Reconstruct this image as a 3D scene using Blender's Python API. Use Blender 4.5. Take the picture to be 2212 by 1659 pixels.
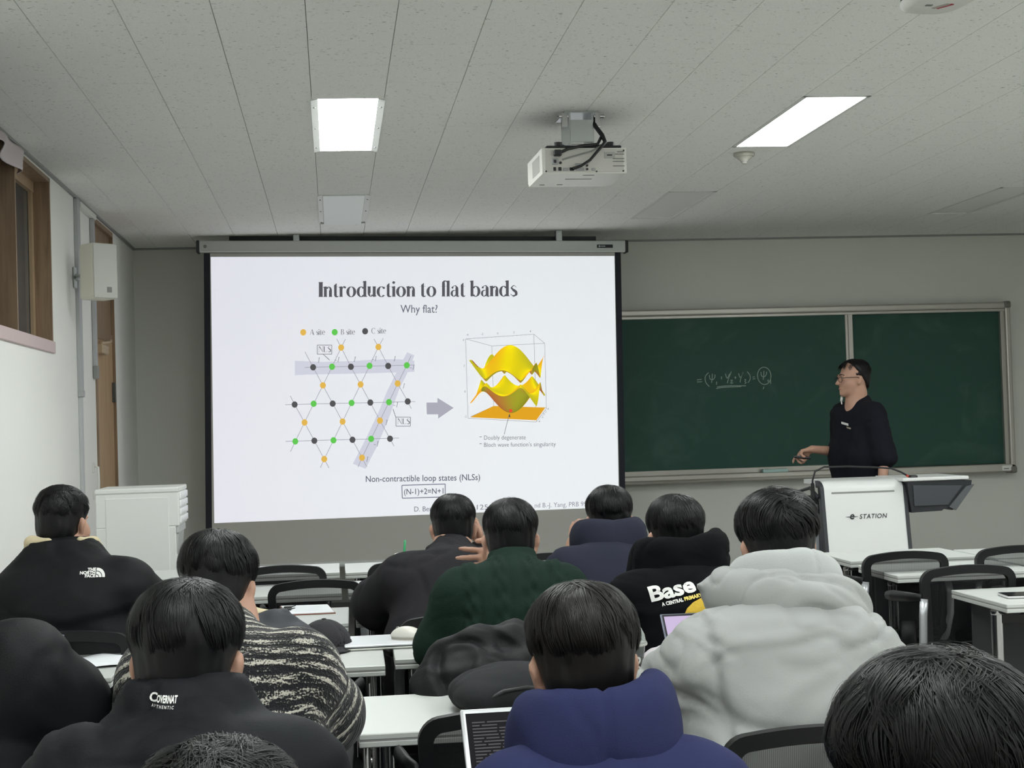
import bpy, bmesh, math, random
import numpy as np
from mathutils import Vector, Matrix, noise as mnoise
from mathutils.bvhtree import BVHTree

random.seed(7)
RNG = np.random.default_rng(11)
SC = bpy.context.scene
for _o in list(bpy.data.objects):
    bpy.data.objects.remove(_o)
COL = SC.collection
PI = math.pi

# ------------------------------------------------------------------ camera, world, light, exposure
CAM_Z = 1.38
yaw, pit, rol = 0.116373, 0.0252213, -0.0307423
_fwd = Vector((math.sin(yaw) * math.cos(pit), math.cos(yaw) * math.cos(pit), math.sin(pit)))
_rt = Vector((math.cos(yaw), -math.sin(yaw), 0))
_up = _rt.cross(_fwd)
_r2 = _rt * math.cos(rol) + _up * math.sin(rol)
_u2 = -_rt * math.sin(rol) + _up * math.cos(rol)
cam_data = bpy.data.cameras.new('camera')
cam = bpy.data.objects.new('camera', cam_data)
COL.objects.link(cam)
cam.matrix_world = Matrix(((_r2.x, _u2.x, -_fwd.x, 0), (_r2.y, _u2.y, -_fwd.y, 0), (_r2.z, _u2.z, -_fwd.z, CAM_Z), (0, 0, 0, 1)))
cam_data.sensor_fit = 'HORIZONTAL'
cam_data.sensor_width = 36
cam_data.lens = 3312.42 / 2212 * 36
cam_data.clip_start = 0.05
cam_data.clip_end = 100
SC.camera = cam

world = bpy.data.worlds.new('world')
SC.world = world
world.use_nodes = True
world.node_tree.nodes['Background'].inputs[0].default_value = (0.5, 0.55, 0.6, 1)
world.node_tree.nodes['Background'].inputs[1].default_value = 0.02

LAMP_LIT = 29.0          # emission of a lit ceiling panel
SCREEN_GAIN = 0.80       # light thrown back by the projection screen
SC.view_settings.view_transform = 'Standard'
SC.view_settings.look = 'None'
SC.view_settings.exposure = 0.0
SC.view_settings.gamma = 1.0
SC.view_settings.use_curve_mapping = False
SC.cycles.use_denoising = True
SC.cycles.max_bounces = 10
SC.cycles.diffuse_bounces = 5
SC.cycles.transparent_max_bounces = 16
SC.cycles.caustics_reflective = False
SC.cycles.caustics_refractive = False
SC.cycles.sample_clamp_indirect = 4.0

# ------------------------------------------------------------------ room measures (metres)
CEIL = 2.744
WL, WR, WF, WB = -1.43, 5.9, 11.47, -3.0

# ------------------------------------------------------------------ materials
def lin(c):
    r = []
    for v in c:
        v = v / 255.0
        r.append(v / 12.92 if v <= 0.04045 else ((v + 0.055) / 1.055) ** 2.4)
    return tuple(r)

MATS = {}
def mat(name, rgb, rough=0.6, metal=0.0, bump=None, vary=None, spec=0.5, sheen=0.0, emit=None, coat=0.0, stretch=None, wrinkle=None):
    """procedural principled material; rgb in sRGB 0-255; bump = (scale, strength); vary = (scale, amount)"""
    if name in MATS:
        return MATS[name]
    m = bpy.data.materials.new(name)
    m.use_nodes = True
    nt = m.node_tree
    b = nt.nodes['Principled BSDF']
    c = lin(rgb)
    b.inputs['Base Color'].default_value = (*c, 1)
    b.inputs['Roughness'].default_value = rough
    b.inputs['Metallic'].default_value = metal
    b.inputs['Specular IOR Level'].default_value = spec
    if sheen:
        b.inputs['Sheen Weight'].default_value = sheen
        b.inputs['Sheen Roughness'].default_value = 0.5
    if coat:
        b.inputs['Coat Weight'].default_value = coat
    tc = nt.nodes.new('ShaderNodeTexCoord')
    src = tc.outputs['Object']
    if stretch:
        mp = nt.nodes.new('ShaderNodeMapping')
        mp.inputs['Scale'].default_value = stretch
        nt.links.new(src, mp.inputs['Vector'])
        src = mp.outputs['Vector']
    if vary:
        n = nt.nodes.new('ShaderNodeTexNoise')
        n.inputs['Scale'].default_value = vary[0]
        n.inputs['Detail'].default_value = 5
        nt.links.new(src, n.inputs['Vector'])
        mx = nt.nodes.new('ShaderNodeMix')
        mx.data_type = 'RGBA'
        lo = tuple(max(0, v * (1 - vary[1])) for v in c)
        hi = tuple(min(1, v * (1 + vary[1])) for v in c)
        mx.inputs['A'].default_value = (*lo, 1)
        mx.inputs['B'].default_value = (*hi, 1)
        nt.links.new(n.outputs['Fac'], mx.inputs['Factor'])
        nt.links.new(mx.outputs['Result'], b.inputs['Base Color'])
    if bump:
        n = nt.nodes.new('ShaderNodeTexNoise')
        n.inputs['Scale'].default_value = bump[0]
        n.inputs['Detail'].default_value = 4
        nt.links.new(src, n.inputs['Vector'])
        bp = nt.nodes.new('ShaderNodeBump')
        bp.inputs['Strength'].default_value = bump[1]
        bp.inputs['Distance'].default_value = 0.003
        nt.links.new(n.outputs['Fac'], bp.inputs['Height'])
        nt.links.new(bp.outputs['Normal'], b.inputs['Normal'])
    if wrinkle:                      # crisp cloth creases: ridged noise stretched along the pull of the fabric
        mp = nt.nodes.new('ShaderNodeMapping')
        mp.inputs['Scale'].default_value = wrinkle[2]
        mp.inputs['Rotation'].default_value = (0, wrinkle[3] if len(wrinkle) > 3 else 0.25, 0)
        nt.links.new(tc.outputs['Object'], mp.inputs['Vector'])
        wn = nt.nodes.new('ShaderNodeTexNoise')
        wn.noise_type = 'RIDGED_MULTIFRACTAL'
        wn.inputs['Scale'].default_value = wrinkle[0]
        wn.inputs['Detail'].default_value = 2.5
        wn.inputs['Distortion'].default_value = 0.5
        nt.links.new(mp.outputs['Vector'], wn.inputs['Vector'])
        bw_ = nt.nodes.new('ShaderNodeBump')
        bw_.inputs['Strength'].default_value = wrinkle[1]
        bw_.inputs['Distance'].default_value = 0.012
        nt.links.new(wn.outputs['Fac'], bw_.inputs['Height'])
        if bump: nt.links.new(bp.outputs['Normal'], bw_.inputs['Normal'])
        nt.links.new(bw_.outputs['Normal'], b.inputs['Normal'])
    if emit:
        e = lin(emit[0])
        b.inputs['Emission Color'].default_value = (*e, 1)
        b.inputs['Emission Strength'].default_value = emit[1]
    MATS[name] = m
    return m

def nodes_of(m):
    return m.node_tree.nodes, m.node_tree.links, m.node_tree.nodes['Principled BSDF']

def mat_ceiling_tile():
    m = mat('mineral_tile', (246, 247, 243), 0.95, spec=0.15)
    N, L, b = nodes_of(m)
    geo = N.new('ShaderNodeNewGeometry')
    warp = N.new('ShaderNodeTexNoise'); warp.inputs['Scale'].default_value = 34; warp.inputs['Detail'].default_value = 2
    L.new(geo.outputs['Position'], warp.inputs['Vector'])
    sub = N.new('ShaderNodeVectorMath'); sub.operation = 'SUBTRACT'; sub.inputs[1].default_value = (0.5, 0.5, 0.5)
    L.new(warp.outputs['Color'], sub.inputs[0])
    sc = N.new('ShaderNodeVectorMath'); sc.operation = 'SCALE'; sc.inputs['Scale'].default_value = 0.030
    L.new(sub.outputs['Vector'], sc.inputs[0])
    add = N.new('ShaderNodeVectorMath'); add.operation = 'ADD'
    L.new(geo.outputs['Position'], add.inputs[0]); L.new(sc.outputs['Vector'], add.inputs[1])
    fac = None
    for ang, scale, thr in ((0.5, 30, 0.10), (-0.9, 34, 0.09)):
        mp = N.new('ShaderNodeMapping')
        mp.inputs['Rotation'].default_value = (0, 0, ang)
        mp.inputs['Scale'].default_value = (1.0, 2.3, 0.0)
        L.new(add.outputs['Vector'], mp.inputs['Vector'])
        v = N.new('ShaderNodeTexVoronoi'); v.inputs['Scale'].default_value = scale; v.inputs['Randomness'].default_value = 1.0
        L.new(mp.outputs['Vector'], v.inputs['Vector'])
        # cells differ in size of their fissure, some have none
        sepc = N.new('ShaderNodeSeparateColor'); L.new(v.outputs['Color'], sepc.inputs[0])
        mul = N.new('ShaderNodeMath'); mul.operation = 'MULTIPLY'; mul.inputs[1].default_value = thr * 2.4
        L.new(sepc.outputs[0], mul.inputs[0])
        lt = N.new('ShaderNodeMath'); lt.operation = 'SUBTRACT'
        L.new(mul.outputs[0], lt.inputs[0]); L.new(v.outputs['Distance'], lt.inputs[1])
        mr = N.new('ShaderNodeMapRange'); mr.inputs['From Min'].default_value = 0.0; mr.inputs['From Max'].default_value = 0.06
        L.new(lt.outputs[0], mr.inputs['Value'])
        if fac is None:
            fac = mr.outputs['Result']
        else:
            mx = N.new('ShaderNodeMath'); mx.operation = 'MAXIMUM'
            L.new(fac, mx.inputs[0]); L.new(mr.outputs['Result'], mx.inputs[1]); fac = mx.outputs[0]
    grain = N.new('ShaderNodeTexNoise'); grain.inputs['Scale'].default_value = 240; grain.inputs['Detail'].default_value = 3
    L.new(geo.outputs['Position'], grain.inputs['Vector'])
    rampg = N.new('ShaderNodeMapRange'); rampg.inputs['From Min'].default_value = 0.30; rampg.inputs['From Max'].default_value = 0.70
    rampg.inputs['To Min'].default_value = 0.90; rampg.inputs['To Max'].default_value = 1.02
    L.new(grain.outputs['Fac'], rampg.inputs['Value'])
    base = N.new('ShaderNodeMix'); base.data_type = 'RGBA'
    base.inputs['A'].default_value = (*lin((247, 248, 244)), 1)
    base.inputs['B'].default_value = (*lin((190, 190, 184)), 1)
    L.new(fac, base.inputs['Factor'])
    mul2 = N.new('ShaderNodeVectorMath'); mul2.operation = 'SCALE'
    L.new(base.outputs['Result'], mul2.inputs[0]); L.new(rampg.outputs['Result'], mul2.inputs['Scale'])
    L.new(mul2.outputs['Vector'], b.inputs['Base Color'])
    bp = N.new('ShaderNodeBump'); bp.inputs['Strength'].default_value = 0.5; bp.inputs['Distance'].default_value = 0.004; bp.invert = True
    L.new(fac, bp.inputs['Height']); L.new(bp.outputs['Normal'], b.inputs['Normal'])
    return m

def mat_mesh_weave():
    """black woven chair mesh: fine open weave, about half of the light passes between the threads"""
    m = mat('chair_mesh', (16, 17, 19), 0.7, spec=0.3)
    N, L, b = nodes_of(m)
    out = N['Material Output']
    tr = N.new('ShaderNodeBsdfTransparent')
    mx = N.new('ShaderNodeMixShader')
    tc = N.new('ShaderNodeTexCoord')
    w = N.new('ShaderNodeTexWave'); w.wave_type = 'BANDS'; w.bands_direction = 'X'
    w.inputs['Scale'].default_value = 90; w.inputs['Distortion'].default_value = 0.3
    L.new(tc.outputs['Object'], w.inputs['Vector'])
    mr = N.new('ShaderNodeMapRange'); mr.inputs['To Min'].default_value = 0.58; mr.inputs['To Max'].default_value = 0.78
    L.new(w.outputs['Fac'], mr.inputs['Value'])
    L.new(mr.outputs['Result'], mx.inputs['Fac'])
    L.new(tr.outputs[0], mx.inputs[1]); L.new(b.outputs[0], mx.inputs[2])
    L.new(mx.outputs[0], out.inputs['Surface'])
    return m

def mat_glass(name, tint=(235, 240, 240), alpha=0.18, rough=0.05):
    m = mat(name, tint, rough, spec=0.6)
    N, L, b = nodes_of(m)
    out = N['Material Output']
    tr = N.new('ShaderNodeBsdfTransparent')
    fr = N.new('ShaderNodeFresnel'); fr.inputs['IOR'].default_value = 1.45
    ad = N.new('ShaderNodeMath'); ad.operation = 'ADD'; ad.use_clamp = True; ad.inputs[1].default_value = alpha
    L.new(fr.outputs[0], ad.inputs[0])
    mx = N.new('ShaderNodeMixShader')
    L.new(ad.outputs[0], mx.inputs['Fac']); L.new(tr.outputs[0], mx.inputs[1]); L.new(b.outputs[0], mx.inputs[2])
    L.new(mx.outputs[0], out.inputs['Surface'])
    return m

def mat_wood(name, rgb, dark, scale=(18, 18, 1.2)):
    m = mat(name, rgb, 0.5, spec=0.35)
    N, L, b = nodes_of(m)
    tc = N.new('ShaderNodeTexCoord')
    mp = N.new('ShaderNodeMapping'); mp.inputs['Scale'].default_value = scale
    L.new(tc.outputs['Object'], mp.inputs['Vector'])
    n = N.new('ShaderNodeTexNoise'); n.inputs['Scale'].default_value = 2.2; n.inputs['Detail'].default_value = 6; n.inputs['Distortion'].default_value = 0.6
    L.new(mp.outputs['Vector'], n.inputs['Vector'])
    mx = N.new('ShaderNodeMix'); mx.data_type = 'RGBA'
    mx.inputs['A'].default_value = (*lin(dark), 1); mx.inputs['B'].default_value = (*lin(rgb), 1)
    mr = N.new('ShaderNodeMapRange'); mr.inputs['From Min'].default_value = 0.3; mr.inputs['From Max'].default_value = 0.6
    L.new(n.outputs['Fac'], mr.inputs['Value']); L.new(mr.outputs['Result'], mx.inputs['Factor'])
    L.new(mx.outputs['Result'], b.inputs['Base Color'])
    return m

def mat_chalkboard():
    m = mat('chalkboard_green', (40, 76, 60), 0.62, spec=0.3)
    N, L, b = nodes_of(m)
    tc = N.new('ShaderNodeTexCoord')
    n = N.new('ShaderNodeTexNoise'); n.inputs['Scale'].default_value = 2.4; n.inputs['Detail'].default_value = 7; n.inputs['Distortion'].default_value = 1.6
    L.new(tc.outputs['Object'], n.inputs['Vector'])
    mr = N.new('ShaderNodeMapRange'); mr.inputs['From Min'].default_value = 0.52; mr.inputs['From Max'].default_value = 0.85
    mr.inputs['To Max'].default_value = 0.35
    L.new(n.outputs['Fac'], mr.inputs['Value'])
    mx = N.new('ShaderNodeMix'); mx.data_type = 'RGBA'
    mx.inputs['A'].default_value = (*lin((45, 80, 70)), 1); mx.inputs['B'].default_value = (*lin((92, 120, 110)), 1)
    L.new(mr.outputs['Result'], mx.inputs['Factor'])
    L.new(mx.outputs['Result'], b.inputs['Base Color'])
    return m

def mat_marled_knit():
    """black and white slub yarn: broken pale dashes along rows that follow the knit ('row' attribute)"""
    m = mat('marled_knit', (24, 24, 26), 0.9, spec=0.2, sheen=0.2)
    N, L, b = nodes_of(m)
    at = N.new('ShaderNodeAttribute'); at.attribute_name = 'knit'
    sep = N.new('ShaderNodeSeparateXYZ'); L.new(at.outputs['Vector'], sep.inputs[0])
    # rows
    cmb = N.new('ShaderNodeCombineXYZ')
    mA = N.new('ShaderNodeMath'); mA.operation = 'MULTIPLY'; mA.inputs[1].default_value = 24.0
    L.new(sep.outputs['X'], mA.inputs[0])
    L.new(mA.outputs[0], cmb.inputs['X'])
    mB = N.new('ShaderNodeMath'); mB.operation = 'MULTIPLY'; mB.inputs[1].default_value = 110.0
    L.new(sep.outputs['Y'], mB.inputs[0]); L.new(mB.outputs[0], cmb.inputs['Y'])
    n1 = N.new('ShaderNodeTexNoise'); n1.inputs['Scale'].default_value = 1.0; n1.inputs['Detail'].default_value = 3; n1.inputs['Roughness'].default_value = 0.55
    L.new(cmb.outputs[0], n1.inputs['Vector'])
    band = N.new('ShaderNodeMath'); band.operation = 'MULTIPLY'; band.inputs[1].default_value = 2 * PI / 0.030
    L.new(sep.outputs['Y'], band.inputs[0])
    sn = N.new('ShaderNodeMath'); sn.operation = 'SINE'; L.new(band.outputs[0], sn.inputs[0])
    s2 = N.new('ShaderNodeMath'); s2.operation = 'MULTIPLY_ADD'; s2.inputs[1].default_value = 0.105
    L.new(sn.outputs[0], s2.inputs[0]); L.new(n1.outputs['Fac'], s2.inputs[2])
    # stitches break the dashes into small loops
    n2 = N.new('ShaderNodeTexNoise'); n2.inputs['Scale'].default_value = 260; n2.inputs['Detail'].default_value = 1
    L.new(at.outputs['Vector'], n2.inputs['Vector'])
    s3 = N.new('ShaderNodeMath'); s3.operation = 'MULTIPLY_ADD'; s3.inputs[1].default_value = 0.62
    L.new(n2.outputs['Fac'], s3.inputs[0]); L.new(s2.outputs[0], s3.inputs[2])
    mr = N.new('ShaderNodeMapRange'); mr.inputs['From Min'].default_value = 0.845; mr.inputs['From Max'].default_value = 0.985
    L.new(s3.outputs[0], mr.inputs['Value'])
    mx = N.new('ShaderNodeMix'); mx.data_type = 'RGBA'
    mx.inputs['A'].default_value = (*lin((30, 30, 33)), 1); mx.inputs['B'].default_value = (*lin((200, 196, 184)), 1)
    L.new(mr.outputs['Result'], mx.inputs['Factor'])
    L.new(mx.outputs['Result'], b.inputs['Base Color'])
    bp = N.new('ShaderNodeBump'); bp.inputs['Strength'].default_value = 0.9; bp.inputs['Distance'].default_value = 0.006
    L.new(s3.outputs[0], bp.inputs['Height']); L.new(bp.outputs['Normal'], b.inputs['Normal'])
    return m

def mat_vertex_emit(name, gain, gloss=0.9):
    """projected picture: colour comes from the 'tone' attribute and is thrown back as light"""
    m = mat(name, (20, 20, 22), gloss, spec=0.0)
    N, L, b = nodes_of(m)
    at = N.new('ShaderNodeAttribute'); at.attribute_name = 'tone'
    L.new(at.outputs['Color'], b.inputs['Emission Color'])
    b.inputs['Emission Strength'].default_value = gain
    return m

# ------------------------------------------------------------------ mesh helpers
class MB:
    def __init__(s):
        s.v = []; s.f = []; s.m = []
    def add(s, verts, faces, mi=0):
        o = len(s.v)
        s.v.extend([tuple(p) for p in verts])
        s.f.extend([tuple(i + o for i in f) for f in faces])
        s.m.extend([mi] * len(faces))
        return s
    def xf(s, verts, M):
        return [tuple(M @ Vector(p)) for p in verts]
    def box(s, c, d, rot=None, bev=0.0, seg=1, mi=0):
        """box at centre c with dimensions d, optional Matrix rot, rounded by bev"""
        if bev > 0:
            bm = bmesh.new()
            bmesh.ops.create_cube(bm, size=1)
            for v in bm.verts:
                v.co = Vector((v.co.x * d[0], v.co.y * d[1], v.co.z * d[2]))
            bmesh.ops.bevel(bm, geom=list(bm.edges), offset=min(bev, min(d) * 0.49), segments=seg, profile=0.5, affect='EDGES')
            bm.verts.index_update()
            V = [v.co.copy() for v in bm.verts]; F = [[v.index for v in f.verts] for f in bm.faces]
            bm.free()
        else:
            x, y, z = d[0] / 2, d[1] / 2, d[2] / 2
            V = [Vector(p) for p in ((-x, -y, -z), (x, -y, -z), (x, y, -z), (-x, y, -z), (-x, -y, z), (x, -y, z), (x, y, z), (-x, y, z))]
            F = [(3, 2, 1, 0), (4, 5, 6, 7), (0, 1, 5, 4), (1, 2, 6, 5), (2, 3, 7, 6), (3, 0, 4, 7)]
        M = Matrix.Translation(Vector(c)) @ (rot.to_4x4() if rot is not None else Matrix.Identity(4))
        return s.add(s.xf(V, M), F, mi)
    def bx(s, x0, x1, y0, y1, z0, z1, bev=0.0, seg=1, mi=0):
        return s.box(((x0 + x1) / 2, (y0 + y1) / 2, (z0 + z1) / 2), (abs(x1 - x0), abs(y1 - y0), abs(z1 - z0)), None, bev, seg, mi)
    def cyl(s, a, b, r0, r1=None, n=12, mi=0, caps=True):
        a = Vector(a); b = Vector(b); r1 = r0 if r1 is None else r1
        q = (b - a).to_track_quat('Z', 'Y').to_matrix()
        V = []; F = []
        for p, r in ((a, r0), (b, r1)):
            for i in range(n):
                t = 2 * PI * i / n
                V.append(p + q @ Vector((math.cos(t) * r, math.sin(t) * r, 0)))
        for i in range(n):
            j = (i + 1) % n
            F.append((i, j, n + j, n + i))
        if caps:
            F.append(tuple(range(n - 1, -1, -1))); F.append(tuple(range(n, 2 * n)))
        return s.add(V, F, mi)
    def tube(s, path, r, n=8, mi=0, flat=None):
        """tube along a path; r number or list; flat=(a,b) elliptical section scale"""
        P = [Vector(p) for p in path]
        R = r if isinstance(r, (list, tuple)) else [r] * len(P)
        V = []; F = []
        prev = None
        for i, p in enumerate(P):
            t = (P[min(i + 1, len(P) - 1)] - P[max(i - 1, 0)]).normalized()
            if prev is None:
                u = t.orthogonal().normalized()
                if flat is not None:
                    ref = Vector(flat[2]) if len(flat) > 2 else Vector((0, 0, 1))
                    u = (ref - t * ref.dot(t)).normalized()
            else:
                u = (prev - t * prev.dot(t)).normalized()
            prev = u
            w = t.cross(u)
            fa, fb = (flat[0], flat[1]) if flat else (1, 1)
            for k in range(n):
                a = 2 * PI * k / n
                V.append(p + u * math.cos(a) * R[i] * fa + w * math.sin(a) * R[i] * fb)
        for i in range(len(P) - 1):
            for k in range(n):
                j = (k + 1) % n
                F.append((i * n + k, i * n + j, (i + 1) * n + j, (i + 1) * n + k))
        F.append(tuple(range(n - 1, -1, -1)))
        F.append(tuple(range((len(P) - 1) * n, len(P) * n)))
        return s.add(V, F, mi)
    def prism(s, poly, y0, y1, plane='XZ', mi=0):
        """extrude a polygon given in a plane along the third axis"""
        n = len(poly)
        def P(p, d):
            if plane == 'XZ': return (p[0], d, p[1])
            if plane == 'YZ': return (d, p[0], p[1])
            return (p[0], p[1], d)
        V = [P(p, y0) for p in poly] + [P(p, y1) for p in poly]
        F = [tuple(range(n)), tuple(range(2 * n - 1, n - 1, -1))]
        for i in range(n):
            j = (i + 1) % n
            F.append((i, n + i, n + j, j))
        s.add(V, F, mi)
        return s
    def lathe(s, prof, c=(0, 0, 0), n=24, axis='Z', mi=0):
        """prof = [(r, h)...] revolved around Z through c"""
        V = []; F = []
        for r, h in prof:
            for k in range(n):
                a = 2 * PI * k / n
                V.append((c[0] + r * math.cos(a), c[1] + r * math.sin(a), c[2] + h))
        for i in range(len(prof) - 1):
            for k in range(n):
                j = (k + 1) % n
                F.append((i * n + k, i * n + j, (i + 1) * n + j, (i + 1) * n + k))
        F.append(tuple(range(n - 1, -1, -1))); F.append(tuple(range((len(prof) - 1) * n, len(prof) * n)))
        return s.add(V, F, mi)

def mesh_of(name, mb, smooth=False, autosmooth=None):
    me = bpy.data.meshes.new(name)
    me.from_pydata(mb.v, [], mb.f)
    bm = bmesh.new(); bm.from_mesh(me)
    bmesh.ops.recalc_face_normals(bm, faces=bm.faces)
    if autosmooth is not None:
        for f in bm.faces: f.smooth = True
        for e in bm.edges:
            if len(e.link_faces) == 2 and e.calc_face_angle(0) > math.radians(autosmooth):
                e.smooth = False
    bm.to_mesh(me); bm.free()
    if smooth:
        me.polygons.foreach_set('use_smooth', [True] * len(me.polygons))
    if len(set(mb.m)) > 1 or (mb.m and mb.m[0]):
        me.polygons.foreach_set('material_index', mb.m)
    me.update()
    return me

def obj(name, mb, m, parent=None, smooth=False, auto=None, loc=None, kind=None, label=None):
    me = mb if isinstance(mb, bpy.types.Mesh) else mesh_of(name, mb, smooth, auto)
    o = bpy.data.objects.new(name, me)
    COL.objects.link(o)
    if me.materials.__len__() == 0:
        for x in (m if isinstance(m, (list, tuple)) else [m]):
            me.materials.append(x)
    if parent is not None:
        o.parent = parent
    if loc is not None:
        o.location = loc
    if kind: o['kind'] = kind
    if label: o['label'] = label
    return o

def tag(o, label, cat, group=None):
    o['label'] = label; o['category'] = cat
    if group: o['group'] = group
    return o

def thing(name, label, cat, loc=(0, 0, 0), rotz=0.0, group=None):
    o = bpy.data.objects.new(name, None)
    COL.objects.link(o)
    o.empty_display_size = 0.1
    o.location = loc; o.rotation_euler = (0, 0, rotz)
    return tag(o, label, cat, group)

def struct(name, mb, m, parent=None, smooth=False, auto=None, loc=None):
    o = obj(name, mb, m, parent, smooth, auto, loc)
    if parent is None: o['kind'] = 'structure'
    return o

def dup(root, loc, rotz, label, group=None):
    r = root.copy(); COL.objects.link(r)
    r.location = loc; r.rotation_euler = (0, 0, rotz); r['label'] = label
    if group: r['group'] = group
    for ch in list(root.children):
        c = ch.copy(); COL.objects.link(c); c.parent = r
        for g in list(ch.children):
            d = g.copy(); COL.objects.link(d); d.parent = c
    return r

# text: returns vertices (x, y) and faces of a string set in the built-in face
def text_geo(s, size=1.0, bold=0.0, shear=0.0, align='LEFT', space=1.0, res=3):
    cu = bpy.data.curves.new('t', 'FONT')
    cu.body = s; cu.size = size; cu.offset = bold; cu.shear = shear
    cu.align_x = align; cu.space_character = space; cu.resolution_u = res; cu.fill_mode = 'FRONT'
    o = bpy.data.objects.new('t', cu); COL.objects.link(o)
    dg = bpy.context.evaluated_depsgraph_get()
    me = bpy.data.meshes.new_from_object(o.evaluated_get(dg))
    V = [(v.co.x, v.co.y) for v in me.vertices]
    F = [tuple(p.vertices) for p in me.polygons]
    bpy.data.objects.remove(o); bpy.data.curves.remove(cu); bpy.data.meshes.remove(me)
    return V, F

# ------------------------------------------------------------------ common materials
M_white_wall = mat('wall_paint_white', (243, 243, 239), 0.85, bump=(60, 0.06), vary=(1.3, 0.03), spec=0.25)
M_grey_wall = mat('wall_paint_grey', (222, 223, 216), 0.85, bump=(60, 0.06), vary=(1.1, 0.02), spec=0.25)
M_floor = mat('floor_vinyl', (158, 157, 152), 0.45, vary=(9, 0.12), spec=0.4)
M_dark = mat('shadow_gap', (96, 96, 94), 0.9)
M_tile = mat_ceiling_tile()
M_brown = mat_wood('dark_brown_wood', (150, 126, 102), (124, 102, 80))
M_door = mat_wood('door_veneer', (188, 158, 122), (166, 136, 102))
M_pink = mat('sill_pink', (204, 184, 184), 0.6)
M_lamp_frame = mat('lamp_frame_white', (226, 228, 224), 0.45)
M_lamp_on = mat('lamp_diffuser_lit', (250, 250, 250), 0.4, emit=((249, 254, 253), LAMP_LIT))
M_lamp_off = mat('lamp_diffuser_screenlit', (240, 246, 243), 0.35)  # off flanged panel, colour raised for the screen light falling on it
M_lamp_flush = mat('lamp_diffuser_flush', (238, 239, 235), 0.5)
M_alu = mat('aluminium_frame', (186, 183, 176), 0.35, metal=0.55, spec=0.5)
M_white_plastic = mat('white_plastic', (228, 228, 222), 0.4)
M_cream_plastic = mat('cream_plastic', (222, 220, 206), 0.5)
M_black_plastic = mat('black_plastic', (22, 23, 26), 0.45)
M_grey_plastic = mat('grey_plastic', (142, 143, 140), 0.5)
M_trunk = mat('trunking_grey', (176, 178, 180), 0.5)
M_chrome = mat('chrome', (206, 206, 208), 0.14, metal=1.0)
M_steel = mat('zinc_steel', (186, 190, 190), 0.35, metal=0.8)
M_label_grey = mat('print_grey', (128, 128, 126), 0.7)
M_print_dark = mat('print_dark', (34, 36, 42), 0.6)
M_print_red = mat('print_red', (170, 52, 66), 0.6)
M_print_white = mat('print_white', (232, 232, 228), 0.7)

# ------------------------------------------------------------------ room shell
b = MB(); b.bx(WL - 0.3, WR + 0.1, WB - 0.1, WF + 0.1, -0.1, 0.0)
struct('floor', b, M_floor)
b = MB(); b.bx(WL - 0.3, WR + 0.1, WF, WF + 0.12, 0, CEIL + 0.15)
struct('wall_front', b, M_grey_wall)
b = MB(); b.bx(WR, WR + 0.12, WB, WF, 0, CEIL + 0.15)
struct('wall_right', b, M_white_wall)
b = MB(); b.bx(WL, WR, WB - 0.12, WB, 0, CEIL + 0.15)
struct('wall_back', b, M_white_wall)
# left wall with a high window opening and a recessed door
WY0, WY1, WZ0, WZ1 = 5.2, 8.12, 1.872, 2.715
DY0, DY1, DZ1 = 9.56, 10.40, 2.72
b = MB()
b.bx(WL - 0.14, WL, WB, WY0, 0, CEIL + 0.15)
b.bx(WL - 0.14, WL, WY0, WY1, 0, WZ0)
b.bx(WL - 0.14, WL, WY0, WY1, WZ1, CEIL + 0.15)
b.bx(WL - 0.14, WL, WY1, DY0, 0, CEIL + 0.15)
b.bx(WL - 0.14, WL, DY0, DY1, DZ1, CEIL + 0.15)
b.bx(WL - 0.14, WL, DY1, WF, 0, CEIL + 0.15)
struct('wall_left', b, M_white_wall)

# window_1: brown lined recess, posts, dark panes, pinkish sill
wnd = thing('window_1', 'high interior window in the left wall', 'window'); del wnd['label'], wnd['category']
wnd['kind'] = 'structure'; wnd.location = (WL, (WY0 + WY1) / 2, WZ0)
def loc_mb(parent):
    return MB()
def wl(parent, mb):
    """shift a world-space mesh into its parent's local space (parents here are never rotated)"""
    p = parent.location
    mb.v = [(x - p.x, y - p.y, z - p.z) for x, y, z in mb.v]
    return mb
def wobj(name, mb, m, parent, **k):
    return obj(name, wl(parent, mb), m, parent, **k)
XI = WL - 0.085
b = MB()
b.bx(XI - 0.02, WL + 0.006, WY1 - 0.022, WY1, WZ0, WZ1)            # far jamb
b.bx(XI - 0.02, WL + 0.006, WY0, WY0 + 0.022, WZ0, WZ1)
b.bx(XI - 0.02, WL + 0.006, WY0, WY1, WZ1 - 0.022, WZ1)            # head
wobj('window_frame', b, M_brown, wnd)
b = MB(); b.bx(XI - 0.02, WL + 0.012, WY0, WY1 + 0.03, WZ0 - 0.062, WZ0, 0.004)
wobj('window_sill', b, M_pink, wnd)
for py in (5.75, 6.5, 7.235):
    b = MB(); b.bx(XI - 0.02, WL - 0.004, py, py + 0.055, WZ0, WZ1 - 0.022)
    b.bx(WL - 0.004, WL + 0.004, py, py + 0.016, WZ0, WZ1 - 0.022)
    wobj('window_post', b, M_brown, wnd)
M_wtrim = mat('pale_wood_edge', (172, 148, 118), 0.5)
b = MB(); b.bx(XI - 0.008, XI + 0.008, WY1 - 0.075, WY1 - 0.022, WZ0, WZ1 - 0.06)
wobj('stile', b, M_wtrim, wnd)
b = MB(); b.bx(XI - 0.01, XI + 0.012, 7.29, WY1 - 0.02, WZ1 - 0.075, WZ1 - 0.022)
wobj('head_rail', b, M_wtrim, wnd)
M_pane = mat('dark_window_pane', (74, 80, 86), 0.12, spec=0.6)  # opaque dark grey pane
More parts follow.
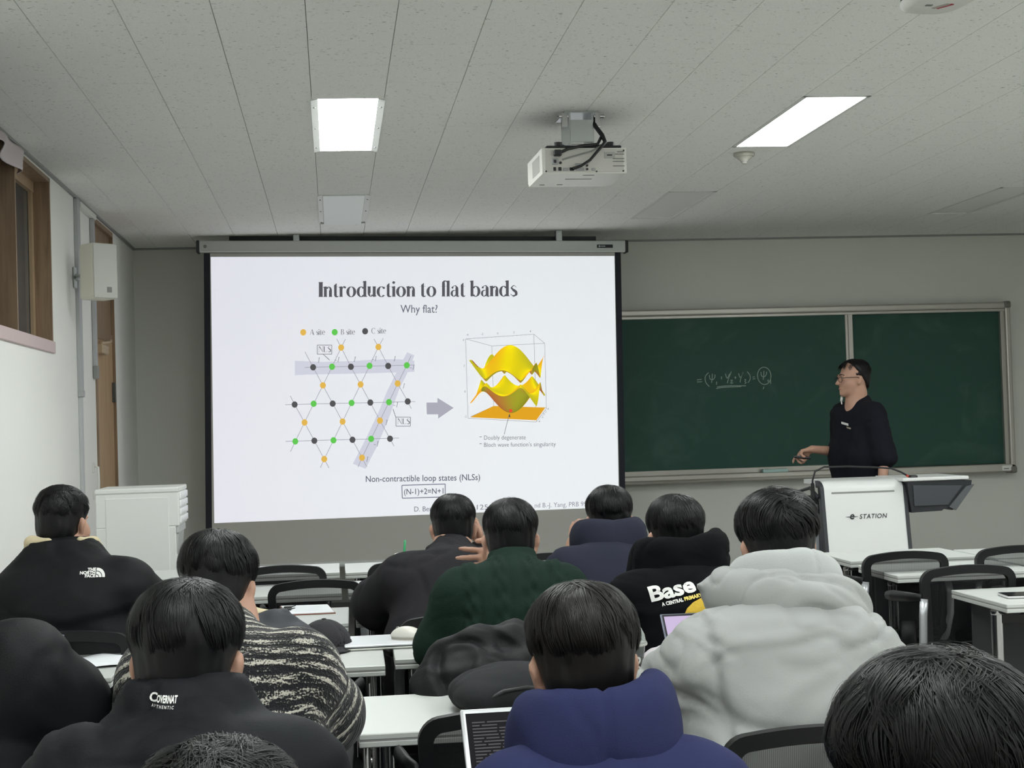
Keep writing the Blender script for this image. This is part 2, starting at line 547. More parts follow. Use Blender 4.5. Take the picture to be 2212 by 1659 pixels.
for y0, y1 in ((WY0 + 0.02, 5.75), (5.80, 6.5), (6.555, 7.235), (7.29, WY1 - 0.07)):
    b = MB(); b.bx(XI - 0.016, XI - 0.010, y0, y1, WZ0, WZ1 - 0.06)
    wobj('pane', b, M_pane, wnd)

# door_1: recessed veneered leaf, dark transom panel, closer, hinge
dr = thing('door_1', '', ''); del dr['label'], dr['category']; dr['kind'] = 'structure'
dr.location = (WL, (DY0 + DY1) / 2, 0)
XD = WL - 0.014
b = MB()
b.bx(XD - 0.04, WL + 0.008, DY0 - 0.02, DY0 + 0.03, 0, DZ1)
b.bx(XD - 0.04, WL + 0.004, DY1 - 0.012, DY1 + 0.0, 0, DZ1)
b.bx(XD - 0.04, WL + 0.004, DY0, DY1, DZ1 - 0.03, DZ1)
b.bx(XD - 0.01, WL - 0.01, DY0, DY1, 1.985, 2.04)
b.bx(XD - 0.01, WL - 0.02, DY0, DY1, 2.56, 2.60)
wobj('door_frame', b, M_brown, dr)
b = MB(); b.bx(XD - 0.035, XD, DY0 + 0.03, DY1 - 0.012, 0.01, 1.985)
wobj('door_leaf', b, M_door, dr)
b = MB(); b.bx(XD - 0.03, XD - 0.005, DY0 + 0.03, DY1 - 0.012, 2.04, DZ1 - 0.03)
wobj('transom_panel', b, M_brown, dr)
b = MB(); b.bx(XD, XD + 0.045, DY0 + 0.10, DY0 + 0.36, 1.885, 1.945, 0.006)
b.tube([(XD + 0.03, DY0 + 0.14, 1.95), (XD + 0.055, DY0 + 0.34, 1.965), (XD + 0.03, DY0 + 0.56, 1.99)], 0.009, 6)
wobj('door_closer', b, mat('closer_tan', (190, 168, 140), 0.5), dr)
for hz in (1.66, 0.25):
    b = MB(); b.bx(XD - 0.002, XD + 0.010, DY1 - 0.075, DY1 - 0.013, hz - 0.065, hz + 0.065, 0.003)
    b.cyl((XD + 0.012, DY1 - 0.02, hz - 0.065), (XD + 0.012, DY1 - 0.02, hz + 0.065), 0.008, n=8)
    wobj('hinge', b, mat('hinge_dark', (86, 84, 80), 0.4, metal=0.6), dr)
b = MB(); b.cyl((XD, DY0 + 0.09, 1.0), (XD + 0.05, DY0 + 0.09, 1.0), 0.02, n=12); b.tube([(XD + 0.05, DY0 + 0.09, 1.0), (XD + 0.05, DY0 + 0.20, 1.0)], 0.010, 8)
wobj('door_handle', b, M_steel, dr)

b = MB(); b.bx(WL, WL + 0.012, WB, DY0 - 0.03, 0, 0.09)
struct('baseboard_left', b, M_grey_plastic)
b = MB(); b.bx(WL + 0.02, WR, WF - 0.012, WF, 0, 0.09)
struct('baseboard_front', b, M_grey_plastic)
# slim shadow moulding where ceiling meets the walls
b = MB(); b.bx(WL, WR, WF - 0.016, WF, CEIL - 0.014, CEIL + 0.001)
struct('trim_1', b, mat('cornice_grey', (150, 152, 150), 0.7))
b = MB(); b.bx(WL, WL + 0.016, WB, WF, CEIL - 0.014, CEIL + 0.001)
struct('trim_2', b, mat('cornice_grey', (150, 152, 150), 0.7))

# cable trunking on the left wall
t = thing('cable_trunking', 'grey vertical cable trunking between the window and the door', 'trunking', (WL, 8.92, 0))
b = MB(); b.bx(WL, WL + 0.022, 8.875, 8.965, 1.62, CEIL - 0.016, 0.003); wobj('duct', b, M_trunk, t)
b = MB(); b.bx(WL, WL + 0.017, 8.885, 8.955, 0.02, 1.62, 0.003); wobj('duct', b, mat('trunking_light', (196, 198, 200), 0.5), t)
b = MB(); b.bx(WL, WL + 0.026, 8.870, 8.970, 1.600, 1.640, 0.004); wobj('coupling', b, M_trunk, t)
t = thing('cable_trunking', 'white cable trunking running along the ceiling and down the door frame', 'trunking', (WL, 9.3, 0))
b = MB(); b.bx(WL + 0.001, WL + 0.03, 8.97, 9.53, CEIL - 0.055, CEIL - 0.022, 0.004); wobj('duct', b, M_white_plastic, t)
b = MB(); b.bx(WL + 0.001, WL + 0.024, 9.44, 9.50, 1.78, CEIL - 0.055, 0.004); wobj('duct', b, M_trunk, t)
b = MB(); b.bx(WL + 0.001, WL + 0.03, 9.432, 9.508, 1.72, 1.80, 0.005); wobj('end_cap', b, M_grey_plastic, t)
t = thing('wall_hook', 'small white cord loop handle on the wall beside the door frame', 'hook', (WL, 9.36, 1.0))
b = MB(); b.tube([(0.005, 0, 0.20), (0.03, 0, 0.19), (0.032, 0, 0.10), (0.03, 0.0, 0.03), (0.005, 0, 0.02)], 0.008, 8)
obj('loop', b, M_white_plastic, t, smooth=True)
for z0, z1 in ((0.16, 0.22), (0.0, 0.05)):
    b = MB(); b.bx(0, 0.01, -0.02, 0.02, z0, z1, 0.003); obj('mounting_plate', b, M_white_plastic, t)

# loudspeaker on its bracket
sp = thing('loudspeaker', 'white wall loudspeaker on a bracket beside the door', 'loudspeaker', (-1.255, 8.56, 2.12))
nf = Vector((0.66, -0.75, 0)).normalized(); sd = Vector((0.75, 0.66, 0)).normalized()
Rm = Matrix(((sd.x, -nf.x, 0), (sd.y, -nf.y, 0), (0, 0, 1)))        # local x = width, local -y = front
b = MB(); b.box(Vector((0.0, 0.0, 0.152)) - nf * 0.0, (0.155, 0.135, 0.305), Rm, 0.016, 3); obj('cabinet', b, M_cream_plastic, sp, auto=35)
b = MB(); b.box(Vector((0, 0, 0.152)) + nf * 0.068, (0.146, 0.012, 0.294), Rm, 0.005, 2); obj('grille', b, mat('speaker_grille', (214, 215, 209), 0.7, bump=(900, 0.5)), sp, auto=35)
b = MB(); b.box(Vector((0, 0, 0.05)) + nf * 0.0745 + sd * 0.02, (0.03, 0.003, 0.03), Rm, 0.001)
for k in (-1, 0, 1):
    b.box(Vector((0, 0, 0.05 + k * 0.009)) + nf * 0.0765 + sd * 0.02, (0.022, 0.002, 0.004), Rm)
obj('badge', b, M_grey_plastic, sp)
b = MB(); b.tube([(-0.175, 0.27, 0.15), (-0.12, 0.18, 0.15), tuple(-nf * 0.06 + Vector((0, 0, 0.15)))], 0.012, 8)
b.box((-0.168, 0.27, 0.15), (0.014, 0.07, 0.12), None, 0.004); b.box((-0.155, 0.255, 0.15), (0.03, 0.04, 0.04), None, 0.006)
obj('bracket', b, M_steel, sp)

# pale cloth bunched at the window head
def cloth_sheet(fn, nu, nv, thick=0.004):
    V = []; F = []
    for j in range(nv + 1):
        for i in range(nu + 1):
            V.append(fn(i / nu, j / nv))
    for j in range(nv):
        for i in range(nu):
            a = j * (nu + 1) + i
            F.append((a, a + 1, a + nu + 2, a + nu + 1))
    b = MB(); b.add(V, F); return b
def _cur(u, v):
    y = 5.35 + u * 2.02
    drop = 0.055 + 0.035 * math.sin(u * 9) ** 2 + 0.05 * max(0, (u - 0.75) / 0.25)
    return (WL + 0.020 + 0.022 * math.sin(u * 34 + v * 2) * (0.3 + v), y, WZ1 + 0.008 - v * drop)
cv = obj('curtain', wl(wnd, cloth_sheet(_cur, 60, 8)), mat('curtain_cloth', (206, 196, 200), 0.9), None, smooth=True)
cv.location = wnd.location
sm = cv.modifiers.new('s', 'SOLIDIFY'); sm.thickness = 0.004
tag(cv, 'pale lilac curtain bunched up at the top of the window', 'curtain')

# ------------------------------------------------------------------ ceiling: slab and mineral tiles
X0, Y0, TW, TL = -1.2546, 5.1625, 0.30, 0.60
b = MB(); b.bx(WL - 0.3, WR + 0.1, WB - 0.1, WF + 0.1, CEIL + 0.011, CEIL + 0.15)
ceiling = struct('ceiling', b, M_dark)
LAMPS = [   # column index, y0, y1, lit, flanged
    (4, 6.3625, 7.5625, True, True), (4, 9.0, 10.28, False, True),
    (11, 6.3625, 7.5625, True, False), (11, 9.05, 10.25, False, False),
    (18, 6.3625, 7.5625, True, False), (18, 9.05, 10.25, False, False)]
for k in (4, 11, 18):
    for y0 in (3.50, 0.96, -1.74):
        LAMPS.append((k, y0, y0 + 1.2, True, k == 4))
def tile_mesh(x0, x1, y0, y1):
    bb = MB(); g = 0.0010; h = 0.0005; c = 0.0010
    xa, xb, ya, yb = x0 + g, x1 - g, y0 + h, y1 - h
    V = [(xa + c, ya + c, CEIL), (xb - c, ya + c, CEIL), (xb - c, yb - c, CEIL), (xa + c, yb - c, CEIL),
         (xa, ya, CEIL + 0.002), (xb, ya, CEIL + 0.002), (xb, yb, CEIL + 0.002), (xa, yb, CEIL + 0.002),
         (xa, ya, CEIL + 0.012), (xb, ya, CEIL + 0.012), (xb, yb, CEIL + 0.012), (xa, yb, CEIL + 0.012)]
    F = [(3, 2, 1, 0), (0, 1, 5, 4), (1, 2, 6, 5), (2, 3, 7, 6), (3, 0, 4, 7), (4, 5, 9, 8), (5, 6, 10, 9), (6, 7, 11, 10), (7, 4, 8, 11)]
    bb.add(V, F); return bb
tiles = []
k0, k1 = -1, int((WR - X0) / TW)
for k in range(k0, k1 + 1):
    xa, xb = max(WL, X0 + k * TW), min(WR, X0 + (k + 1) * TW)
    if xb - xa < 0.02: continue
    off = 0.0 if k % 2 == 0 else 0.3
    m = int((WB - Y0 - off) / TL) - 1
    while Y0 + off + m * TL < WF:
        ya, yb = max(WB, Y0 + off + m * TL), min(WF, Y0 + off + (m + 1) * TL)
        m += 1
        if yb - ya < 0.02: continue
        segs = [(ya, yb)]
        for (lk, l0, l1, _, _) in LAMPS:
            if lk == k:
                ns = []
                for (p, q) in segs:
                    if q <= l0 or p >= l1: ns.append((p, q)); continue
                    if l0 - p > 0.02: ns.append((p, l0))
                    if q - l1 > 0.02: ns.append((l1, q))
                segs = ns
        for (p, q) in segs:
            tiles.append((xa, xb, p, q))
def in_view(t):
    xc, yc = (t[0] + t[1]) / 2, (t[2] + t[3]) / 2
    v = Vector((xc, yc, CEIL - CAM_Z)); d = v.dot(_fwd)
    if d < 0.5: return False
    px = 1106 + 3312.4 * v.dot(_r2) / d; py = 829.5 - 3312.4 * v.dot(_u2) / d
    return -90 < px < 2300 and py > -60
vis = sorted([t for t in tiles if in_view(t)], key=lambda t: t[2])
own = vis[:300]; ownset = set(own)
mesh_cache = {}
for t in own:
    w, l = round(t[1] - t[0], 3), round(t[3] - t[2], 3)
    if (w, l) not in mesh_cache:
        me = mesh_of('ceiling_tile', tile_mesh(-w / 2, w / 2, -l / 2, l / 2)); me.materials.append(M_tile); mesh_cache[(w, l)] = me
    o = bpy.data.objects.new('ceiling_tile', mesh_cache[(w, l)]); COL.objects.link(o); o.parent = ceiling
    o.location = ((t[0] + t[1]) / 2, (t[2] + t[3]) / 2, RNG.uniform(-0.0004, 0.0004))
b = MB()
for t in tiles:
    if t not in ownset:
        q = tile_mesh(*t); b.add(q.v, q.f)
obj('ceiling_tile_field', b, M_tile, ceiling, kind='stuff')

# ------------------------------------------------------------------ ceiling lamps
LAMP_LABEL = {
    (4, 6.3625): 'lit square-looking ceiling panel light left of the near projector',
    (4, 9.0): 'switched-off ceiling panel light with white side flanges above the projection screen',
    (11, 6.3625): 'lit long ceiling panel light right of the near projector above the smoke detector',
    (11, 9.05): 'switched-off flush ceiling panel light beyond the smoke detector',
    (18, 9.05): 'switched-off flush ceiling panel light above the chalkboard at the right edge'}
def lamp(k, y0, y1, lit, flanged):
    xa, xb = X0 + k * TW, X0 + (k + 1) * TW
    xc, yc = (xa + xb) / 2, (y0 + y1) / 2
    lab = LAMP_LABEL.get((k, round(y0, 4)), 'ceiling panel light behind or beside the camera, outside the photograph')
    t = thing('ceiling_light', lab, 'light', (xc, yc, CEIL), 0, 'recessed ceiling panel lights')
    w, l = xb - xa, y1 - y0
    zz = -0.004 if flanged else 0.0
    b = MB()
    if flanged:
        # two long side flanges a little proud, tilted to catch diffuser light, plain ends
        for s in (-1, 1):
            x0, x1 = s * (w / 2 - 0.025), s * (w / 2 + 0.004); y1_ = l / 2 - (0.10 if not lit else 0.0)
            b.add([(x0, -l / 2, -0.001), (x1, -l / 2, -0.009), (x1, y1_, -0.009), (x0, y1_, -0.001), (x0, -l / 2, 0.010), (x1, -l / 2, 0.010), (x1, y1_, 0.010), (x0, y1_, 0.010)],
                  [(0, 1, 2, 3), (4, 5, 6, 7), (0, 1, 5, 4), (1, 2, 6, 5), (2, 3, 7, 6), (3, 0, 4, 7)])
        b.bx(-w / 2 - 0.003, w / 2 + 0.003, -l / 2 - 0.012, -l / 2, zz + 0.004, 0.01, 0.001)
        b.bx(-w / 2 + 0.02, w / 2 - 0.02, l / 2, l / 2 + 0.012, zz + 0.008, 0.01, 0.001)
    else:
        for s in (-1, 1):
            b.bx(s * w / 2, s * (w / 2 - 0.018), -l / 2, l / 2, -0.003, 0.03, 0.001)
            b.bx(-w / 2, w / 2, s * l / 2, s * (l / 2 - 0.018), -0.003, 0.03, 0.001)
    obj('frame', b, M_lamp_frame, t)
    b = MB()
    if flanged:
        b.bx(-w / 2 + 0.026, w / 2 - 0.026, -l / 2 + 0.006, l / 2 - 0.004, 0.0 if lit else -0.006, 0.014, 0.002)
    else:
        b.bx(-w / 2 + 0.018, w / 2 - 0.018, -l / 2 + 0.018, l / 2 - 0.018, 0.004, 0.02)
    obj('diffuser', b, M_lamp_on if lit else (M_lamp_off if flanged else M_lamp_flush), t)
    b = MB(); b.bx(-w / 2, w / 2, -l / 2, l / 2, 0.03, 0.06); obj('housing', b, M_lamp_frame, t)
    if flanged:
        for s in (-1, 1):
            for f in (-0.38, 0.0, 0.40):
                b = MB(); b.cyl((s * (w / 2 - 0.009), f * l, -0.0085), (s * (w / 2 - 0.009), f * l, 0.002), 0.005, n=8)
                obj('screw', b, M_label_grey, t)
for L_ in LAMPS:
    lamp(*L_)
# loose end flap of the dead flanged lamp: a lower lip of diffuser
# ------------------------------------------------------------------ smoke detector
t = thing('smoke_detector', 'round smoke detector on the ceiling below the long lit light', 'detector', (2.155, 7.74, CEIL))
M_det = mat('detector_grey', (168, 166, 156), 0.6)
b = MB(); b.lathe([(0.0, -0.020), (0.050, -0.020), (0.055, -0.014), (0.055, 0.0)], n=28); obj('base', b, M_det, t, auto=40)
b = MB(); b.lathe([(0.0, -0.056), (0.012, -0.056), (0.016, -0.050), (0.022, -0.040), (0.040, -0.026), (0.046, -0.019)], n=24); obj('sensor_cone', b, M_det, t, auto=40)
b = MB(); b.lathe([(0.0, -0.049), (0.0172, -0.049), (0.0196, -0.044), (0.0, -0.044)], n=16); obj('sensor_window', b, M_grey_plastic, t, auto=40)
# ------------------------------------------------------------------ ceiling projector in mid room
pj = thing('projector', 'white ceiling projector with cables hanging on a steel bracket in mid room', 'projector', (1.115, 6.8, 2.46), 0.03)
W_, D_, H_ = 0.376, 0.40, 0.112
b = MB()
# body with a chamfered lower front edge
prof = [(-D_ / 2, 0.004), (-D_ / 2, H_), (D_ / 2, H_), (D_ / 2, 0.02), (D_ / 2 - 0.03, 0.0), (-D_ / 2 + 0.004, 0.0)]
b.prism(prof, -W_ / 2, W_ / 2, 'YZ'); obj('body', b, M_white_plastic, pj)
b = MB(); b.bx(-W_ / 2 + 0.012, W_ / 2 - 0.012, -D_ / 2 - 0.002, -D_ / 2 + 0.004, 0.006, H_ - 0.006, 0.002); obj('rear_panel', b, mat('projector_panel', (206, 204, 198), 0.5), pj)
b = MB(); b.bx(-W_ / 2 + 0.02, W_ / 2 - 0.02, -D_ / 2 + 0.002, D_ / 2 - 0.02, H_, H_ + 0.012, 0.003); obj('top_cover', b, M_black_plastic, pj)
b = MB()
for k in range(16):
    b.bx(-W_ / 2 - 0.002, -W_ / 2 + 0.002, -D_ / 2 + 0.07 + k * 0.012, -D_ / 2 + 0.077 + k * 0.012, 0.02, H_ - 0.02)
obj('vent', b, mat('vent_pale', (190, 190, 186), 0.6), pj)
yb = -D_ / 2 - 0.0025
def port(x0, x1, z0, z1, m, nm='port', d=0.004):
    b = MB(); b.bx(x0, x1, yb - d, yb, z0, z1, min(0.002, d * .4)); obj(nm, b, m, pj)
M_port = mat('port_metal', (150, 152, 154), 0.35, metal=0.5)
port(-0.146, -0.118, 0.040, 0.066, M_port, 'power_inlet'); port(-0.138, -0.126, 0.046, 0.060, M_black_plastic, 'socket', 0.006)
port(-0.140, -0.128, 0.012, 0.028, M_black_plastic); port(-0.118, -0.104, 0.012, 0.028, M_black_plastic)
port(-0.098, -0.074, 0.012, 0.024, M_port); port(-0.068, -0.048, 0.012, 0.026, M_black_plastic); port(-0.040, -0.004, 0.012, 0.024, M_port)
port(-0.044, -0.012, 0.036, 0.044, M_port); port(0.030, 0.046, 0.012, 0.022, M_port)
for z in (0.018, 0.034):
    b = MB(); b.cyl((0.010, yb - 0.006, z), (0.010, yb, z), 0.005, n=10); obj('jack', b, M_black_plastic, pj)
b = MB(); b.cyl((-0.108, yb - 0.004, 0.047), (-0.108, yb, 0.047), 0.006, n=10); obj('jack', b, M_black_plastic, pj)
port(0.088, 0.136, 0.066, 0.094, mat('rating_label', (176, 176, 172), 0.6), 'rating_label', 0.0015)
for z0 in (0.092, 0.082, 0.062, 0.050, 0.030):
    port(0.146 - (0.02 if z0 < 0.09 else 0), 0.178, z0, z0 + 0.004, M_label_grey, 'print_line', 0.001)
port(0.100, 0.124, 0.077, 0.083, M_print_dark, 'print_line', 0.002)
for sx, sz in ((-0.172, 0.010), (0.172, 0.010), (0.176, 0.100), (0.052, 0.008)):
    b = MB(); b.cyl((sx, yb - 0.002, sz), (sx, yb, sz), 0.004, n=8); obj('screw', b, M_print_dark, pj)
# underside prints
for x0, x1, y0, y1 in ((-0.15, -0.128, 0.10, 0.115), (-0.07, -0.045, 0.10, 0.112), (0.0, 0.05, -0.16, -0.152)):
    b = MB(); b.bx(x0, x1, y0, y1, -0.0015, 0.001); obj('label_print', b, M_label_grey, pj)
b = MB(); b.bx(-0.06, 0.06, -0.055, -0.045, -0.002, 0.001, 0.0005); obj('air_slot', b, M_grey_plastic, pj)
b = MB(); b.cyl((0.09, D_ / 2 - 0.01, 0.055), (0.09, D_ / 2 + 0.02, 0.055), 0.035, n=20); obj('lens', b, M_black_plastic, pj, auto=40)
# bracket
b = MB(); b.bx(-0.075, 0.075, -0.16, 0.06, 0.276, 0.284); b.bx(-0.055, -0.047, -0.155, 0.04, H_ + 0.02, 0.28); b.bx(0.047, 0.055, -0.155, 0.04, H_ + 0.02, 0.28)
b.bx(-0.05, 0.05, -0.158, -0.150, H_ + 0.035, 0.245); b.bx(-0.062, 0.062, -0.15, 0.05, H_ + 0.014, H_ + 0.028, 0.003)
obj('ceiling_bracket', b, M_steel, pj)
for sx in (-1, 1):
    b = MB(); b.bx(sx * 0.062, sx * 0.085, -0.16, -0.145, 0.215, 0.276); b.cyl((sx * 0.058, -0.152, 0.262), (sx * 0.10, -0.152, 0.262), 0.008, n=8); b.cyl((sx * 0.10, -0.152, 0.262), (sx * 0.108, -0.152, 0.262), 0.011, 0.003, n=8)
    obj('clamp_bolt', b, M_chrome, pj)
for sx in (-0.11, 0.125):
    b = MB(); b.cyl((sx, -0.17, H_ + 0.01), (sx, -0.17, H_ + 0.03), 0.016, 0.018, n=12); b.tube([(sx, -0.17, H_ + 0.02), (sx * 0.4, -0.08, H_ + 0.022)], 0.008, 6)
    obj('mount_arm', b, M_black_plastic, pj)
b = MB(); b.tube([(0.056, -0.13, 0.262), (0.062, -0.16, 0.215), (0.085, -0.19, 0.17), (0.092, -0.215, 0.135), (0.07, -0.222, 0.11), (0.02, -0.222, 0.055), (-0.02, -0.222, 0.030), (-0.055, -0.214, 0.020)],
                 [0.009, 0.010, 0.010, 0.009, 0.0065, 0.006, 0.006, 0.007], 8)
obj('cable', b, M_black_plastic, pj, smooth=True)
b = MB(); b.tube([(0.085, -0.19, 0.17), (0.06, -0.205, 0.128), (-0.02, -0.21, 0.118), (-0.075, -0.214, 0.106), (-0.11, -0.216, 0.09)], 0.007, 8); b.bx(-0.138, -0.104, -0.226, -0.204, 0.074, 0.102, 0.004)
obj('cable', b, M_black_plastic, pj)
b = MB(); b.tube([(0.088, -0.208, 0.128), (0.03, -0.209, 0.096), (-0.05, -0.207, 0.074), (-0.10, -0.205, 0.06)], 0.0035, 6); obj('thin_cable', b, M_grey_plastic, pj)

# second ceiling unit at the top right corner (underside of a rounded white device)
p2 = thing('ceiling_projector_unit', 'rounded white ceiling device with dark top at the upper right corner', 'projector', (1.625, 3.86, 2.45), 0.08)
b = MB()
pts = []
for k in range(28):
    a = 2 * PI * k / 28
    ex = 0.62
    pts.append((0.088 * math.copysign(abs(math.cos(a)) ** ex, math.cos(a)), 0.150 * math.copysign(abs(math.sin(a)) ** ex, math.sin(a)) - 0.02))
V = []; F = []
for (sc_, z) in ((0.0, 0.0), (0.80, 0.0), (0.94, 0.006), (1.0, 0.016), (1.0, 0.024)):
    V += [(x * sc_, y * sc_, z) for x, y in pts]
n = 28
for r in range(4):
    for k in range(n):
        j = (k + 1) % n; F.append((r * n + k, r * n + j, (r + 1) * n + j, (r + 1) * n + k))
b.add(V, F); obj('lower_shell', b, M_white_plastic, p2, auto=50)
b = MB(); V = []; F = []
for (sc_, z) in ((0.985, 0.022), (0.97, 0.10), (0.9, 0.112), (0.0, 0.114)):
    V += [(x * sc_, y * sc_, z) for x, y in pts]
for r in range(3):
    for k in range(n):
        j = (k + 1) % n; F.append((r * n + k, r * n + j, (r + 1) * n + j, (r + 1) * n + k))
b.add(V, F); obj('upper_shell', b, mat('navy_plastic', (34, 40, 50), 0.5), p2, auto=50)
b = MB(); b.cyl((0, 0, 0.112), (0, 0, CEIL - 2.45), 0.022, n=14); b.lathe([(0.0, CEIL - 2.45 - 0.012), (0.06, CEIL - 2.45 - 0.012), (0.06, CEIL - 2.45)], n=20)
obj('ceiling_pole', b, M_steel, p2)
b = MB(); b.bx(-0.096, -0.070, -0.06, 0.0, 0.022, 0.034, 0.003); b.tube([(-0.094, -0.05, 0.03), (-0.086, -0.06, 0.012)], 0.004, 6); obj('side_clip', b, M_black_plastic, p2)
R_ = Matrix.Rotation(0.5, 3, 'Z')
b = MB(); b.box((0.018, 0.02, -0.0008), (0.010, 0.05, 0.0016), R_); obj('red_label', b, M_print_red, p2)
b = MB(); b.box((0.006, 0.02, -0.0008), (0.012, 0.05, 0.0016), R_); obj('grey_label', b, mat('print_pale', (176, 170, 164), 0.7), p2)
b = MB(); b.box((-0.03, 0.015, -0.0008), (0.018, 0.012, 0.0016)); obj('label_print', b, M_label_grey, p2)

# ------------------------------------------------------------------ projection screen with the projected slide
SY = 10.80                                   # plane of the fabric
scr = thing('projection_screen', 'large pull-down projection screen showing a slide titled Introduction to flat bands', 'projection screen', (0.6, SY, 0.42))
def sc_w(mb):                                # world -> screen local
    mb.v = [(x - 0.6, y - SY, z - 0.42) for x, y, z in mb.v]; return mb
tilt = math.atan2(2.659 - 2.710, 2.127 + 0.910)
Rt = Matrix.Rotation(-tilt, 3, 'Y')
hc = Vector((0.608, SY + 0.035, 2.6435)); hl = 3.04
M_case = mat('screen_case', (198, 201, 199), 0.45, spec=0.4)
b = MB(); b.box(hc, (hl - 0.03, 0.10, 0.082), Rt, 0.010, 2); obj('case', sc_w(b), M_case, scr, auto=35)
for s in (-1, 1):
    b = MB(); b.box(hc + Rt @ Vector((s * (hl / 2 - 0.008), 0, 0)), (0.022, 0.106, 0.086), Rt, 0.006, 2); obj('end_cap', sc_w(b), M_black_plastic if s > 0 else mat('cap_dark', (46, 50, 56), 0.5), scr)
b = MB(); b.box(hc + Rt @ Vector((0, -0.051, -0.038)), (hl - 0.05, 0.004, 0.007), Rt, 0.001); obj('case_lip', sc_w(b), mat('lip_pale', (224, 226, 224), 0.4), scr)
b = MB(); b.box(hc + Rt @ Vector((1.352, -0.0515, 0.0)), (0.115, 0.004, 0.024), Rt, 0.002); obj('maker_badge', sc_w(b), M_print_dark, scr)
b = MB(); b.box(hc + Rt @ Vector((1.312, -0.0540, 0.0)), (0.012, 0.002, 0.012), Rt); b.box(hc + Rt @ Vector((1.338, -0.0540, 0.0)), (0.032, 0.002, 0.006), Rt)
obj('badge_print', sc_w(b), mat('badge_pale', (190, 194, 198), 0.6), scr)
b = MB(); b.cyl(hc + Vector((-1.462, -0.0505, 0.024)), hc + Vector((-1.462, -0.053, 0.024)), 0.012, n=14); obj('round_mark', sc_w(b), M_label_grey, scr)
for x in (-0.225, 1.634):
    zt = 2.712 if x < 0 else 2.681
    b = MB(); b.bx(x - 0.022, x + 0.022, SY + 0.0, SY + 0.08, zt - 0.03, CEIL, 0.003); obj('hanger', sc_w(b), M_steel, scr)
b = MB(); b.box(hc + Vector((0, 0.03, 0.062)), (2.6, 0.035, 0.034), Rt); obj('gap_shade_bar', sc_w(b), M_print_dark, scr)  # dark bar standing in for the shade in the gap above the case
# fabric: black margins and grey-white centre
def quad_strip(mb, pts, y):
    mb.add([(p[0], y, p[1]) for p in pts], [(0, 1, 2, 3)])
xl_t, xl_b, xr_t, xr_b = -0.822, -0.862, 2.033, 2.004       # inner edges at z=2.60 and z=0.43
ZT, ZB = 2.622, 0.43
M_fabric = mat('screen_fabric', (188, 187, 181), 0.9, bump=(500, 0.1), spec=0.1)
M_margin = mat('screen_margin_black', (26, 30, 40), 0.8)
def fab(x0t, x1t, x0b, x1b, m, nm, z1l, z1r):
    b = MB(); n = 10; V = []; F = []
    for j in range(n + 1):
        f = j / n
        xa, xb = x0t + (x0b - x0t) * f, x1t + (x1b - x1t) * f
        V += [(xa, SY, z1l + (ZB - z1l) * f), (xb, SY, z1r + (ZB - z1r) * f)]
    for j in range(n):
        F.append((2 * j, 2 * j + 2, 2 * j + 3, 2 * j + 1))
    k = len(V)
    V += [(x, y + 0.002, z) for x, y, z in V]
    F += [tuple(k + i for i in reversed(f)) for f in F]
    b.add(V, F); return obj(nm, sc_w(b), m, scr)
fab(xl_t, xr_t, xl_b, xr_b, M_fabric, 'fabric', ZT, ZT - 0.045)
fab(xl_t - 0.043, xl_t, xl_b - 0.043, xl_b, M_margin, 'side_margin', ZT, ZT)
fab(xr_t, xr_t + 0.043, xr_b, xr_b + 0.043, M_margin, 'side_margin', ZT - 0.045, ZT - 0.046)
b = MB(); b.cyl((xl_b - 0.06, SY, ZB), (xr_b + 0.06, SY, ZB), 0.022, n=12); obj('bottom_bar', sc_w(b), M_case, scr)

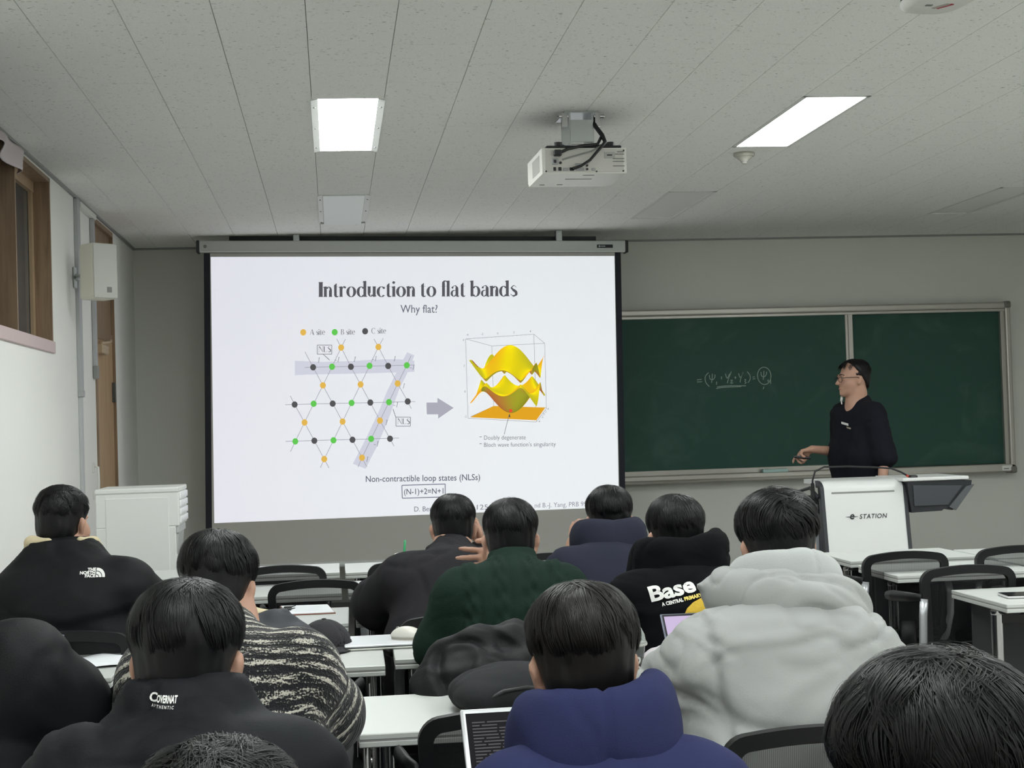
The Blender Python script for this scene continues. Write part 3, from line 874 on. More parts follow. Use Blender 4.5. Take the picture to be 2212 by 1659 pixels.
# slide drawing board: homography from drawing units to the lit area of the fabric
def homography(src, dst):
    A = []
    for (x, y), (u, v) in zip(src, dst):
        A.append([x, y, 1, 0, 0, 0, -u * x, -u * y]); A.append([0, 0, 0, x, y, 1, -v * x, -v * y])
    B = np.array(dst).reshape(-1)
    h = np.linalg.solve(np.array(A, float), B)
    return np.append(h, 1).reshape(3, 3)
HS = homography([(455, 555), (1327, 553), (1337, 1095), (463, 1130)], [(-0.818, 2.596), (2.029, 2.551), (2.003, 0.756), (-0.840, 0.749)])
def S(x, y):
    q = HS @ np.array([x, y, 1.0]); return q[0] / q[2], q[1] / q[2]
def C3(x, y):                                # drawing read from a 3.456x enlargement
    return (600 + x / 3.456, 680 + y / 3.456)
class Art:
    """flat coloured shapes printed by the projector light, in drawing units"""
    def __init__(s): s.v = []; s.f = []; s.c = []
    def poly(s, pts, col, z=0.0):
        o = len(s.v)
        for p in pts:
            x, zz = S(*p[:2]); s.v.append((x, SY - 0.0012 - z, zz))
        s.f.append(tuple(range(o, o + len(pts)))); s.c.append(col)
    def faces(s, pts, faces, col, z=0.0):
        o = len(s.v)
        for p in pts:
            x, zz = S(*p[:2]); s.v.append((x, SY - 0.0012 - z, zz))
        for f in faces: s.f.append(tuple(i + o for i in f)); s.c.append(col)
    def line(s, a, b, w, col, z=0.0):
        dx, dy = b[0] - a[0], b[1] - a[1]; L = math.hypot(dx, dy) or 1
        nx, ny = -dy / L * w / 2, dx / L * w / 2
        s.poly([(a[0] + nx, a[1] + ny), (b[0] + nx, b[1] + ny), (b[0] - nx, b[1] - ny), (a[0] - nx, a[1] - ny)], col, z)
    def disc(s, c, r, col, z=0.0, n=24, ry=None):
        s.poly([(c[0] + r * math.cos(2 * PI * k / n), c[1] + (ry or r) * math.sin(2 * PI * k / n)) for k in range(n)], col, z)
    def text(s, txt, x, y, size, col, z=0.0, slope=0.0, bold=0.0, shear=0.0, width=None, align='LEFT', space=1.0):
        V, F = text_geo(txt, 1.0, bold, shear, 'LEFT', space)
        if not V: return
        xs = [p[0] for p in V]; w = max(xs) - min(xs)
        kx = size if width is None else width / w
        off = 0 if align == 'LEFT' else -w * kx / 2
        x0 = min(xs)
        s.faces([(x + off + (p[0] - x0) * kx, y - p[1] * size + slope * (off + (p[0] - x0) * kx)) for p in V], F, col, z)
    def build(s, name, parent, gain, label=None):
        me = bpy.data.meshes.new(name)
        me.from_pydata([(x - 0.6, y - SY, z - 0.42) for x, y, z in s.v], [], s.f)
        a = me.attributes.new('tone', 'FLOAT_COLOR', 'CORNER')
        col = []
        for p, c in zip(me.polygons, s.c):
            l_ = lin(c)
            for _ in p.loop_indices: col += [*l_, 1]
        a.data.foreach_set('color', col)
        # all faces look towards the audience (-Y)
        bm = bmesh.new(); bm.from_mesh(me)
        for f in bm.faces:
            f.normal_update()
            if f.normal.y > 0: f.normal_flip()
        bm.to_mesh(me); bm.free()
        me.materials.append(mat_vertex_emit('projected_light', 1.0))
        o = bpy.data.objects.new(name, me); COL.objects.link(o); o.parent = parent
        if label: o['label'] = label
        return o

# lit background with a faint lilac cast, paler towards the lower middle
M_slide = mat('slide_white', (188, 187, 181), 0.9, spec=0.1)
_N, _L, _b = nodes_of(M_slide)
_tc = _N.new('ShaderNodeTexCoord'); _sp = _N.new('ShaderNodeSeparateXYZ'); _L.new(_tc.outputs['Object'], _sp.inputs[0])
_mr = _N.new('ShaderNodeMapRange'); _mr.inputs['From Min'].default_value = -1.4; _mr.inputs['From Max'].default_value = 0.6
_L.new(_sp.outputs['X'], _mr.inputs['Value'])
_mx = _N.new('ShaderNodeMix'); _mx.data_type = 'RGBA'
_mx.inputs['A'].default_value = (*lin((226, 227, 240)), 1); _mx.inputs['B'].default_value = (*lin((228, 233, 240)), 1)
_L.new(_mr.outputs['Result'], _mx.inputs['Factor']); _L.new(_mx.outputs['Result'], _b.inputs['Emission Color'])
_b.inputs['Emission Strength'].default_value = SCREEN_GAIN
b = MB()
V = []; F = []
for j in range(5):
    for i in range(5):
        u, v = i / 4, j / 4
        x = 455 + 872 * u + (8 + 2 * u) * v; y = (555 - 2 * u) * (1 - v) + (1130 - 35 * u) * v
        X, Zz = S(x, y); V.append((X, SY - 0.0006, Zz))
for j in range(4):
    for i in range(4):
        a = j * 5 + i; F.append((a, a + 5, a + 6, a + 1))
b.add(V, F); obj('projected_slide', sc_w(b), M_slide, scr, label='bright projected slide with text, lattice drawing and band plot')

# display serif letters for the title, drawn from stems, hairlines and bowls (units: 1000 per em)
def ring_poly(cx, cy, ro, rO, ri, rI, a0, a1, n=22):
    """crescent between an outer and an inner ellipse"""
    out = []; inn = []
    for k in range(n + 1):
        a = math.radians(a0 + (a1 - a0) * k / n)
        out.append((cx + ro * math.cos(a), cy + rO * math.sin(a))); inn.append((cx + ri * math.cos(a), cy + rI * math.sin(a)))
    return [(out[k], out[k + 1], inn[k + 1], inn[k]) for k in range(n)]
def stroke(pts, ws):
    """variable width stroke through points"""
    P = [Vector(p) for p in pts]; q = []
    L_ = []; R__ = []
    for i, p in enumerate(P):
        t = (P[min(i + 1, len(P) - 1)] - P[max(0, i - 1)]).normalized(); nrm = Vector((-t.y, t.x)) * ws[i] / 2
        L_.append(p + nrm); R__.append(p - nrm)
    return [(tuple(L_[i]), tuple(L_[i + 1]), tuple(R__[i + 1]), tuple(R__[i])) for i in range(len(P) - 1)]
def smooth_pts(pts, n=6):
    out = []
    for i in range(len(pts) - 1):
        p0 = pts[max(0, i - 1)]; p1 = pts[i]; p2 = pts[i + 1]; p3 = pts[min(len(pts) - 1, i + 2)]
        for k in range(n):
            t = k / n
            out.append(tuple(0.5 * ((2 * b_) + (-a_ + c_) * t + (2 * a_ - 5 * b_ + 4 * c_ - d_) * t * t + (-a_ + 3 * b_ - 3 * c_ + d_) * t ** 3) for a_, b_, c_, d_ in zip(p0, p1, p2, p3)))
    out.append(tuple(pts[-1])); return out
def stem(x, w, y0, y1, bot=True, top='slab'):
    q = [((x, y0), (x + w, y0), (x + w, y1), (x, y1))]
    if bot: q.append(((x - 26, y0), (x + w + 26, y0), (x + w, y0 + 34), (x, y0 + 34)))
    if top == 'slab': q.append(((x - 26, y1), (x + w + 26, y1), (x + w, y1 - 34), (x, y1 - 34)))
    if top == 'flag': q.append(((x - 42, y1 - 46), (x, y1 - 66), (x + w, y1 + 14), (x, y1 - 10)))
    return q
XH, AS, CP, SW = 480, 730, 690, 120
def glyph(ch):
    q = []; w = 0
    if ch == 'I': q = stem(34, 160, 0, CP); w = 226
    elif ch == 'i': q = stem(34, SW, 0, XH, True, 'flag') + [tuple((90 + 62 * math.cos(2 * PI * k / 14), 655 + 62 * math.sin(2 * PI * k / 14)) for k in range(14))]; w = 186
    elif ch == 'l': q = stem(34, SW, 0, AS, True, 'flag'); w = 184
    elif ch in 'nu':
        q = stem(34, SW, 0, XH, True, 'flag') + ring_poly(240, 300, 130, 178, 34, 146, 0, 150) + [((246, 0), (370, 0), (370, 305), (246, 305)), ((228, 0), (392, 0), (366, 34), (254, 34))]
        w = 404
        if ch == 'u': q = [tuple((400 - x, XH - y) for x, y in p) for p in q]
    elif ch == 'r': q = stem(34, SW, 0, XH, True, 'flag') + stroke(smooth_pts([(140, 360), (190, 450), (240, 480)]), [26] * 5 + [40] * 4 + [60] * 4) + [tuple((258 + 48 * math.cos(2 * PI * k / 12), 440 + 50 * math.sin(2 * PI * k / 12)) for k in range(12))]; w = 310
    elif ch == 'o': q = ring_poly(226, 232, 208, 250, 84, 222, 0, 360, 32); w = 452
    elif ch == 'c': q = ring_poly(216, 232, 200, 250, 78, 222, 55, 318, 28) + [tuple((318 + 50 * math.cos(2 * PI * k / 12), 410 + 52 * math.sin(2 * PI * k / 12)) for k in range(12))]; w = 388
    elif ch == 'e': q = ring_poly(216, 250, 196, 266, 90, 236, 0, 318, 28) + [((90, 250), (408, 250), (408, 284), (90, 284))]; w = 420
    elif ch == 'd': q = ring_poly(206, 232, 192, 250, 72, 216, 40, 320, 26) + stem(300, SW, 0, AS, False, 'flag') + [((400, 0), (452, 0), (452, 26), (400, 60))]; w = 462
    elif ch == 'b': q = ring_poly(252, 232, 196, 250, 76, 216, -140, 140, 26) + stem(34, SW, 0, AS, False, 'flag'); w = 456
    elif ch == 't': q = [((70, 70), (180, 70), (180, 640), (70, 540)), ((14, 470), (268, 470), (268, XH), (14, XH))] + stroke(smooth_pts([(126, 90), (150, 26), (205, 6), (262, 40)]), [110] * 6 + [80] * 4 + [50] * 5 + [22] * 4); w = 280
    elif ch == 'f': q = stem(60, SW, 0, 600, True, None) + [((10, 470), (270, 470), (270, XH), (10, XH))] + stroke(smooth_pts([(116, 580), (130, 680), (200, 722), (262, 690)]), [112] * 6 + [70] * 5 + [40] * 4 + [34] * 4); w = 236
    elif ch == 'a': q = stem(230, SW, 40, 380, False, None) + stroke(smooth_pts([(286, 350), (270, 460), (190, 492), (110, 450)]), [112] * 5 + [50] * 6 + [26] * 4 + [30] * 4) + [tuple((104 + 44 * math.cos(2 * PI * k / 12), 410 + 46 * math.sin(2 * PI * k / 12)) for k in range(12))] + ring_poly(160, 140, 136, 154, 44, 126, 70, 330, 22) + stroke(smooth_pts([(240, 282), (180, 270), (130, 250)]), [24] * 13) + stroke(smooth_pts([(290, 50), (330, 4), (390, 36)]), [100] * 4 + [60] * 5 + [22] * 4); w = 398
    elif ch == 's': q = stroke(smooth_pts([(292, 420), (190, 492), (90, 400), (170, 290), (270, 200), (280, 80), (170, 14), (48, 96)]), [20] * 6 + [40] * 6 + [80] * 6 + [118] * 8 + [110] * 6 + [70] * 6 + [26] * 5); w = 338
    elif ch == 'A': q = [((20, 0), (60, 0), (330, CP), (290, CP)), ((420, 0), (560, 0), (350, CP + 14), (270, CP + 14)), ((140, 220), (440, 220), (440, 250), (140, 250)), ((0, 0), (110, 0), (110, 26), (0, 26)), ((390, 0), (600, 0), (600, 26), (390, 26))]; w = 610
    elif ch == 'B': q = stem(40, 100, 0, CP) + ring_poly(200, 530, 190, 170, 100, 140, -90, 90) + ring_poly(210, 190, 230, 190, 126, 160, -90, 90); w = 470
    elif ch == 'C': q = ring_poly(310, 350, 280, 366, 180, 330, 45, 315, 30) + [((480, 470), (508, 470), (508, 690), (480, 690)), ]; w = 560
    elif ch == 'L': q = stem(40, 100, 0, CP) + [((40, 0), (430, 0), (430, 30), (40, 30)), ((400, 0), (430, 0), (440, 180), (418, 180))]; w = 470
    elif ch == 'N': q = [((70, 0), (100, 0), (100, CP), (70, CP)), ((70, CP), (190, CP), (560, 0), (520, 0)), ((530, 0), (560, 0), (560, CP), (530, CP)), ((10, 0), (160, 0), (160, 24), (10, 24)), ((20, CP - 24), (150, CP - 24), (150, CP), (20, CP)), ((470, CP - 24), (620, CP - 24), (620, CP), (470, CP))]; w = 640
    elif ch == 'S': q = stroke(smooth_pts([(390, 600), (250, 690), (110, 560), (230, 400), (380, 290), (400, 110), (230, 14), (60, 130)]), [24] * 6 + [44] * 6 + [84] * 6 + [112] * 8 + [104] * 6 + [70] * 6 + [28] * 5); w = 460
    elif ch == '1': q = stem(170, 60, 0, 680, True, None) + [((90, 590), (100, 560), (200, 620), (230, 690))]; w = 380
    elif ch == '-': q = [((30, 210), (290, 210), (290, 262), (30, 262))]; w = 330
    elif ch == ' ': w = 190
    return q, w
def serif(art, txt, x, y, size, col, width=None, slope=0.0, shear=0.0, z=0.0, gap=-12):
    quads = []; pen = 0
    for ch in txt:
        q, w = glyph(ch)
        quads += [[(p[0] + pen + shear * p[1], p[1]) for p in poly] for poly in q]; pen += w + gap
    k = size / 1000.0
    kx = k if width is None else width / pen
    for i, poly in enumerate(quads):
        art.poly([(x + px * kx, y - py * k + slope * px * kx) for px, py in poly], col, z + 1e-6 * (i % 40))

INK = (106, 106, 112)
art = Art(); serif(art, 'Introduction to flat bands', 687, 641.5, 46.5, (86, 86, 92), width=430, slope=-0.004)
art.build('slide_title', scr, 1, 'grey serif title reading Introduction to flat bands')
art = Art(); art.text('Why flat?', 865, 675.5, 24.5, (104, 106, 120), bold=0.004, width=80, slope=0.0)
art.build('slide_subtitle', scr, 1)
# kagome lattice drawing
art = Art()
band = (208, 209, 222); ln = (164, 164, 174)
art.poly([C3(*p) for p in ((127, 343), (330, 352), (560, 345), (780, 332), (900, 332), (1020, 342), (1020, 425), (860, 432), (560, 440), (240, 446), (127, 452))], band)
art.poly([C3(*p) for p in ((965, 280), (1020, 302), (985, 400), (905, 560), (830, 770), (740, 985), (655, 1150), (560, 1112), (655, 930), (755, 720), (820, 560), (900, 400))], band, 0.00005)
art.build('lattice_shading', scr, 1)
art = Art()
for a, c in (((203, 393), (1010, 376)), ((55, 671), (1027, 648)), ((58, 945), (905, 920))): art.line(C3(*a), C3(*c), 1.3, ln, 0.0002)
for pl in (((203, 277), (264, 392), (337, 527), (410, 663), (484, 797), (558, 933), (629, 1067), (665, 1135)), ((440, 180), (473, 245), (546, 388), (618, 520), (691, 655), (763, 790), (838, 925), (868, 980)),
           ((718, 180), (751, 240), (824, 382), (895, 513), (970, 647), (997, 700)), ((93, 605), (126, 670), (200, 804), (273, 940), (347, 1077), (383, 1143)),
           ((505, 182), (473, 245), (405, 388), (337, 527), (268, 664), (200, 804), (131, 945), (95, 1022)), ((787, 175), (751, 240), (685, 381), (618, 520), (551, 658), (484, 797), (416, 937), (347, 1077), (318, 1142)),
           ((995, 305), (963, 377), (895, 513), (830, 652), (763, 790), (697, 926), (629, 1067), (598, 1137))):
    for a, c in zip(pl[:-1], pl[1:]): art.line(C3(*a), C3(*c), 1.3, ln, 0.00025)
for a, c in (((340, 295), (387, 338)), ((860, 703), (882, 768))): art.line(C3(*a), C3(*c), 1.2, INK, 0.0003)
for x0, y0, x1, y1 in ((295, 226, 403, 294), (882, 764, 990, 831)):
    R4 = [(x0, y0), (x1, y0), (x1, y1), (x0, y1)]
    for i in range(4): art.line(C3(*R4[i]), C3(*R4[(i + 1) % 4]), 1.2, (116, 116, 124), 0.0003)
art.build('lattice_lines', scr, 1)
OR, GR, DK = (226, 182, 82), (98, 200, 84), (84, 84, 86)
sites = [(OR, ((473, 245), (751, 240), (337, 527), (618, 520), (895, 513), (200, 804), (484, 797), (763, 790), (347, 1077), (629, 1067), (190, 131)), 'orange lattice dot'),
         (GR, ((405, 388), (685, 381), (963, 377), (268, 664), (551, 658), (830, 652), (131, 945), (416, 937), (697, 926), (425, 130)), 'green lattice dot'),
         (DK, ((264, 392), (546, 388), (824, 382), (126, 670), (410, 663), (691, 655), (970, 647), (273, 940), (558, 933), (838, 925), (652, 123)), 'dark grey lattice dot')]
for c_, L_, lb in sites:
    for p in L_:
        art = Art(); art.disc(C3(*p), 6.4, c_, 0.0006, ry=6.9); art.build('lattice_dot', scr, 1, lb)
for txt, p in (('A site', (238, 150)), ('B site', (470, 148)), ('C site', (697, 140))):
    x, y = C3(*p); art = Art(); serif(art, txt, x, y, 17.0, (130, 130, 136), slope=-0.01); art.build('legend_text', scr, 1)
for p in ((303, 278), (892, 816)):
    x, y = C3(*p); art = Art(); serif(art, 'NLS', x, y, 17.5, (104, 104, 112), width=27); art.build('boxed_text', scr, 1)
for txt, p in (('1', (292, 357)), ('-1', (420, 354)), ('1', (560, 351)), ('-1', (698, 346)), ('1', (858, 347)), ('-1', (980, 410)), ('1', (926, 549)), ('-1', (858, 690)), ('1', (797, 822)), ('-1', (712, 983)), ('1', (653, 1097))):
    x, y = C3(*p); art = Art(); serif(art, txt, x, y, 16.5, (104, 104, 112), shear=0.22, z=0.0007); art.build('amplitude_number', scr, 1)
art = Art(); art.poly([C3(*p) for p in ((1110, 655), (1192, 655), (1192, 620), (1313, 695), (1197, 775), (1197, 743), (1112, 743))], (172, 172, 184))
art.build('slide_arrow', scr, 1, 'pale grey block arrow')
art = Art()
x, y = C3(657, 1248); art.text('Non-contractible loop states (NLSs)', x, y, 19.0, (96, 96, 112), bold=0.006, width=247, slope=-0.017)
R4 = [(927, 1273), (1250, 1263), (1250, 1360), (930, 1369)]
for i in range(4): art.line(C3(*R4[i]), C3(*R4[(i + 1) % 4]), 1.6, (88, 88, 110))
x, y = C3(943, 1341); art.text('(N-1)+2=N+1', x, y, 17.5, (92, 92, 108), bold=0.006, width=85, slope=-0.02)
art.text('D. Ber', 895, 1105, 15.5, (112, 112, 126), width=38, slope=-0.03)
art.text('1251', 1030, 1101, 15.5, (128, 128, 140), width=31, slope=-0.03)
art.text('nd B.-J. Yang, PRB 99', 1155, 1096.5, 14.5, (140, 140, 152), width=112, slope=-0.03)
x, y = C3(1540, 932); art.text('Doubly degenerate', x, y, 13.2, (128, 128, 136), width=90, slope=-0.01)
x, y = C3(1540, 986); art.text("Bloch wave function's singularity", x, y, 13.2, (128, 128, 136), width=155, slope=-0.012)
for p in ((1506, 911), (1506, 962)):
    x, y = C3(*p); art.line((x, y), (x + 5, y), 1.4, (128, 128, 136))
art.build('slide_lettering', scr, 1)

# band plot: two computed surfaces between the axes box, printed as shallow relief so that nearer sheets cover farther ones
art = Art()
ax = (166, 166, 172)
for a, c in (((1402, 180), (1912, 145)), ((1912, 145), (1993, 213)), ((1993, 213), (1598, 233)), ((1598, 233), (1402, 180)), ((1402, 180), (1420, 772)), ((1912, 145), (1930, 795)),
             ((1993, 213), (2005, 700)), ((1598, 233), (1612, 682)), ((1420, 772), (1930, 800)), ((1930, 800), (2005, 700)), ((1440, 760), (1612, 682)), ((1612, 682), (2003, 695))):
    art.line(C3(*a), C3(*c), 1.0, ax, 0.0001)
for txt, p in (('-4', (1405, 157)), ('-2', (1516, 151)), ('0', (1636, 146)), ('2', (1757, 139)), ('4', (1880, 131)), ('4', (1380, 196)), ('2', (1386, 388)), ('0', (1393, 580)), ('-2', (1392, 768)), ('4', (2012, 710)), ('2', (1996, 730)), ('0', (1982, 748)), ('-2', (1965, 770)), ('-4', (1940, 803))):
    x, y = C3(*p); art.text(txt, x, y, 6.8, (130, 130, 136))
for k in range(17):
    f = k / 16; x = 1402 + 510 * f; y = 180 - 35 * f
    art.line(C3(x, y), C3(x + 1, y + 6), 0.5, ax)
art.poly([C3(*p) for p in ((1435, 765), (1930, 787), (1998, 692), (1612, 680))], (226, 164, 34), 0.0002)
art.line(C3(1690, 893), C3(1729, 740), 1.1, (120, 120, 120), 0.0003)
art.poly([C3(*p) for p in ((1722, 762), (1731, 738), (1737, 765))], (90, 84, 60), 0.0004)
def kE(kx, ky, sg):
    a = 1.0
    v = 3 + 2 * math.cos(a * kx) + 4 * math.cos(a * kx / 2) * math.cos(a * ky * math.sqrt(3) / 2)
    return 1 + sg * math.sqrt(max(0, v))
def kP(kx, ky, E):
    u, v = (kx + 4) / 8, (ky + 4) / 8
    x = (1435 * (1 - u) + 1930 * u) * (1 - v) + (1612 * (1 - u) + 1998 * u) * v
    y = (765 * (1 - u) + 787 * u) * (1 - v) + (680 * (1 - u) + 692 * u) * v
    return (x - (E + 2) * 1.5, y - (E + 2) * (88 - 8 * v))
NG = 54
for sg in (1, -1):
    for i in range(NG):
        for j in range(NG):
            q = []; es = []
            for di, dj in ((0, 0), (1, 0), (1, 1), (0, 1)):
                kx, ky = -4 + 8 * (i + di) / NG, -4 + 8 * (j + dj) / NG
                E = kE(kx, ky, sg); es.append(E)
                p = C3(*kP(kx, ky, E)); depth = (4 - ky) / 8
                xx, zz = S(*p); q.append((xx, SY - 0.0020 - 0.006 * depth, zz))
            gx = (es[1] + es[2] - es[0] - es[3]) / 2 * NG / 8; gy = (es[2] + es[3] - es[0] - es[1]) / 2 * NG / 8
            n3 = Vector((-1.37 * gx, -1.37 * gy, 1)).normalized()
            fac = n3.dot(Vector((0, -0.985, 0.17)))
            if fac < 0:             # underside: olive to the right, brick to the left
                k_ = min(1, max(0, 0.5 - n3.x * 0.9 + 0.12)); w_ = 0.78 + 0.3 * abs(fac)
                c = (np.array([196, 104, 62]) * (1 - k_) + np.array([170, 170, 44]) * k_) * w_
            else:
                lf = max(0, -n3.x); rt = max(0, n3.x); up_ = max(0, n3.z)
                c = np.array([255, 232, 18]) * (0.80 + 0.22 * up_)
                a_ = min(0.75, lf * 0.75); c = c * (1 - a_) + np.array([240, 138, 44]) * a_
                a_ = min(0.85, max(0, rt - 0.25) * 1.1); c = c * (1 - a_) + np.array([168, 168, 44]) * a_
            c = tuple(float(np.clip(v, 0, 255)) for v in c)
            o = len(art.v); art.v += q; art.f.append((o, o + 1, o + 2, o + 3)); art.c.append(c)
art.disc(C3(1738, 716), 3.6, (236, 76, 48), 0.0086)
art.build('band_plot', scr, 1, 'yellow and olive band surface plot over an orange plane')

# ------------------------------------------------------------------ chalkboard
bd = thing('chalkboard', 'wide green sliding chalkboard in an aluminium frame on the front wall', 'chalkboard', (3.4, WF, 0.87))
def bw(mb):
    mb.v = [(x - 3.4, y - WF, z - 0.87) for x, y, z in mb.v]; return mb
BX0, BX1 = 1.35, 5.235
M_cb = mat_chalkboard()
b = MB(); b.bx(BX0, BX1, 11.43, WF - 0.002, 0.90, 2.19); obj('backing', bw(b), M_grey_plastic, bd)
b = MB(); b.bx(3.90, 5.165, 11.405, 11.425, 0.95, 2.135); obj('board_panel', bw(b), M_cb, bd)
b = MB(); b.bx(BX0 + 0.06, 3.915, 11.370, 11.390, 0.985, 2.128); obj('board_panel', bw(b), M_cb, bd)
b = MB(); b.bx(BX0, BX1, 11.345, 11.46, 2.150, 2.200, 0.012, 2); b.bx(BX0, BX1, 11.36, 11.40, 2.128, 2.150, 0.003)
obj('top_rail', bw(b), M_alu, bd)
b = MB(); b.bx(5.190, BX1 + 0.0, 11.345, 11.46, 0.90, 2.165, 0.012, 2); b.bx(5.160, 5.192, 11.37, 11.42, 0.94, 2.14, 0.003)
obj('side_rail', bw(b), M_alu, bd)
b = MB(); b.bx(BX0, BX0 + 0.05, 11.345, 11.46, 0.90, 2.165, 0.012, 2); obj('side_rail', bw(b), M_alu, bd)
b = MB(); b.bx(3.935, 3.972, 11.362, 11.40, 0.96, 2.135, 0.003); b.bx(3.912, 3.934, 11.364, 11.395, 0.97, 2.132, 0.003)
obj('meeting_rail', bw(b), M_alu, bd)
b = MB(); b.bx(BX0, BX1, 11.345, 11.46, 0.885, 0.945, 0.008, 2); b.bx(BX0, 3.93, 11.362, 11.40, 0.945, 0.985, 0.003)
obj('bottom_rail', bw(b), M_alu, bd)
b = MB(); b.bx(BX0 + 0.05, 3.93, 11.285, 11.35, 0.918, 0.930, 0.003); b.bx(BX0 + 0.05, 3.93, 11.280, 11.288, 0.912, 0.944, 0.003)
obj('chalk_tray', bw(b), M_alu, bd)
for cx, cz in ((BX1 - 0.02, 2.182), (BX1 - 0.02, 0.903)):
    b = MB(); b.bx(cx - 0.03, cx + 0.024, 11.335, 11.462, cz - 0.030, cz + 0.024, 0.014, 3); obj('corner_cap', bw(b), mat('corner_cap_grey', (120, 117, 112), 0.5), bd, auto=40)
b = MB(); b.bx(5.115, 5.195, 11.341, 11.346, 0.893, 0.932, 0.001); obj('sticker', bw(b), M_print_white, bd)
b = MB(); b.bx(5.13, 5.17, 11.3395, 11.341, 0.905, 0.912); obj('sticker_print', bw(b), M_label_grey, bd)
# chalk marks, strokes read from a 2.48x enlargement of the board
def K(x, y):
    # board plane y = 11.369 from enlargement coordinates (affine fit)
    px, py = 1320 + x / 2.48, 640 + y / 2.48
    return (2.745 + (px - 1505) * (3.323 - 2.745) / 160.0, 1.664 - (py - 820) * 0.003548 - (px - 1505) * 0.0001)
M_chalk = mat('chalk_marks', (150, 168, 158), 0.95, vary=(90, 0.25))
def chalk(strokes, w=0.0062):
    bb = MB()
    for st in strokes:
        pts = smooth_pts([K(*p) for p in st], 5) if len(st) > 2 else [K(*p) for p in st]
        for q in stroke(pts, [w] * len(pts)):
            V = [(x, 11.3692, z) for x, z in q]
            bb.add(V, [(0, 1, 2, 3)])
    return bb
psi = lambda x, y: [[(x - 14, y - 18), (x - 12, y + 2), (x + 2, y + 8), (x + 14, y - 4), (x + 16, y - 20)], [(x + 2, y - 24), (x, y + 2), (x - 4, y + 24)]]
ST = [[(455, 449), (480, 446)], [(455, 460), (482, 458)], [(518, 410), (500, 432), (502, 462), (520, 484)]]
ST += psi(536, 440) + [[(560, 458), (558, 474)], [(583, 436), (589, 438)], [(586, 430), (586, 446)]]
ST += [[(608, 416), (616, 440), (630, 416)], [(640, 404), (624, 440), (616, 466)], [(632, 452), (644, 450), (634, 466), (648, 464)]]
ST += [[(655, 436), (664, 436)], [(660, 430), (660, 444)], [(678, 414), (686, 436), (700, 414)], [(702, 408), (690, 438), (684, 462)], [(708, 446), (716, 448), (710, 456), (717, 464), (708, 468)]]
ST += [[(724, 404), (738, 424), (738, 446), (726, 464)], [(752, 434), (764, 432)], [(752, 444), (766, 442)]]
ST += psi(812, 424) + [[(836, 446), (834, 456), (848, 454)], [(848, 444), (848, 470)]]
ST += [[(815 + 36 * math.cos(a), 427 + 46 * math.sin(a)) for a in [k * PI / 8 + 0.4 for k in range(17)]], [(812, 484), (806, 498)]]
ST += [[(560, 486), (620, 480), (716, 480)], [(556, 494), (600, 488), (690, 484)]]
for st_ in ST: obj('chalk_stroke', bw(chalk([st_])), M_chalk, bd)
er = obj('board_eraser', MB().bx(-0.098, 0.098, -0.025, 0.025, 0.012, 0.040, 0.006, 2), mat('eraser_mint', (176, 204, 200), 0.7), None, loc=(3.305, 11.315, 0.930))
tag(er, 'pale mint board eraser lying on the chalk tray', 'eraser')
b = MB(); b.bx(-0.094, 0.094, -0.024, 0.024, 0.0, 0.014, 0.003); obj('felt', b, M_grey_plastic, er)

# ------------------------------------------------------------------ lecture podium (electronic console) with side wing and gooseneck microphone
PX, PY = 2.98, 8.30
pd = thing('lecture_podium', 'white electronic lecture podium lettered e-STATION at the front right', 'podium', (PX, PY, 0))
M_pod = mat('podium_white', (226, 228, 226), 0.32, spec=0.5)
M_podk = mat('podium_charcoal', (48, 50, 54), 0.45)
M_pods = mat('podium_silver', (168, 172, 176), 0.35, metal=0.4)
def front_y(z):                              # slanted front, rounded over the top edge
    return 0.0 + 0.145 * max(0.0, z) / 0.94
prof = [(0.0, 0.0)]
for k in range(1, 10): prof.append((front_y(0.94 * k / 9), 0.94 * k / 9))
for k in range(1, 8):
    a = k / 7 * PI / 2
    prof.append((0.145 + 0.10 * (1 - math.cos(a)), 0.94 + 0.055 * math.sin(a)))
prof += [(0.50, 0.995), (0.50, 0.97), (0.26, 0.97)]
inner = [(y + 0.03, z) for y, z in prof[:10]][::-1]
hw = 0.243
# shell: front sheet with thickness
b = MB(); b.prism(prof + [(0.20, 0.93)] + inner, -hw + 0.006, hw - 0.006, 'YZ'); obj('front_panel', b, M_pod, pd, auto=30)
for s in (-1, 1):
    fr_ = [(y - 0.006, z) for y, z in prof[:17]]
    bk_ = [(y + 0.045, min(z, 0.955)) for y, z in prof[:14]][::-1]
    b = MB(); b.prism(fr_ + bk_, s * hw - 0.010, s * hw + 0.010, 'YZ')
    obj('edge_trim', b, M_podk, pd)
b = MB(); b.prism([(0.10, 0.0), (0.18, 0.80), (0.46, 0.90), (0.60, 0.86), (0.60, 0.0)], -hw - 0.004, hw - 0.012, 'YZ'); obj('cabinet', b, M_podk, pd)
for (x0, y0, y1, z0, z1, m) in ((-hw - 0.020, 0.22, 0.33, 0.10, 0.86, M_pods), (-hw - 0.024, 0.33, 0.345, 0.06, 0.90, M_podk), (-hw - 0.018, 0.36, 0.56, 0.10, 0.82, mat('podium_side_pale', (186, 194, 202), 0.3))):
    b = MB(); b.bx(x0, -hw, y0, y1, z0, z1, 0.004); obj('side_panel', b, m, pd)
b = MB(); b.tube([(-hw - 0.016, 0.16, 0.90), (-hw - 0.04, 0.24, 0.955), (-hw - 0.05, 0.40, 0.93), (-hw - 0.05, 0.58, 0.80)], 0.010, 8); obj('side_rail', b, M_podk, pd)
b = MB()
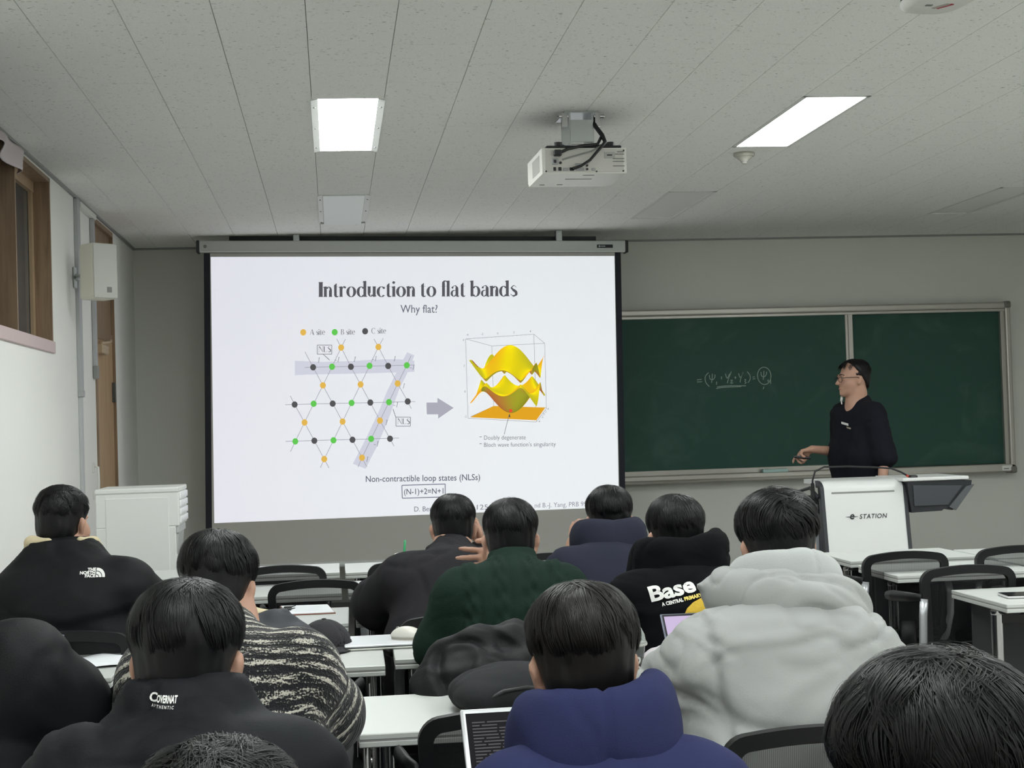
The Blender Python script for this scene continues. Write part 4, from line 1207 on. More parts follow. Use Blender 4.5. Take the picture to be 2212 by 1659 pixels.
for k in range(12):
    f0 = -0.19 + 0.37 * k / 12; f1 = f0 + 0.37 / 12
    zz = 0.925
    b.add([(f0, front_y(zz) - 0.002, zz - 0.005), (f1, front_y(zz) - 0.002, zz - 0.005), (f1, front_y(zz) - 0.001, zz + 0.005), (f0, front_y(zz) - 0.001, zz + 0.005)], [(0, 1, 2, 3)])
obj('slot', b, M_grey_plastic, pd)
# lettering
def on_front(V, x, z, s, slant=0.0):
    return [(x + p[0] * s, front_y(z + p[1] * s) - 0.0025, z + p[1] * s) for p in V]
b = MB()
V, F = text_geo('e', 1.0, 0.02, 0.25); b.add(on_front(V, -0.098, 0.776, 0.058), F)
V, F = text_geo('STATION', 1.0, 0.006, 0.25, space=1.08); wt = max(p[0] for p in V); b.add(on_front(V, -0.040, 0.776, 0.165 / wt), F)
b.add(on_front([(-0.024, 0.012), (0.0, 0.010), (0.0, 0.0145), (-0.024, 0.0135)], -0.094, 0.776, 1.0), [(0, 1, 2, 3)])
b.add(on_front([(0.030, 0.010), (0.052, 0.0125), (0.052, 0.014), (0.030, 0.0145)], -0.098, 0.776, 1.0), [(0, 1, 2, 3)])
obj('lettering', b, M_print_dark, pd, label='dark slanted lettering e-STATION')
# side wing: folded tray with dark underside
b = MB(); b.prism([(hw, 0.985), (0.625, 0.972), (0.620, 0.945), (0.515, 0.81), (0.50, 0.806), (0.455, 0.815), (0.44, 0.805), (hw + 0.02, 0.800)], 0.10, 0.52, 'XZ'); obj('side_wing', b, mat('wing_black', (30, 33, 38), 0.5), pd)
b = MB(); b.prism([(hw + 0.03, 0.955), (0.565, 0.945), (0.475, 0.838), (hw + 0.035, 0.838)], 0.092, 0.102, 'XZ'); obj('wing_panel', b, mat('wing_panel_grey', (62, 66, 72), 0.5), pd)
b = MB(); b.prism([(0.585, 0.940), (0.632, 0.948), (0.520, 0.806), (0.480, 0.825)], 0.085, 0.105, 'XZ'); obj('wing_edge', b, mat('wing_edge_grey', (84, 88, 92), 0.4), pd)
b = MB(); b.bx(hw - 0.03, 0.605, 0.09, 0.54, 0.978, 0.998, 0.004); obj('wing_top', b, M_pod, pd)
b = MB(); b.bx(hw + 0.02, hw + 0.065, 0.10, 0.15, 0.985, 1.012, 0.008, 2); obj('microphone_base', b, M_black_plastic, pd)
b = MB(); b.tube([(-hw - 0.05, 0.16, 0.93), (-hw - 0.052, 0.15, 1.00), (-hw - 0.035, 0.15, 1.052), (-hw + 0.02, 0.15, 1.075), (-0.08, 0.16, 1.073), (0.06, 0.16, 1.064), (0.17, 0.15, 1.053), (0.225, 0.14, 1.03), (0.262, 0.13, 1.005)], 0.0055, 8)
obj('gooseneck', b, M_black_plastic, pd, smooth=True)
b = MB(); b.cyl((-hw - 0.05, 0.16, 0.90), (-hw - 0.051, 0.155, 0.985), 0.014, 0.010, n=10); obj('gooseneck_socket', b, M_black_plastic, pd)
b = MB(); b.cyl((0.250, 0.13, 1.012), (0.262, 0.128, 1.004), 0.006, n=8); obj('indicator_ring', b, mat('red_ring', (196, 60, 44), 0.5), pd)

# ------------------------------------------------------------------ white cabinet by the door
cb = thing('white_cabinet', 'tall white cabinet with a stepped ribbed end in front of the wooden door', 'cabinet', (-1.0, 8.0, 0))
M_cab = mat('cabinet_white', (236, 238, 234), 0.42, spec=0.4)
b = MB(); b.bx(-0.215, 0.184, 0.0, 0.26, 0.03, 0.905, 0.004); obj('body', b, M_cab, cb)
b = MB(); b.bx(-0.215, 0.201, 0.0, 0.42, 0.905, 1.078, 0.004); obj('upper_block', b, M_cab, cb)
b = MB(); b.bx(-0.217, 0.203, -0.003, 0.425, 1.078, 1.104, 0.006, 2); obj('top_panel', b, M_cab, cb)
b = MB(); b.bx(-0.165, 0.150, -0.003, 0.002, 0.30, 1.055, 0.002); obj('back_panel', b, M_cab, cb)
for k in range(4):
    b = MB(); b.bx(0.199, 0.209, 0.05, 0.41, 0.918 + k * 0.041, 0.952 + k * 0.041, 0.004, 2); obj('end_rib', b, mat('cabinet_bright', (246, 247, 248), 0.3), cb, auto=40)
b = MB(); b.bx(0.184, 0.199, 0.004, 0.36, 0.868, 0.905, 0.003); b.prism([(0.184, 0.868), (0.196, 0.868), (0.190, 0.80), (0.184, 0.76)], 0.01, 0.30, 'XZ'); obj('step', b, mat('cabinet_grey', (190, 192, 192), 0.4), cb)
b = MB(); b.bx(0.183, 0.188, 0.02, 0.24, 0.05, 0.74, 0.002); obj('side_strip', b, M_pods, cb)
for sx in (-0.18, 0.13):
    for sy in (0.05, 0.21):
        b = MB(); b.cyl((sx, sy, 0), (sx, sy, 0.035), 0.02, n=10); obj('foot', b, M_black_plastic, cb)

# ------------------------------------------------------------------ tables
M_top = mat('laminate_white', (202, 205, 201), 0.34, spec=0.45, vary=(3, 0.015))
M_edge = mat('edge_band_grey', (150, 150, 148), 0.5)
M_panel = mat('modesty_panel', (46, 48, 52), 0.6, vary=(40, 0.1))
TZ = 0.735
def make_table(w):
    t = thing('folding_table', 'x', 'table')
    d = 0.455
    b = MB(); b.bx(-w / 2, w / 2, -d / 2, d / 2, TZ - 0.013, TZ, 0.002); obj('table_top', b, M_top, t)
    b = MB(); b.bx(-w / 2 + 0.0015, w / 2 - 0.0015, -d / 2 + 0.0015, d / 2 - 0.0015, TZ - 0.017, TZ - 0.012); obj('edge_groove', b, M_edge, t)
    b = MB(); b.bx(-w / 2, w / 2, -d / 2, d / 2, TZ - 0.029, TZ - 0.016, 0.002); obj('under_board', b, M_top, t)
    for s in (-1, 1):
        x = s * (w / 2 - 0.065)
        b = MB(); b.cyl((x, 0, 0.075), (x, 0, 0.672), 0.021, n=14); b.lathe([(0.021, 0.672), (0.023, 0.676), (0.022, 0.686), (0.012, 0.694), (0.0, 0.696)], (x, 0, 0), 14)
        lg = obj('leg', b, M_chrome, t, auto=40)
        b = MB(); b.tube([(x, -0.20, 0.062), (x, -0.1, 0.085), (x, 0.1, 0.085), (x, 0.20, 0.062)], 0.018, 8); obj('foot', b, M_chrome, t, smooth=True)
        for sy in (-0.195, 0.195):
            b = MB(); b.cyl((x - 0.012, sy, 0.026), (x + 0.012, sy, 0.026), 0.026, n=14); b.bx(x - 0.016, x + 0.016, sy - 0.02, sy + 0.02, 0.030, 0.058, 0.004); obj('caster', b, M_black_plastic, t)
        b = MB(); b.bx(x - s * 0.03 - 0.03, x - s * 0.03 + 0.03, -0.06, 0.06, 0.676, TZ - 0.028, 0.004); b.bx(x - s * 0.028 - 0.012, x - s * 0.028 + 0.012, -0.10, 0.10, 0.690, 0.707, 0.003); obj('hinge_bracket', b, M_black_plastic, t)
    b = MB(); b.bx(-w / 2 + 0.07, w / 2 - 0.07, -0.018, 0.018, 0.640, 0.676, 0.005); obj('cross_beam', b, M_black_plastic, t)
    b = MB(); b.bx(-w / 2 + 0.05, w / 2 - 0.05, 0.170, 0.182, 0.36, 0.69, 0.004); obj('modesty_panel', b, M_panel, t)
    b = MB(); b.bx(-w / 2 + 0.05, w / 2 - 0.05, 0.166, 0.186, 0.345, 0.362, 0.003); obj('panel_rail', b, mat('rail_grey', (112, 114, 116), 0.4), t)
    b = MB(); b.tube([(0.0, -0.03, 0.66), (0.06, -0.12, 0.685), (0.10, -0.17, 0.70)], 0.006, 6); obj('fold_lever', b, M_black_plastic, t)
    return t
table0 = make_table(0.585)
TABLES = [  # x centre, y centre, rotation, where it is
    (-0.93, 3.505, 0.0, 'folding table holding the left laptop'), (-0.305, 3.505, 0.0, 'folding table under the right elbow of the marled sweater'),
    (0.325, 3.485, 0.006, 'empty-fronted folding table carrying the dark backpack'), (0.93, 3.50, 0.0, 'folding table carrying the drink cup and the bundled pale jacket'),
    (-0.90, 4.43, 0.0, 'folding table with white paper at far left behind the black down jacket'), (-0.17, 4.41, -0.01, 'folding table with the black cap and left half of the white laptop'),
    (0.445, 4.50, -0.01, 'folding table under the computer mouse in front of the green sweater'), (1.04, 4.50, 0.0, 'folding table in front of the black hoodie with yellow print'),
    (-0.87, 5.35, 0.0, 'folding table in front of the black down jacket with white logo'), (-0.26, 5.35, -0.012, 'folding table with the clipboard on it'),
    (0.35, 5.43, -0.008, 'folding table under the elbow of the charcoal sweatshirt'), (0.96, 5.43, 0.0, 'folding table in front of the slate blue hoodie'),
    (-0.89, 6.28, 0.0, 'second-row folding table behind the far left jacket'), (-0.28, 6.28, 0.0, 'second-row folding table beyond the clipboard table'),
    (0.33, 6.28, 0.0, 'second-row folding table left of the charcoal sweatshirt'), (0.94, 6.28, 0.0, 'second-row folding table beyond the slate blue hoodie'),
    (-0.90, 7.17, 0.0, 'front-row folding table by the white cabinet'), (-0.285, 7.17, 0.0, 'front-row folding table beneath the left part of the screen'),
    (0.325, 7.13, 0.0, 'front-row folding table with the green-straw cup'), (0.935, 7.13, 0.0, 'front-row folding table between green sweater and slate hoodie'),
    (2.500, 6.68, 0.0, 'front-row folding table before the lecture podium'), (3.10, 6.55, 0.0, 'front-row folding table right of the podium table, slightly nearer'),
    (2.465, 6.03, 0.0, 'second-row folding table on the right aisle'), (3.08, 6.03, 0.0, 'second-row folding table at the right picture edge'),
    (2.465, 5.05, 0.0, 'folding table with the black phone on the right'), (3.08, 5.05, 0.0, 'folding table right of the phone table, out of the picture'),
    (-0.29, 2.53, 0.0, 'folding table before the lettered collar jacket'), (-0.90, 2.53, 0.0, 'nearest left folding table by the wall'),
    (0.32, 2.53, 0.0, 'folding table with the open silver laptop')]
TABS = []
for i, (x, y, r, lab) in enumerate(TABLES):
    lab = 'white ' + lab
    if i == 0:
        table0.location = (x, y, 0); table0.rotation_euler = (0, 0, r); table0['label'] = lab; table0['group'] = 'white folding tables in rows'; TABS.append(table0)
    else:
        TABS.append(dup(table0, (x, y, 0), r, lab, 'white folding tables in rows'))

# ------------------------------------------------------------------ chairs
M_mesh = mat_mesh_weave()
M_seat = mat('seat_fabric', (26, 27, 30), 0.9, bump=(700, 0.4))
M_frame = mat('chair_frame', (11, 12, 14), 0.5, spec=0.32)
M_arm = mat('arm_aluminium', (182, 184, 188), 0.32, metal=0.6)
def back_outline(inset):
    pts = []
    w = 0.178 - inset; zt = 0.817 - inset; zb = 0.470 + inset; r = max(0.012, 0.040 - inset * 0.7)
    def arch(x): return -0.020 * (x / 0.178) ** 2
    for k in range(7):          # lower right, counter clockwise
        a = -PI / 2 + PI / 2 * k / 6; pts.append((w - r - 0.012 + r * math.cos(a), zb + r + r * math.sin(a)))
    for k in range(7):
        a = PI / 2 * k / 6; x = w - r + r * math.cos(a); pts.append((x, zt - r + r * math.sin(a) + arch(x)))
    for k in range(1, 8):
        x = (w - r) * (1 - 2 * k / 8); pts.append((x, zt + arch(x)))
    for k in range(7):
        a = PI / 2 + PI / 2 * k / 6; x = -w + r + r * math.cos(a); pts.append((x, zt - r + r * math.sin(a) + arch(x)))
    for k in range(7):
        a = PI + PI / 2 * k / 6; pts.append((-w + r + 0.012 + r * math.cos(a), zb + r + r * math.sin(a)))
    return pts
def back_y(x, z): return -0.205 - 0.10 * (z - 0.47) * 0.6 + 0.022 * (1 - (x / 0.178) ** 2) * -0.6
def make_chair():
    t = thing('conference_chair', 'x', 'chair')
    o1, o2 = back_outline(0.0), back_outline(0.030); n = len(o1)
    V = []; F = []
    for ring, dy in ((o1, -0.006), (o2, -0.006), (o2, 0.020), (o1, 0.020)):
        V += [(x, back_y(x, z) + dy, z) for x, z in ring]
    for k in range(n):
        j = (k + 1) % n
        for r in range(4):
            q = (r + 1) % 4; F.append((r * n + k, r * n + j, q * n + j, q * n + k))
    b = MB(); b.add(V, F); obj('back_frame', b, M_frame, t, auto=50)
    o3 = back_outline(0.026); V = [(x, back_y(x, z) + 0.004, z) for x, z in o3]; c = (0, back_y(0, 0.64) + 0.004, 0.64)
    b = MB(); nn = len(o3); V2 = V + [(x * 0.5, back_y(x * 0.5, 0.64 + (z - 0.64) * 0.5) + 0.004, 0.64 + (z - 0.64) * 0.5) for x, z in o3] + [c]
    F = [(k, (k + 1) % nn, nn + (k + 1) % nn, nn + k) for k in range(nn)] + [(nn + k, nn + (k + 1) % nn, 2 * nn) for k in range(nn)]
    b.add(V2, F); obj('mesh_back', b, M_mesh, t, smooth=True)
    b = MB(); b.bx(-0.20, 0.20, -0.19, 0.22, 0.405, 0.455, 0.022, 3); obj('seat', b, M_seat, t, auto=40)
    b = MB(); b.bx(-0.17, 0.17, -0.16, 0.18, 0.380, 0.408, 0.008); obj('seat_pan', b, M_frame, t)
    b = MB(); b.tube([(0, -0.10, 0.385), (0, -0.20, 0.39), (0, -0.222, 0.44), (0, -0.222, 0.54)], 0.02, 8, flat=(1.8, 0.7, (1, 0, 0))); obj('spine', b, M_frame, t, smooth=True)
    for s in (-1, 1):
        b = MB(); b.tube([(s * 0.182, -0.226, 0.705), (s * 0.198, -0.14, 0.700), (s * 0.208, -0.02, 0.692), (s * 0.208, 0.05, 0.686)], [0.014, 0.018, 0.021, 0.016], 8, flat=(1.0, 0.62)); ar = obj('armrest', b, M_frame, t, smooth=True)
        b = MB(); b.tube([(s * 0.170, -0.225, 0.70), (s * 0.178, -0.232, 0.64), (s * 0.178, -0.226, 0.56), (s * 0.170, -0.195, 0.47), (s * 0.150, -0.14, 0.40), (s * 0.12, -0.08, 0.392)], 0.016, 8, flat=(1.0, 0.35, (1, 0, 0))); obj('arm_support', b, M_arm, t, smooth=True)
    b = MB(); b.cyl((0, 0.02, 0.10), (0, 0.02, 0.385), 0.024, n=12); b.cyl((0, 0.02, 0.09), (0, 0.02, 0.20), 0.032, n=12); obj('gas_column', b, M_frame, t, auto=40)
    for k in range(5):
        a = PI / 2 + 2 * PI * k / 5; c, s = math.cos(a), math.sin(a)
        b = MB(); b.tube([(0, 0.02, 0.115), (c * 0.12, 0.02 + s * 0.12, 0.10), (c * 0.23, 0.02 + s * 0.23, 0.072)], [0.026, 0.02, 0.014], 8); obj('base_arm', b, M_frame, t, smooth=True)
        b = MB(); b.cyl((c * 0.23 - s * 0.018, 0.02 + s * 0.23 + c * 0.018, 0.027), (c * 0.23 + s * 0.018, 0.02 + s * 0.23 - c * 0.018, 0.027), 0.027, n=12); b.cyl((c * 0.23, 0.02 + s * 0.23, 0.03), (c * 0.23, 0.02 + s * 0.23, 0.072), 0.008, n=8); obj('caster', b, M_black_plastic, t, auto=40)
    return t
chair0 = make_chair()
CHAIRS = [  # x, y of the backrest top, rotation, label
    (-0.085, 5.80, 0.0, 'empty black mesh chair behind the clipboard table'),
    (-0.225, 6.47, 0.0, 'empty black mesh chair in front row beneath the screen, left one'),
    (0.30, 6.47, 0.0, 'black mesh chair in front row half hidden by the charcoal sweatshirt'),
    (0.90, 6.55, 0.0, 'black mesh chair in front row between green sweater and slate hoodie'),
    (2.265, 5.95, 0.0, 'empty black mesh chair in front of the podium'),
    (2.262, 5.33, 0.0, 'empty black mesh chair with bright arm support at the right aisle'),
    (2.76, 6.00, 0.0, 'black mesh chair cut by the right edge of the picture'),
    (-0.78, 4.58, 0.0, 'black mesh chair under the black down jacket with white logo'),
    (-0.225, 4.50, 0.0, 'black mesh chair with the beige-lined jacket over it'),
    (0.35, 4.58, 0.0, 'black mesh chair of the person in charcoal sweatshirt'),
    (0.93, 4.62, 0.0, 'black mesh chair of the person in slate blue hoodie'),
    (-0.155, 3.95, -0.05, 'empty black mesh chair right of the marled sweater'),
    (0.40, 3.78, 0.0, 'black mesh chair carrying the black padded coat'),
    (0.95, 3.80, 0.0, 'black mesh chair of the person in black printed hoodie'),
    (0.325, 3.03, 0.0, 'empty black mesh chair beyond the open silver laptop'),
    (0.855, 2.71, 0.0, 'black mesh chair behind the grey puffer coat'),
    (-0.24, 2.68, 0.0, 'black mesh chair of the person in marled sweater'),
    (-0.92, 2.68, 0.0, 'black mesh chair of the person in the black padded coat at left'),
    (-0.215, 1.78, 0.0, 'black mesh chair of the person with the lettered collar'),
    (0.36, 1.78, 0.0, 'black mesh chair of the person in navy hoodie'),
    (0.51, 0.82, 0.0, 'black mesh chair of the nearest person at right'),
    (-0.10, 0.82, 0.0, 'black mesh chair of the nearest person at left')]
for i, (x, y, r, lab) in enumerate(CHAIRS):
    loc = (x, y + 0.226, 0)
    if i == 0:
        chair0.location = loc; chair0['label'] = lab; chair0['group'] = 'black mesh conference chairs'
    else:
        dup(chair0, loc, r, lab, 'black mesh conference chairs')

# ------------------------------------------------------------------ implicit-surface modelling (people, clothes, soft things)
class Field:
    """signed distance field on a rectilinear grid; parts are blended with a smooth minimum"""
    def __init__(s, xs, ys, zs):
        s.a = [np.asarray(q, np.float32) for q in (xs, ys, zs)]
        s.F = np.full([len(q) for q in s.a], 0.25, np.float32)
    def _sub(s, lo, hi):
        sl = []
        for ax, l, h in zip(s.a, lo, hi):
            i0 = max(0, int(np.searchsorted(ax, l)) - 1); i1 = min(len(ax), int(np.searchsorted(ax, h)) + 1)
            if i1 - i0 < 1: return None
            sl.append(slice(i0, i1))
        return tuple(sl)
    def _pts(s, sl):
        X = s.a[0][sl[0]][:, None, None]; Y = s.a[1][sl[1]][None, :, None]; Z = s.a[2][sl[2]][None, None, :]
        return X, Y, Z
    def _mix(s, sl, d, k, op):
        f = s.F[sl]
        if op == 'sub': d = -d
        if op == 'add':
            if k <= 0: r = np.minimum(f, d)
            else:
                h = np.maximum(k - np.abs(f - d), 0) / k
                r = np.minimum(f, d) - h * h * k * 0.25
        else:
            if k <= 0: r = np.maximum(f, d)
            else:
                h = np.maximum(k - np.abs(f - d), 0) / k
                r = np.maximum(f, d) + h * h * k * 0.25
        s.F[sl] = r
    def cone(s, a, b, ra, rb=None, k=0.02, op='add', sx=(1, 1, 1)):
        """capsule with two radii; sx scales the section along the world axes"""
        rb = ra if rb is None else rb
        a = np.array(a, np.float32); b = np.array(b, np.float32)
        m = max(ra, rb) * max(sx) + k + 0.03
        sl = s._sub(np.minimum(a, b) - m, np.maximum(a, b) + m)
        if sl is None: return s
        X, Y, Z = s._pts(sl)
        ab = (b - a) / np.array(sx, np.float32); L2 = float((ab * ab).sum()) or 1e-9
        px, py, pz = (X - a[0]) / sx[0], (Y - a[1]) / sx[1], (Z - a[2]) / sx[2]
        h = np.clip((px * ab[0] + py * ab[1] + pz * ab[2]) / L2, 0, 1)
        d = np.sqrt((px - h * ab[0]) ** 2 + (py - h * ab[1]) ** 2 + (pz - h * ab[2]) ** 2) - (ra + (rb - ra) * h)
        s._mix(sl, (d * min(sx)).astype(np.float32), k, op); return s
    def chain(s, pts, rs, k=0.02, op='add', sx=(1, 1, 1)):
        for i in range(len(pts) - 1):
            s.cone(pts[i], pts[i + 1], rs[i], rs[i + 1], k, op, sx)
        return s
    def ell(s, c, r, R=None, k=0.02, op='add'):
        c = np.array(c, np.float32); r = np.array(r, np.float32); m = float(r.max()) + k + 0.03
        sl = s._sub(c - m, c + m)
        if sl is None: return s
        X, Y, Z = s._pts(sl); px, py, pz = X - c[0], Y - c[1], Z - c[2]
        if R is not None:
            R = np.array(R, np.float32)      # columns are the local axes
            px, py, pz = (px * R[0, 0] + py * R[1, 0] + pz * R[2, 0], px * R[0, 1] + py * R[1, 1] + pz * R[2, 1], px * R[0, 2] + py * R[1, 2] + pz * R[2, 2])
        k0 = np.sqrt((px / r[0]) ** 2 + (py / r[1]) ** 2 + (pz / r[2]) ** 2)
        k1 = np.sqrt((px / r[0] ** 2) ** 2 + (py / r[1] ** 2) ** 2 + (pz / r[2] ** 2) ** 2) + 1e-6
        s._mix(sl, (k0 * (k0 - 1) / k1).astype(np.float32), k, op); return s
    def plane(s, p, n, k=0.0):
        """keep the side the normal points away from"""
        n = np.array(n, np.float32); n /= np.linalg.norm(n)
        sl = tuple(slice(0, len(q)) for q in s.a); X, Y, Z = s._pts(sl)
        d = (X - p[0]) * n[0] + (Y - p[1]) * n[1] + (Z - p[2]) * n[2]
        s._mix(sl, np.broadcast_to(d, s.F.shape).astype(np.float32), k, 'int'); return s
    def mesh(s):
        F = s.F.copy()
        F[0] = F[-1] = 0.1; F[:, 0] = F[:, -1] = 0.1; F[:, :, 0] = F[:, :, -1] = 0.1
        nx, ny, nz = F.shape
        ins = F < 0
        c = np.zeros((nx - 1, ny - 1, nz - 1), np.int8)
        for dx in (0, 1):
            for dy in (0, 1):
                for dz in (0, 1):
                    c += ins[dx:nx - 1 + dx, dy:ny - 1 + dy, dz:nz - 1 + dz]
        act = (c > 0) & (c < 8)
        ii, jj, kk = np.nonzero(act)
        idx = np.full(act.shape, -1, np.int64); idx[ii, jj, kk] = np.arange(len(ii))
        P = np.zeros((len(ii), 3)); cnt = np.zeros(len(ii))
        A = s.a
        for ax in range(3):
            o1, o2 = [q for q in range(3) if q != ax]
            for u in (0, 1):
                for v in (0, 1):
                    e = [0, 0, 0]; e[o1] = u; e[o2] = v
                    g = list(e); g[ax] = 1
                    fa = F[ii + e[0], jj + e[1], kk + e[2]]; fb = F[ii + g[0], jj + g[1], kk + g[2]]
                    mk = (fa < 0) != (fb < 0)
                    t = np.where(mk, fa / np.where(mk, fa - fb, 1), 0)
                    base = [A[0][ii + e[0]], A[1][jj + e[1]], A[2][kk + e[2]]]
                    q = (ii, jj, kk)[ax]
                    base[ax] = base[ax] + t * (A[ax][q + 1] - A[ax][q])
                    for d_ in range(3): P[:, d_] += np.where(mk, base[d_], 0)
                    cnt += mk
        P /= np.maximum(cnt, 1)[:, None]
        faces = []
        for ax in range(3):
            o1, o2 = [q for q in range(3) if q != ax]
            if ax == 1: o1, o2 = o2, o1
            sl0 = [slice(1, -1)] * 3; sl0[ax] = slice(0, -1)
            sl1 = [slice(1, -1)] * 3; sl1[ax] = slice(1, None)
            A0 = ins[tuple(sl0)]; A1 = ins[tuple(sl1)]
            e = np.nonzero(A0 != A1)
            p = [e[0] + 1, e[1] + 1, e[2] + 1]; p[ax] = e[ax]
            def cell(d1, d2):
                q = [x.copy() for x in p]; q[o1] = q[o1] - d1; q[o2] = q[o2] - d2
                return idx[q[0], q[1], q[2]]
            Q = np.stack([cell(1, 1), cell(0, 1), cell(0, 0), cell(1, 0)], 1)
            flip = ~A0[e]
            Q[flip] = Q[flip][:, ::-1]
            faces.append(Q)
        Q = np.concatenate(faces)
        Q = Q[(Q >= 0).all(1)]
        c_ = P.mean(0); vol = (np.cross(P[Q[:, 1]] - c_, P[Q[:, 2]] - c_) * (P[Q[:, 0]] - c_)).sum() + (np.cross(P[Q[:, 2]] - c_, P[Q[:, 3]] - c_) * (P[Q[:, 0]] - c_)).sum()
        if vol < 0: Q = Q[:, ::-1].copy()
        return P, Q

def np_mesh(name, P, Q, smooth=True):
    me = bpy.data.meshes.new(name)
    P = np.asarray(P, np.float32); Q = np.asarray(Q)
    me.vertices.add(len(P)); me.vertices.foreach_set('co', P.ravel())
    k = Q.shape[1]
    me.loops.add(Q.size); me.loops.foreach_set('vertex_index', Q.ravel().astype(np.int32))
    me.polygons.add(len(Q)); me.polygons.foreach_set('loop_start', np.arange(0, Q.size, k, dtype=np.int32)); me.polygons.foreach_set('loop_total', np.full(len(Q), k, np.int32))
    me.polygons.foreach_set('use_smooth', [smooth] * len(Q))
    me.update(calc_edges=True); me.validate()
    return me
def vnormals(P, Q):
    n = np.zeros_like(P)
    fn = np.cross(P[Q[:, 2]] - P[Q[:, 0]], P[Q[:, 3]] - P[Q[:, 1]])
    for k in range(4): np.add.at(n, Q[:, k], fn)
    return n / (np.linalg.norm(n, axis=1)[:, None] + 1e-12)
def relax(P, Q, it=2, f=0.5):
    E = np.concatenate([Q[:, [0, 1]], Q[:, [1, 2]], Q[:, [2, 3]], Q[:, [3, 0]]]); E = np.concatenate([E, E[:, ::-1]])
    cnt = np.bincount(E[:, 0], minlength=len(P)).astype(float)
    for _ in range(it):
        s = np.stack([np.bincount(E[:, 0], weights=P[E[:, 1], d], minlength=len(P)) for d in range(3)], 1)
        P = P + f * (s / np.maximum(cnt, 1)[:, None] - P)
    return P
_H = np.random.default_rng(5).random((64, 64, 64)).astype(np.float32)
def vnoise(p):
    """smooth lattice noise in [-1, 1]"""
    i = np.floor(p).astype(int); f = p - i; f = f * f * (3 - 2 * f); i &= 63; j = (i + 1) & 63
    def h(a, b, c): return _H[a, b, c]
    x0, y0, z0 = i.T; x1, y1, z1 = j.T; fx, fy, fz = f.T
    c = ((h(x0, y0, z0) * (1 - fx) + h(x1, y0, z0) * fx) * (1 - fy) + (h(x0, y1, z0) * (1 - fx) + h(x1, y1, z0) * fx) * fy) * (1 - fz) + \
        ((h(x0, y0, z1) * (1 - fx) + h(x1, y0, z1) * fx) * (1 - fy) + (h(x0, y1, z1) * (1 - fx) + h(x1, y1, z1) * fx) * fy) * fz
    return c * 2 - 1
def folds(P, amp, scale=(9, 9, 16), seed=0.0, ridge=1.0, rot=0.0):
    """fabric creases: ridged, warped noise stretched along one direction"""
    c, s = math.cos(rot), math.sin(rot)
    p = np.stack([P[:, 0] * c + P[:, 2] * s, P[:, 1], -P[:, 0] * s + P[:, 2] * c], 1)
    w = np.stack([vnoise(p * 6 + 11.3 + seed), vnoise(p * 6 + 31.7 + seed), vnoise(p * 6 + 57.1 + seed)], 1)
    q = p * np.array(scale) + w * 0.9 + seed
    n = vnoise(q); r = 1 - np.abs(n) * 2
    n2 = vnoise(q * 2.1 + 7.7)
    cr = np.exp(-(vnoise(q * 0.8 + 91.7) / 0.10) ** 2) * np.clip(vnoise(p * 3.1 + 17.9 + seed) * 2.5 + 0.4, 0, 1)
    cr2 = np.exp(-(vnoise(q * 1.5 + 33.1) / 0.14) ** 2) * np.clip(vnoise(p * 3.7 + 71.9 + seed) * 2.5 + 0.2, 0, 1)
    return amp * (ridge * r * 0.55 + (1 - ridge) * n + 0.3 * n2 - 0.95 * cr - 0.5 * cr2)
def axis(*rng):
    """grid coordinates from (start, stop, step) stretches"""
    out = []
    for a, b_, h in rng:
        n = max(1, int(round((b_ - a) / h))); out += list(a + (b_ - a) * np.arange(n) / n)
    out.append(rng[-1][1]); return np.array(out, np.float32)
def fine_axis(lo, hi, coarse, zones):
    """coarse grid from lo to hi with finer spacing inside the zones [(a, b, step)]"""
    x = lo; out = [lo]
    while x < hi:
        st = coarse
        for a, b_, h in zones:
            if a - 1e-6 <= x <= b_: st = min(st, h)
        x += st; out.append(x)
    return np.array(out, np.float32)

# ------------------------------------------------------------------ people
M_skin = mat('skin', (184, 144, 124), 0.55, bump=(160, 0.08), vary=(22, 0.10), spec=0.35)
M_eye = mat('eye_white', (226, 222, 216), 0.25)
M_iris = mat('iris_dark', (38, 26, 20), 0.2)
M_lip = mat('lips', (166, 104, 96), 0.5)
M_brow = mat('brow_hair', (34, 30, 28), 0.7)
M_hair = mat('black_hair', (11, 11, 13), 0.46, spec=0.30)
M_hair_b = mat('brown_black_hair', (18, 15, 14), 0.47, spec=0.30)
M_jeans = mat('trouser_dark', (40, 44, 54), 0.85, bump=(220, 0.3))
M_shoe = mat('shoe_grey', (120, 120, 122), 0.6)

def vec(*a): return np.array(a, float)
def unit(v):
    v = np.array(v, float); return v / (np.linalg.norm(v) + 1e-9)
def frame(yaw, pitch, rollz=0.0):
    """columns right, forward, up; yaw>0 turns to the left of +Y, pitch>0 looks down"""
    f = vec(-math.sin(yaw) * math.cos(pitch), math.cos(yaw) * math.cos(pitch), -math.sin(pitch))
    r = unit(np.cross(f, (0, 0, 1))); u = np.cross(r, f)
    c, s = math.cos(rollz), math.sin(rollz)
    return np.stack([r * c + u * s, f, u * c - r * s], 1)

